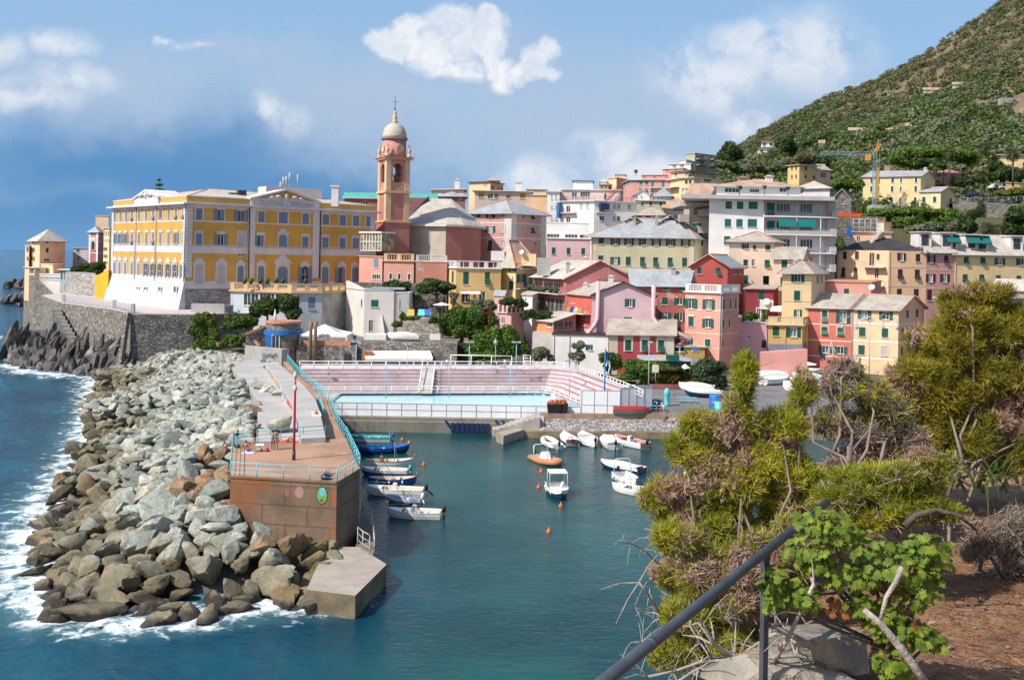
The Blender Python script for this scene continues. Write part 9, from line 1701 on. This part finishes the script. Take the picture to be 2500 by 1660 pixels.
for x,lab,w_ in((200,'larger black fishing tub heaped with orange nets',1.9),(320,'smaller black fishing tub with orange nets',1.6)):
 use('D6');q=gr(x,790,2.7);ro=root('fishing_tub',q,lab,'tub');mb=MB();mb.hexa([(q.x-w_*.42,q.y-.5,q.z),(q.x+w_*.42,q.y-.5,q.z),(q.x+w_*.42,q.y+.5,q.z),(q.x-w_*.42,q.y+.5,q.z),(q.x-w_/2,q.y-.6,q.z+1.2),(q.x+w_/2,q.y-.6,q.z+1.2),(q.x+w_/2,q.y+.6,q.z+1.2),(q.x-w_/2,q.y+.6,q.z+1.2)]);mb.build('tub',[m_black],ro)
 v,f=cloud([((q.x,q.y,q.z+1.25),w_*.48,.6,.5)],500,.13);tag(np_mesh('fishing_net',v,f,leafmat('orange_net',(.55,.13,.05),(.65,.2,.09),vs=3,trans=0),org=q),'heap of orange netting in the '+('larger' if w_>1.7 else 'smaller')+' black tub','net')
use('D6');q=gr(1390,800,2.7);o=boat('red and green boat lying upside down on the quay edge',q,R(2),5.2,1.9,.7,paint('dull_red_hull',(.30,.03,.03)),paint('dull_green_hull',(.02,.12,.10)),m_red,zw=.72);o.rotation_euler.x=math.pi
use('D6');b=gr(962,790,2.7);tp_=at(975,-20,b.y).z+1.5;ro=root('flagpole',b,'blue flagpole with a hanging navy and white flag on the quay','flagpole');mb=MB();mb.tube([b,Vector((b.x,b.y,tp_))],[.12,.07],8);mb.build('pole',[m_blue],ro);mb=MB()
k=8;g0=[[Vector((b.x+.1+.85*i/k*(.6+.4*j/k),b.y+.18*math.sin(i*1.3+j*.6),tp_-.3-2.8*j/k-.5*i/k))for i in range(k+1)]for j in range(k+1)]
for j in range(k):
 for i in range(k):mb.add([g0[j][i],g0[j][i+1],g0[j+1][i+1],g0[j+1][i]],[(0,1,2,3)],1 if(i+j)%5==0 or(2<j<5 and 2<i<6)else 0,True)
mb.build('flag',[mat('navy_flag',(.012,.04,.12)),m_whitet],ro)
def lamp(zk,x,yb,yt,zg_,lab,arm=.7):use(zk);b=gr(x,yb,zg_);zt_=at(x,yt,b.y).z;ro=root('street_lamp',b,lab,'street lamp');mb=MB();mb.tube([b,Vector((b.x,b.y,zt_))],[.1,.06],8);mb.build('pole',[m_grey],ro);mb=MB();mb.lathe((b.x+arm*.4,b.y,zt_),[(.05,.2),(.3,.12),(.42,0),(.1,-.02)],10);mb.build('lamp_head',[m_grey],ro);return ro,zt_,b
lamp('C3',322,500,52,2.7,'tall grey street lamp at the corner of the white fence');lamp('D1',1165,950,5,2.7,'thin grey pole in front of the green sign',.01)
ro,zt_,b=lamp('C5',505,760,235,2.7,'tall ornate street lamp with hanging lanterns before the peach harbour house',.01);mb=MB()
for s in(-1,1):
 for d in(2.2,4.6):mb.tube([(b.x,b.y,zt_-.8),(b.x+s*d*.5,b.y,zt_+.6),(b.x+s*d,b.y,zt_-.4),(b.x+s*d,b.y,zt_-1.3)],.05,5);mb.lathe((b.x+s*d,b.y,zt_-2),[(.28,0),(.25,.5),(.06,.8)],8)
mb.build('lantern_arms',[m_grey],ro)
use('B6');b=gr(1447-980,250,5.2);ro=root('street_lamp',b,'old lantern post in front of the ivy slope','street lamp');z_=at(467,70,b.y).z;mb=MB();mb.tube([b,Vector((b.x,b.y,z_))],.06,6);mb.build('pole',[m_grey],ro);mb=MB();mb.lathe((b.x,b.y,z_),[(.2,0),(.36,.6),(.1,.85),(.03,1.1)],6);mb.build('lantern',[m_grey],ro)
use('C3')
for x,y,lab,m,h_,r_ in((835,560,'large blue barrel at the quay behind the shrub',m_blue,2.0,.9),(868,575,'turquoise drum beside the blue barrel',m_turq,1.3,.7)):q=gr(x,y,2.7);prop('barrel',lab,'barrel',lambda mb:mb.lathe(q,[(r_*.9,0),(r_,.1),(r_,h_*.5),(r_*.96,h_*.52),(r_,h_*.9),(r_*.9,h_)],14),m)
use('D6');q=gr(1912,690,2.7);prop('water_pump','turquoise water pump column by the stone wall','pump',lambda mb:(mb.lathe(q,[(.5,0),(.42,.3),(.38,1.6),(.5,1.8),(.2,2.5)],10),mb.tube([q+Vector((.2,0,1.9)),q+Vector((.9,-.2,1.6))],.07,5)),m_turq)
q=gr(1640,745,2.7);v,f=cloud([((q.x-.8,q.y,q.z+.7),1.3,.8,.9),((q.x+.9,q.y,q.z+.6),1.1,.8,.8)],700,.3);tag(np_mesh('tarp_heap',v,f,m_hn,org=q),'heap of dark blue tarpaulin before the low red wall','tarpaulin')
mb=MB();a,b=at(1690,620,158),at(2240,600,158);mb.box(a.x,158,2,b.x+1,161,at(1900,400,158).z);tag(mb.build('quay_stone_wall',[mat('mixed_rubble',(.30,.26,.22),pat='stone',ps=.8,pc=(.12,.10,.08))]),'rubble stone wall under the clipped brown ivy','wall')
mb=MB();mb.box(a.x,157.6,2,b.x,157.95,3.5);tag(mb.build('dull_red_kerb_wall',[MATS['dull_red_wall']]),'long dull red low wall in front of the rubble stone wall','wall')
use('E5');b1_,b2_=gr(1080,740,2.7),gr(1480,770,2.7);parasol('left white parasol on the square before the pink ramp wall',b1_,at(1080,470,b1_.y).z-2.7,2.9,m_cloth);parasol('right white parasol on the square beside the red harbour house',b2_,at(1480,510,b2_.y).z-2.7,2.9,m_cloth);b3_=gr(350,720,2.7);parasol('wide red canopy over the ochre corner of the ramp',b3_,at(350,345,b3_.y).z-2.7,4.0,mat('red_canvas',(.46,.035,.04)),4)
for i,(x,y)in enumerate(((1330,650),(1560,660),(1200,640))):use('E5');q=gr(x,y+70,2.7);prop('cafe_table',('white cafe table between the two parasols','white cafe table beside the red harbour house','pale cafe table left of the planters')[i],'table',lambda mb:(mb.lathe(q,[(.4,0),(.06,.06),(.05,.7),(.9,.72),(.9,.76)],12)),m_frame)
use('E5');p_=at(2100,340,176);prop('wire_lantern','white wire lantern hanging before the red harbour house','lantern',lambda mb:[mb.tube([p_+Vector((0,0,1.9)),p_+Vector((math.cos(a)*.75,math.sin(a)*.75,.2)),p_+Vector((math.cos(a)*.4,math.sin(a)*.4,-.6)),p_+Vector((0,0,-.7))],.025,4)for a in np.linspace(0,5.5,8)],m_frame)
use('D1');a,b=at(-60,470,170),at(1460,470,170);zr_=at(700,470,170).z;ro=root('restaurant_pavilion',(a.x,170,3),'dark green glazed restaurant pavilion with a grey roof and a lettered sign','pavilion');c,d=at(-60,315,174),at(1030,300,174)
mb=MB();e_=at(1530,440,169.5);mb.add([Vector((a.x,169.2,zr_)),Vector((e_.x,169.2,zr_)),d,c],[(0,1,2,3)]);mb.add([Vector((e_.x,169.2,zr_)),Vector((e_.x+1,175,zr_)),d],[(0,1,2)]);mb.build('roof',[m_slateg],ro)
mb=MB();mb.box(a.x,170,2.5,b.x,173.9,zr_-.1);mb.build('glazing',[glass('pavilion_glass',(.03,.05,.05))],ro);mb=MB();[mb.box(a.x+(b.x-a.x)*i/8-.12,169.8,2.5,a.x+(b.x-a.x)*i/8+.12,169.98,zr_-.05)for i in range(9)];mb.box(a.x,169.75,zr_-.9,b.x,169.97,zr_-.1);mb.build('frame',[m_shut],ro)
fS=Fr((at(440,430,169.1).x,169.1),(at(1165,430,169.1).x,169.1));zs_=at(600,462,169.1).z;mb=MB();fS.box(mb,fS.L*.47,fS.L,zs_,zs_+.95,-.1,0);mb.build('sign_board',[paint('green_sign',(.01,.10,.075))],ro)
def letters(s,f,u0,u1,z0,h_,m,par,d=.02):
 cu=bpy.data.curves.new('t','FONT');cu.body=s;cu.size=1;to=bpy.data.objects.new('t',cu);COL.objects.link(to);tm=to.evaluated_get(bpy.context.evaluated_depsgraph_get()).to_mesh();vv=[v_.co.copy()for v_ in tm.vertices];w_=max(v_.x for v_ in vv);hh2=max(v_.y for v_ in vv);mb=MB();mb.add([f.pt(u0+v_.x/w_*(u1-u0),z0+v_.y/hh2*h_,d)for v_ in vv],[tuple(p_.vertices)for p_ in tm.polygons]);bpy.data.objects.remove(to);return mb.build('lettering',[m],par)
letters('GELATERIA',fS,.1,fS.L*.45,zs_+.05,.8,paint('sign_yellow',(.70,.42,.04)),ro)
rt,fs,_=house('ochre_shop','ochre shop front with a blue sign and dark window under the weathered red house','shop',xy(900,300,175.5),xy(1895,300,175.5),xy(1895,300,180),2.6,at(1400,90,175.5).z,stucco('ochre_stucco',(.46,.29,.09),streak=.4),'flat',0,.3,m_slab,wins=[(0,'g',[1165],150,70,220,{'trim':None}),(0,'p',[1600],100,390,600,{'sh':m_grey,'trim':None})])
mb=MB();u0,zz0=fs[0].hit(1530,230);u1,zz1=fs[0].hit(1720,125);fs[0].box(mb,u0,u1,zz0,zz1,.01,.1);fs[0].box(mb,u0+.08,u1-.08,zz0+.08,zz1-.08,.105,.12,1);mb.build('shop_sign',[m_frame,paint('sign_blue',(.02,.20,.55))],rt)
use('D1');q=at(480,720,158);prop('notice_board','cream notice board standing on the ivy above the quay wall','board',lambda mb:(mb.box(q.x-.55,q.y,q.z-.55,q.x+.5,q.y+.08,q.z+.7),mb.tube([q+Vector((0,.1,-2)),q+Vector((0,.1,.3))],.05,5)),m_hc);q=at(1330,760,160);parasol('small white pointed parasol on the ivy by the restaurant',q-Vector((0,0,1.6)),2.6,.9,m_cloth,4)
# beach bar terrace
use('D7');g0_,g1_=xy(-20,700,164.5),xy(690,700,163.5);za_,zb2=at(0,505,164.5).z,at(690,575,163.5).z;mb=MB();mb.prism([g0_,g1_,g1_+Vector((1,1)),g0_+Vector((0,1))],4.5,[za_,zb2,zb2,za_]);tag(mb.build('graffiti_wall',[MATS['graffiti_wall']]),'low pale wall with faded graffiti at the root of the breakwater','wall');mb=MB();f=Fr(g0_,g1_)
for i in range(14):u=f.L*(.45+.4*i/14);z=5.9+.5*random.random();mb.tube([f.pt(u,z-.5*random.random(),.02),f.pt(u+.25,z+.45,.02),f.pt(u+.5,z-.3,.02)],.035,4)
tag(mb.build('graffiti',[mat('graffiti_teal',(.10,.16,.18))]),'dark scrawled tag sprayed on the low pale wall','graffiti')
kc=at(720,400,169);kz=zb2-.2;zf_=at(720,262,166).z;ro=root('beach_kiosk',(kc.x,kc.y,kz),'round blue beach kiosk with white glazed doors and a terrace on its roof','kiosk');mb=MB();mb.lathe((kc.x,kc.y,0),[(2.95,4),(2.95,zf_-.4)],28,sm=False);mb.build('wall',[mat('kiosk_brick',(.33,.25,.19),pat='stone',ps=.6)],ro)
mb=MB();mb.lathe((kc.x,kc.y,0),[(3.0,zf_-.42),(3.3,zf_-.38),(3.3,zf_+.42),(3.0,zf_+.45)],28,sm=False);mb.build('fascia',[m_blue],ro);mb=MB();mb.lathe((kc.x,kc.y,0),[(2.9,zf_+.45),(2.9,zf_+1.5)],28,sm=False);mb.build('drum',[m_stone],ro);mb=MB();mb.lathe((kc.x,kc.y,0),[(2.85,zf_+1.5),(3.1,zf_+1.5),(3.1,zf_+1.85),(2.85,zf_+1.85)],28,sm=False);mb.build('coping',[m_terra],ro)
for x0_,x1_,m,ya,yb in((372,488,m_blue,292,545),(495,655,m_frame,292,550),(505,565,m_pane,305,540),(580,632,m_pane,305,540),(680,975,m_dark,292,385)):
 a,b=at(x0_,yb,165.9),at(x1_,ya,165.9);mb=MB();dd={m_blue:.3,m_frame:.25,m_pane:.18,m_dark:.3}[m];mb.box(a.x,166-.1-(.3-dd),a.z,b.x,167.6,b.z);mb.build('door_panel' if m is not m_dark else 'serving_hatch',[m],ro)
for p0,p1,lab in(((440,110),(0,280),'upper terracotta edged stair wall climbing to the kiosk terrace'),((80,310),(265,510),'lower terracotta edged stair wall below the kiosk')):
 a,b=at(*p0,168),at(*p1,166.5);mb=MB();mb.prism([a.xy,b.xy,b.xy+Vector((.4,.5)),a.xy+Vector((.4,.5))],4,[a.z-.3,b.z-.3,b.z-.3,a.z-.3]);mb.tube([a,b],.25,4,1);tag(mb.build('stair_wall',[m_stone,m_terra]),lab,'stair wall')
q=at(560,120,168.5);parasol('closed white parasol on the kiosk terrace',q-Vector((0,0,.2)),3.0,1,m_cloth,closed=True)
t0=at(1515,88,171);tl,tr_=at(1060,262,169),at(1985,325,169);ze_=min(tl.z,tr_.z)+.3;ro=root('marquee',(t0.x,171,9),'white peaked marquee on stone posts above the beach bar wall','tent');cs=[Vector((tl.x,167.5,ze_)),Vector((tr_.x,167.5,ze_)),Vector((tr_.x,174,ze_)),Vector((tl.x,174,ze_))];mb=MB()
for i in range(4):mb.add([cs[i],cs[(i+1)%4],cs[(i+1)%4].lerp(t0,.5)+Vector((0,0,-.25)),cs[i].lerp(t0,.5)+Vector((0,0,-.1))],[(0,1,2,3)]);mb.add([cs[i].lerp(t0,.5)+Vector((0,0,-.1)),cs[(i+1)%4].lerp(t0,.5)+Vector((0,0,-.25)),t0],[(0,1,2)]);mb.quad(cs[i]-Vector((0,0,.35)),cs[(i+1)%4]-Vector((0,0,.35)),cs[(i+1)%4],cs[i])
mb.build('canopy',[m_cloth],ro);zg0=at(1500,495,167).z;[(lambda mb:(mb.obox((x,167.6,zg0),.3,.3,ze_-zg0),mb.build('post',[m_trimw],ro)))(MB())for x in(tl.x+.2,t0.x-1.3,t0.x+1.2,tr_.x-.2)]
mb=MB();a,b=at(980,510,167),at(2010,500,167);mb.box(a.x,167,3,b.x+1,190,zg0);tag(mb.build('bar_terrace',[m_stone]),'rubble stone terrace under the white marquee with a dark doorway','wall');mb=MB();mb.box(a.x+1,167.1,zg0,b.x,167.35,zg0+.75);tag(mb.build('terrace_parapet',[m_terra]),'low terracotta parapet along the marquee terrace','parapet')
mb=MB();a,b=at(1885,800,166.9),at(2015,655,166.9);mb.box(a.x,166.85,5,b.x,166.97,b.z);tag(mb.build('cellar_door',[m_dark]),'dark doorway in the rubble terrace below the marquee','door')
for x,lab in((1245,'left tall bare palm stump in front of the marquee'),(1335,'right tall bare palm stump in front of the marquee')):b,c=at(x,515,166.4),at(x+8,150,166.4);prop('palm_stump',lab,'palm stump',lambda mb:mb.tube([b-Vector((0,0,3)),c,c+Vector((0,0,.9))],[.3,.27,.45],8),mat('palm_bark',(.26,.17,.11),var=.3,vs=4,bump=.6))
use('A4');mb=MB();a,b=at(560,840,179),at(930,850,179);mb.prism([(a.x,179),(b.x,179),(b.x,186),(a.x,186)],5,at(700,705,179).z);tag(mb.build('garden_terrace',[mat('pale_rubble',(.42,.38,.32),pat='stone',ps=1.0,pc=(.2,.18,.15))]),'pale rubble garden terrace with blue deck chairs behind the stone wall','wall')
mb=MB();a=at(930,860,176);mb.box(at(190,880,172).x,172,8,at(400,890,172).x,175,at(300,850,172).z);tag(mb.build('white_parapet',[m_wall_w]),'low white sloping parapet before the arched door of the white house','wall');a,b=at(820,900,171),at(920,785,171);mb=MB();mb.box(a.x,171,a.z,b.x,171.3,at(870,845,171).z);tag(mb.build('white_screen',[m_wall_w]),'white screen panel on top of the stone retaining wall','screen')
for x,lab,m in((795,'bright blue deck chair on the garden terrace',m_blue),(735,'grey green deck chair in the middle of the garden terrace',m_turq),(635,'yellow and white deck chair on the garden terrace',mat('yellow_cloth',(.6,.42,.06)))):
 q=at(x,690,180.5);ro=root('deck_chair',q,lab,'deck chair');mb=MB();mb.hexa([q+Vector(v_)for v_ in((-.6,-.3,.4),(.6,-.3,.4),(.6,.3,.4),(-.6,.3,.4),(-.6,-.3,.46),(.6,-.3,.46),(.6,.3,.46),(-.6,.3,.46))]);mb.build('seat',[m],ro);mb=MB();mb.hexa([q+Vector(v_)for v_ in((-.6,.3,.4),(.6,.3,.4),(.6,.36,.4),(-.6,.36,.4),(-.6,.9,1.5),(.6,.9,1.5),(.6,.96,1.5),(-.6,.96,1.5))]);mb.build('backrest',[m],ro);[(lambda mb:(mb.tube([q+Vector((s,-.3,0)),q+Vector((s,.5,.9))],.03,4),mb.build('leg',[m_frame],ro)))(MB())for s in(-.6,.6)]
q=at(935,640,183);parasol('pale blue white parasol in the garden above the ivy',q,at(935,545,183).z-q.z,1.7,m_cloth,4)
use('E4');b,tpz=at(300,960,288),at(300,190,288).z;ap=at(375,58,288);je=at(-433,195,288);ro=root('tower_crane',b,'slim tower crane with a blue grey mast and orange top before the hill','crane')
def lattice(nm,a,b_,w_,m):mb=MB();d=(b_-a);s1=Vector((0,w_,0));s2=d.normalized().cross(Vector((0,1,0)))*w_;cs=[s1+s2,s1-s2,-s1-s2,-s1+s2];[mb.tube([a+c_,b_+c_],.07,4)for c_ in cs];k=int(d.length/(w_*2.4));[mb.tube([a+d*i/k+cs[j],a+d*(i+1)/k+cs[(j+1)%4]],.045,4)for i in range(k)for j in range(4)];mb.build(nm,[m],ro,uv=False)
m_cr=paint('crane_orange',(.62,.30,.05));lattice('mast',b,Vector((b.x,b.y,tpz)),.42,paint('crane_blue_grey',(.22,.32,.38)));lattice('jib',Vector((b.x,b.y,tpz)),je,.4,MATS['crane_blue_grey']);lattice('apex',Vector((b.x,b.y,tpz)),ap,.35,m_cr)
mb=MB();mb.tube([ap,Vector((b.x,b.y,tpz)).lerp(je,.45)],.07,4);mb.tube([ap,Vector((b.x+1.5,b.y,tpz-9))],.05,4);mb.build('stay',[m_cr],ro);mb=MB();mb.obox((b.x-2,b.y,tpz-2.2),1.4,1.4,1.8);mb.obox((b.x+.9,b.y,b.z+3),.5,.8,9);mb.build('cab',[m_cr],ro);mb=MB();mb.obox((b.x+1,b.y,b.z-2),4.5,4,3.2);mb.build('ballast',[m_conc],ro)
def car(lab,p_,m,rz):
 ro=root('parked_car',(0,0,0),lab,'car');mb=MB();pr=[(-2.1,.35),(2.1,.35),(2.15,.7),(1.2,.88),(.6,1.38),(-1.1,1.42),(-1.9,.95),(-2.15,.85)];k=len(pr);mb.add([(x,-.85,z)for x,z in pr]+[(x,.85,z)for x,z in pr],[tuple(range(k)),tuple(reversed(range(k,2*k)))]+[((i+1)%k,i,k+i,k+(i+1)%k)for i in range(k)]);mb.build('body',[m],ro)
 mb=MB();[mb.add([(1.1,s*.86,.9),(.55,s*.86,1.3),(-1.0,s*.86,1.34),(-1.6,s*.86,.95)],[(0,1,2,3)])for s in(-1,1)];mb.build('window',[m_pane],ro)
 for x in(-1.35,1.35):
  for s in(-1,1):mb=MB();mb.lathe((x,s*.8,.33),[(.33,-.1),(.33,.1)],12,axis=Vector((0,1,0)));mb.build('wheel',[m_black],ro)
 return place(ro,p_,rz,1.15)
car('white car parked under the dark tree on the hillside road',at(1985,690,308),m_hw,0);car('dark blue car parked by the palm on the hillside road',at(1690,800,299),m_hn,.1)
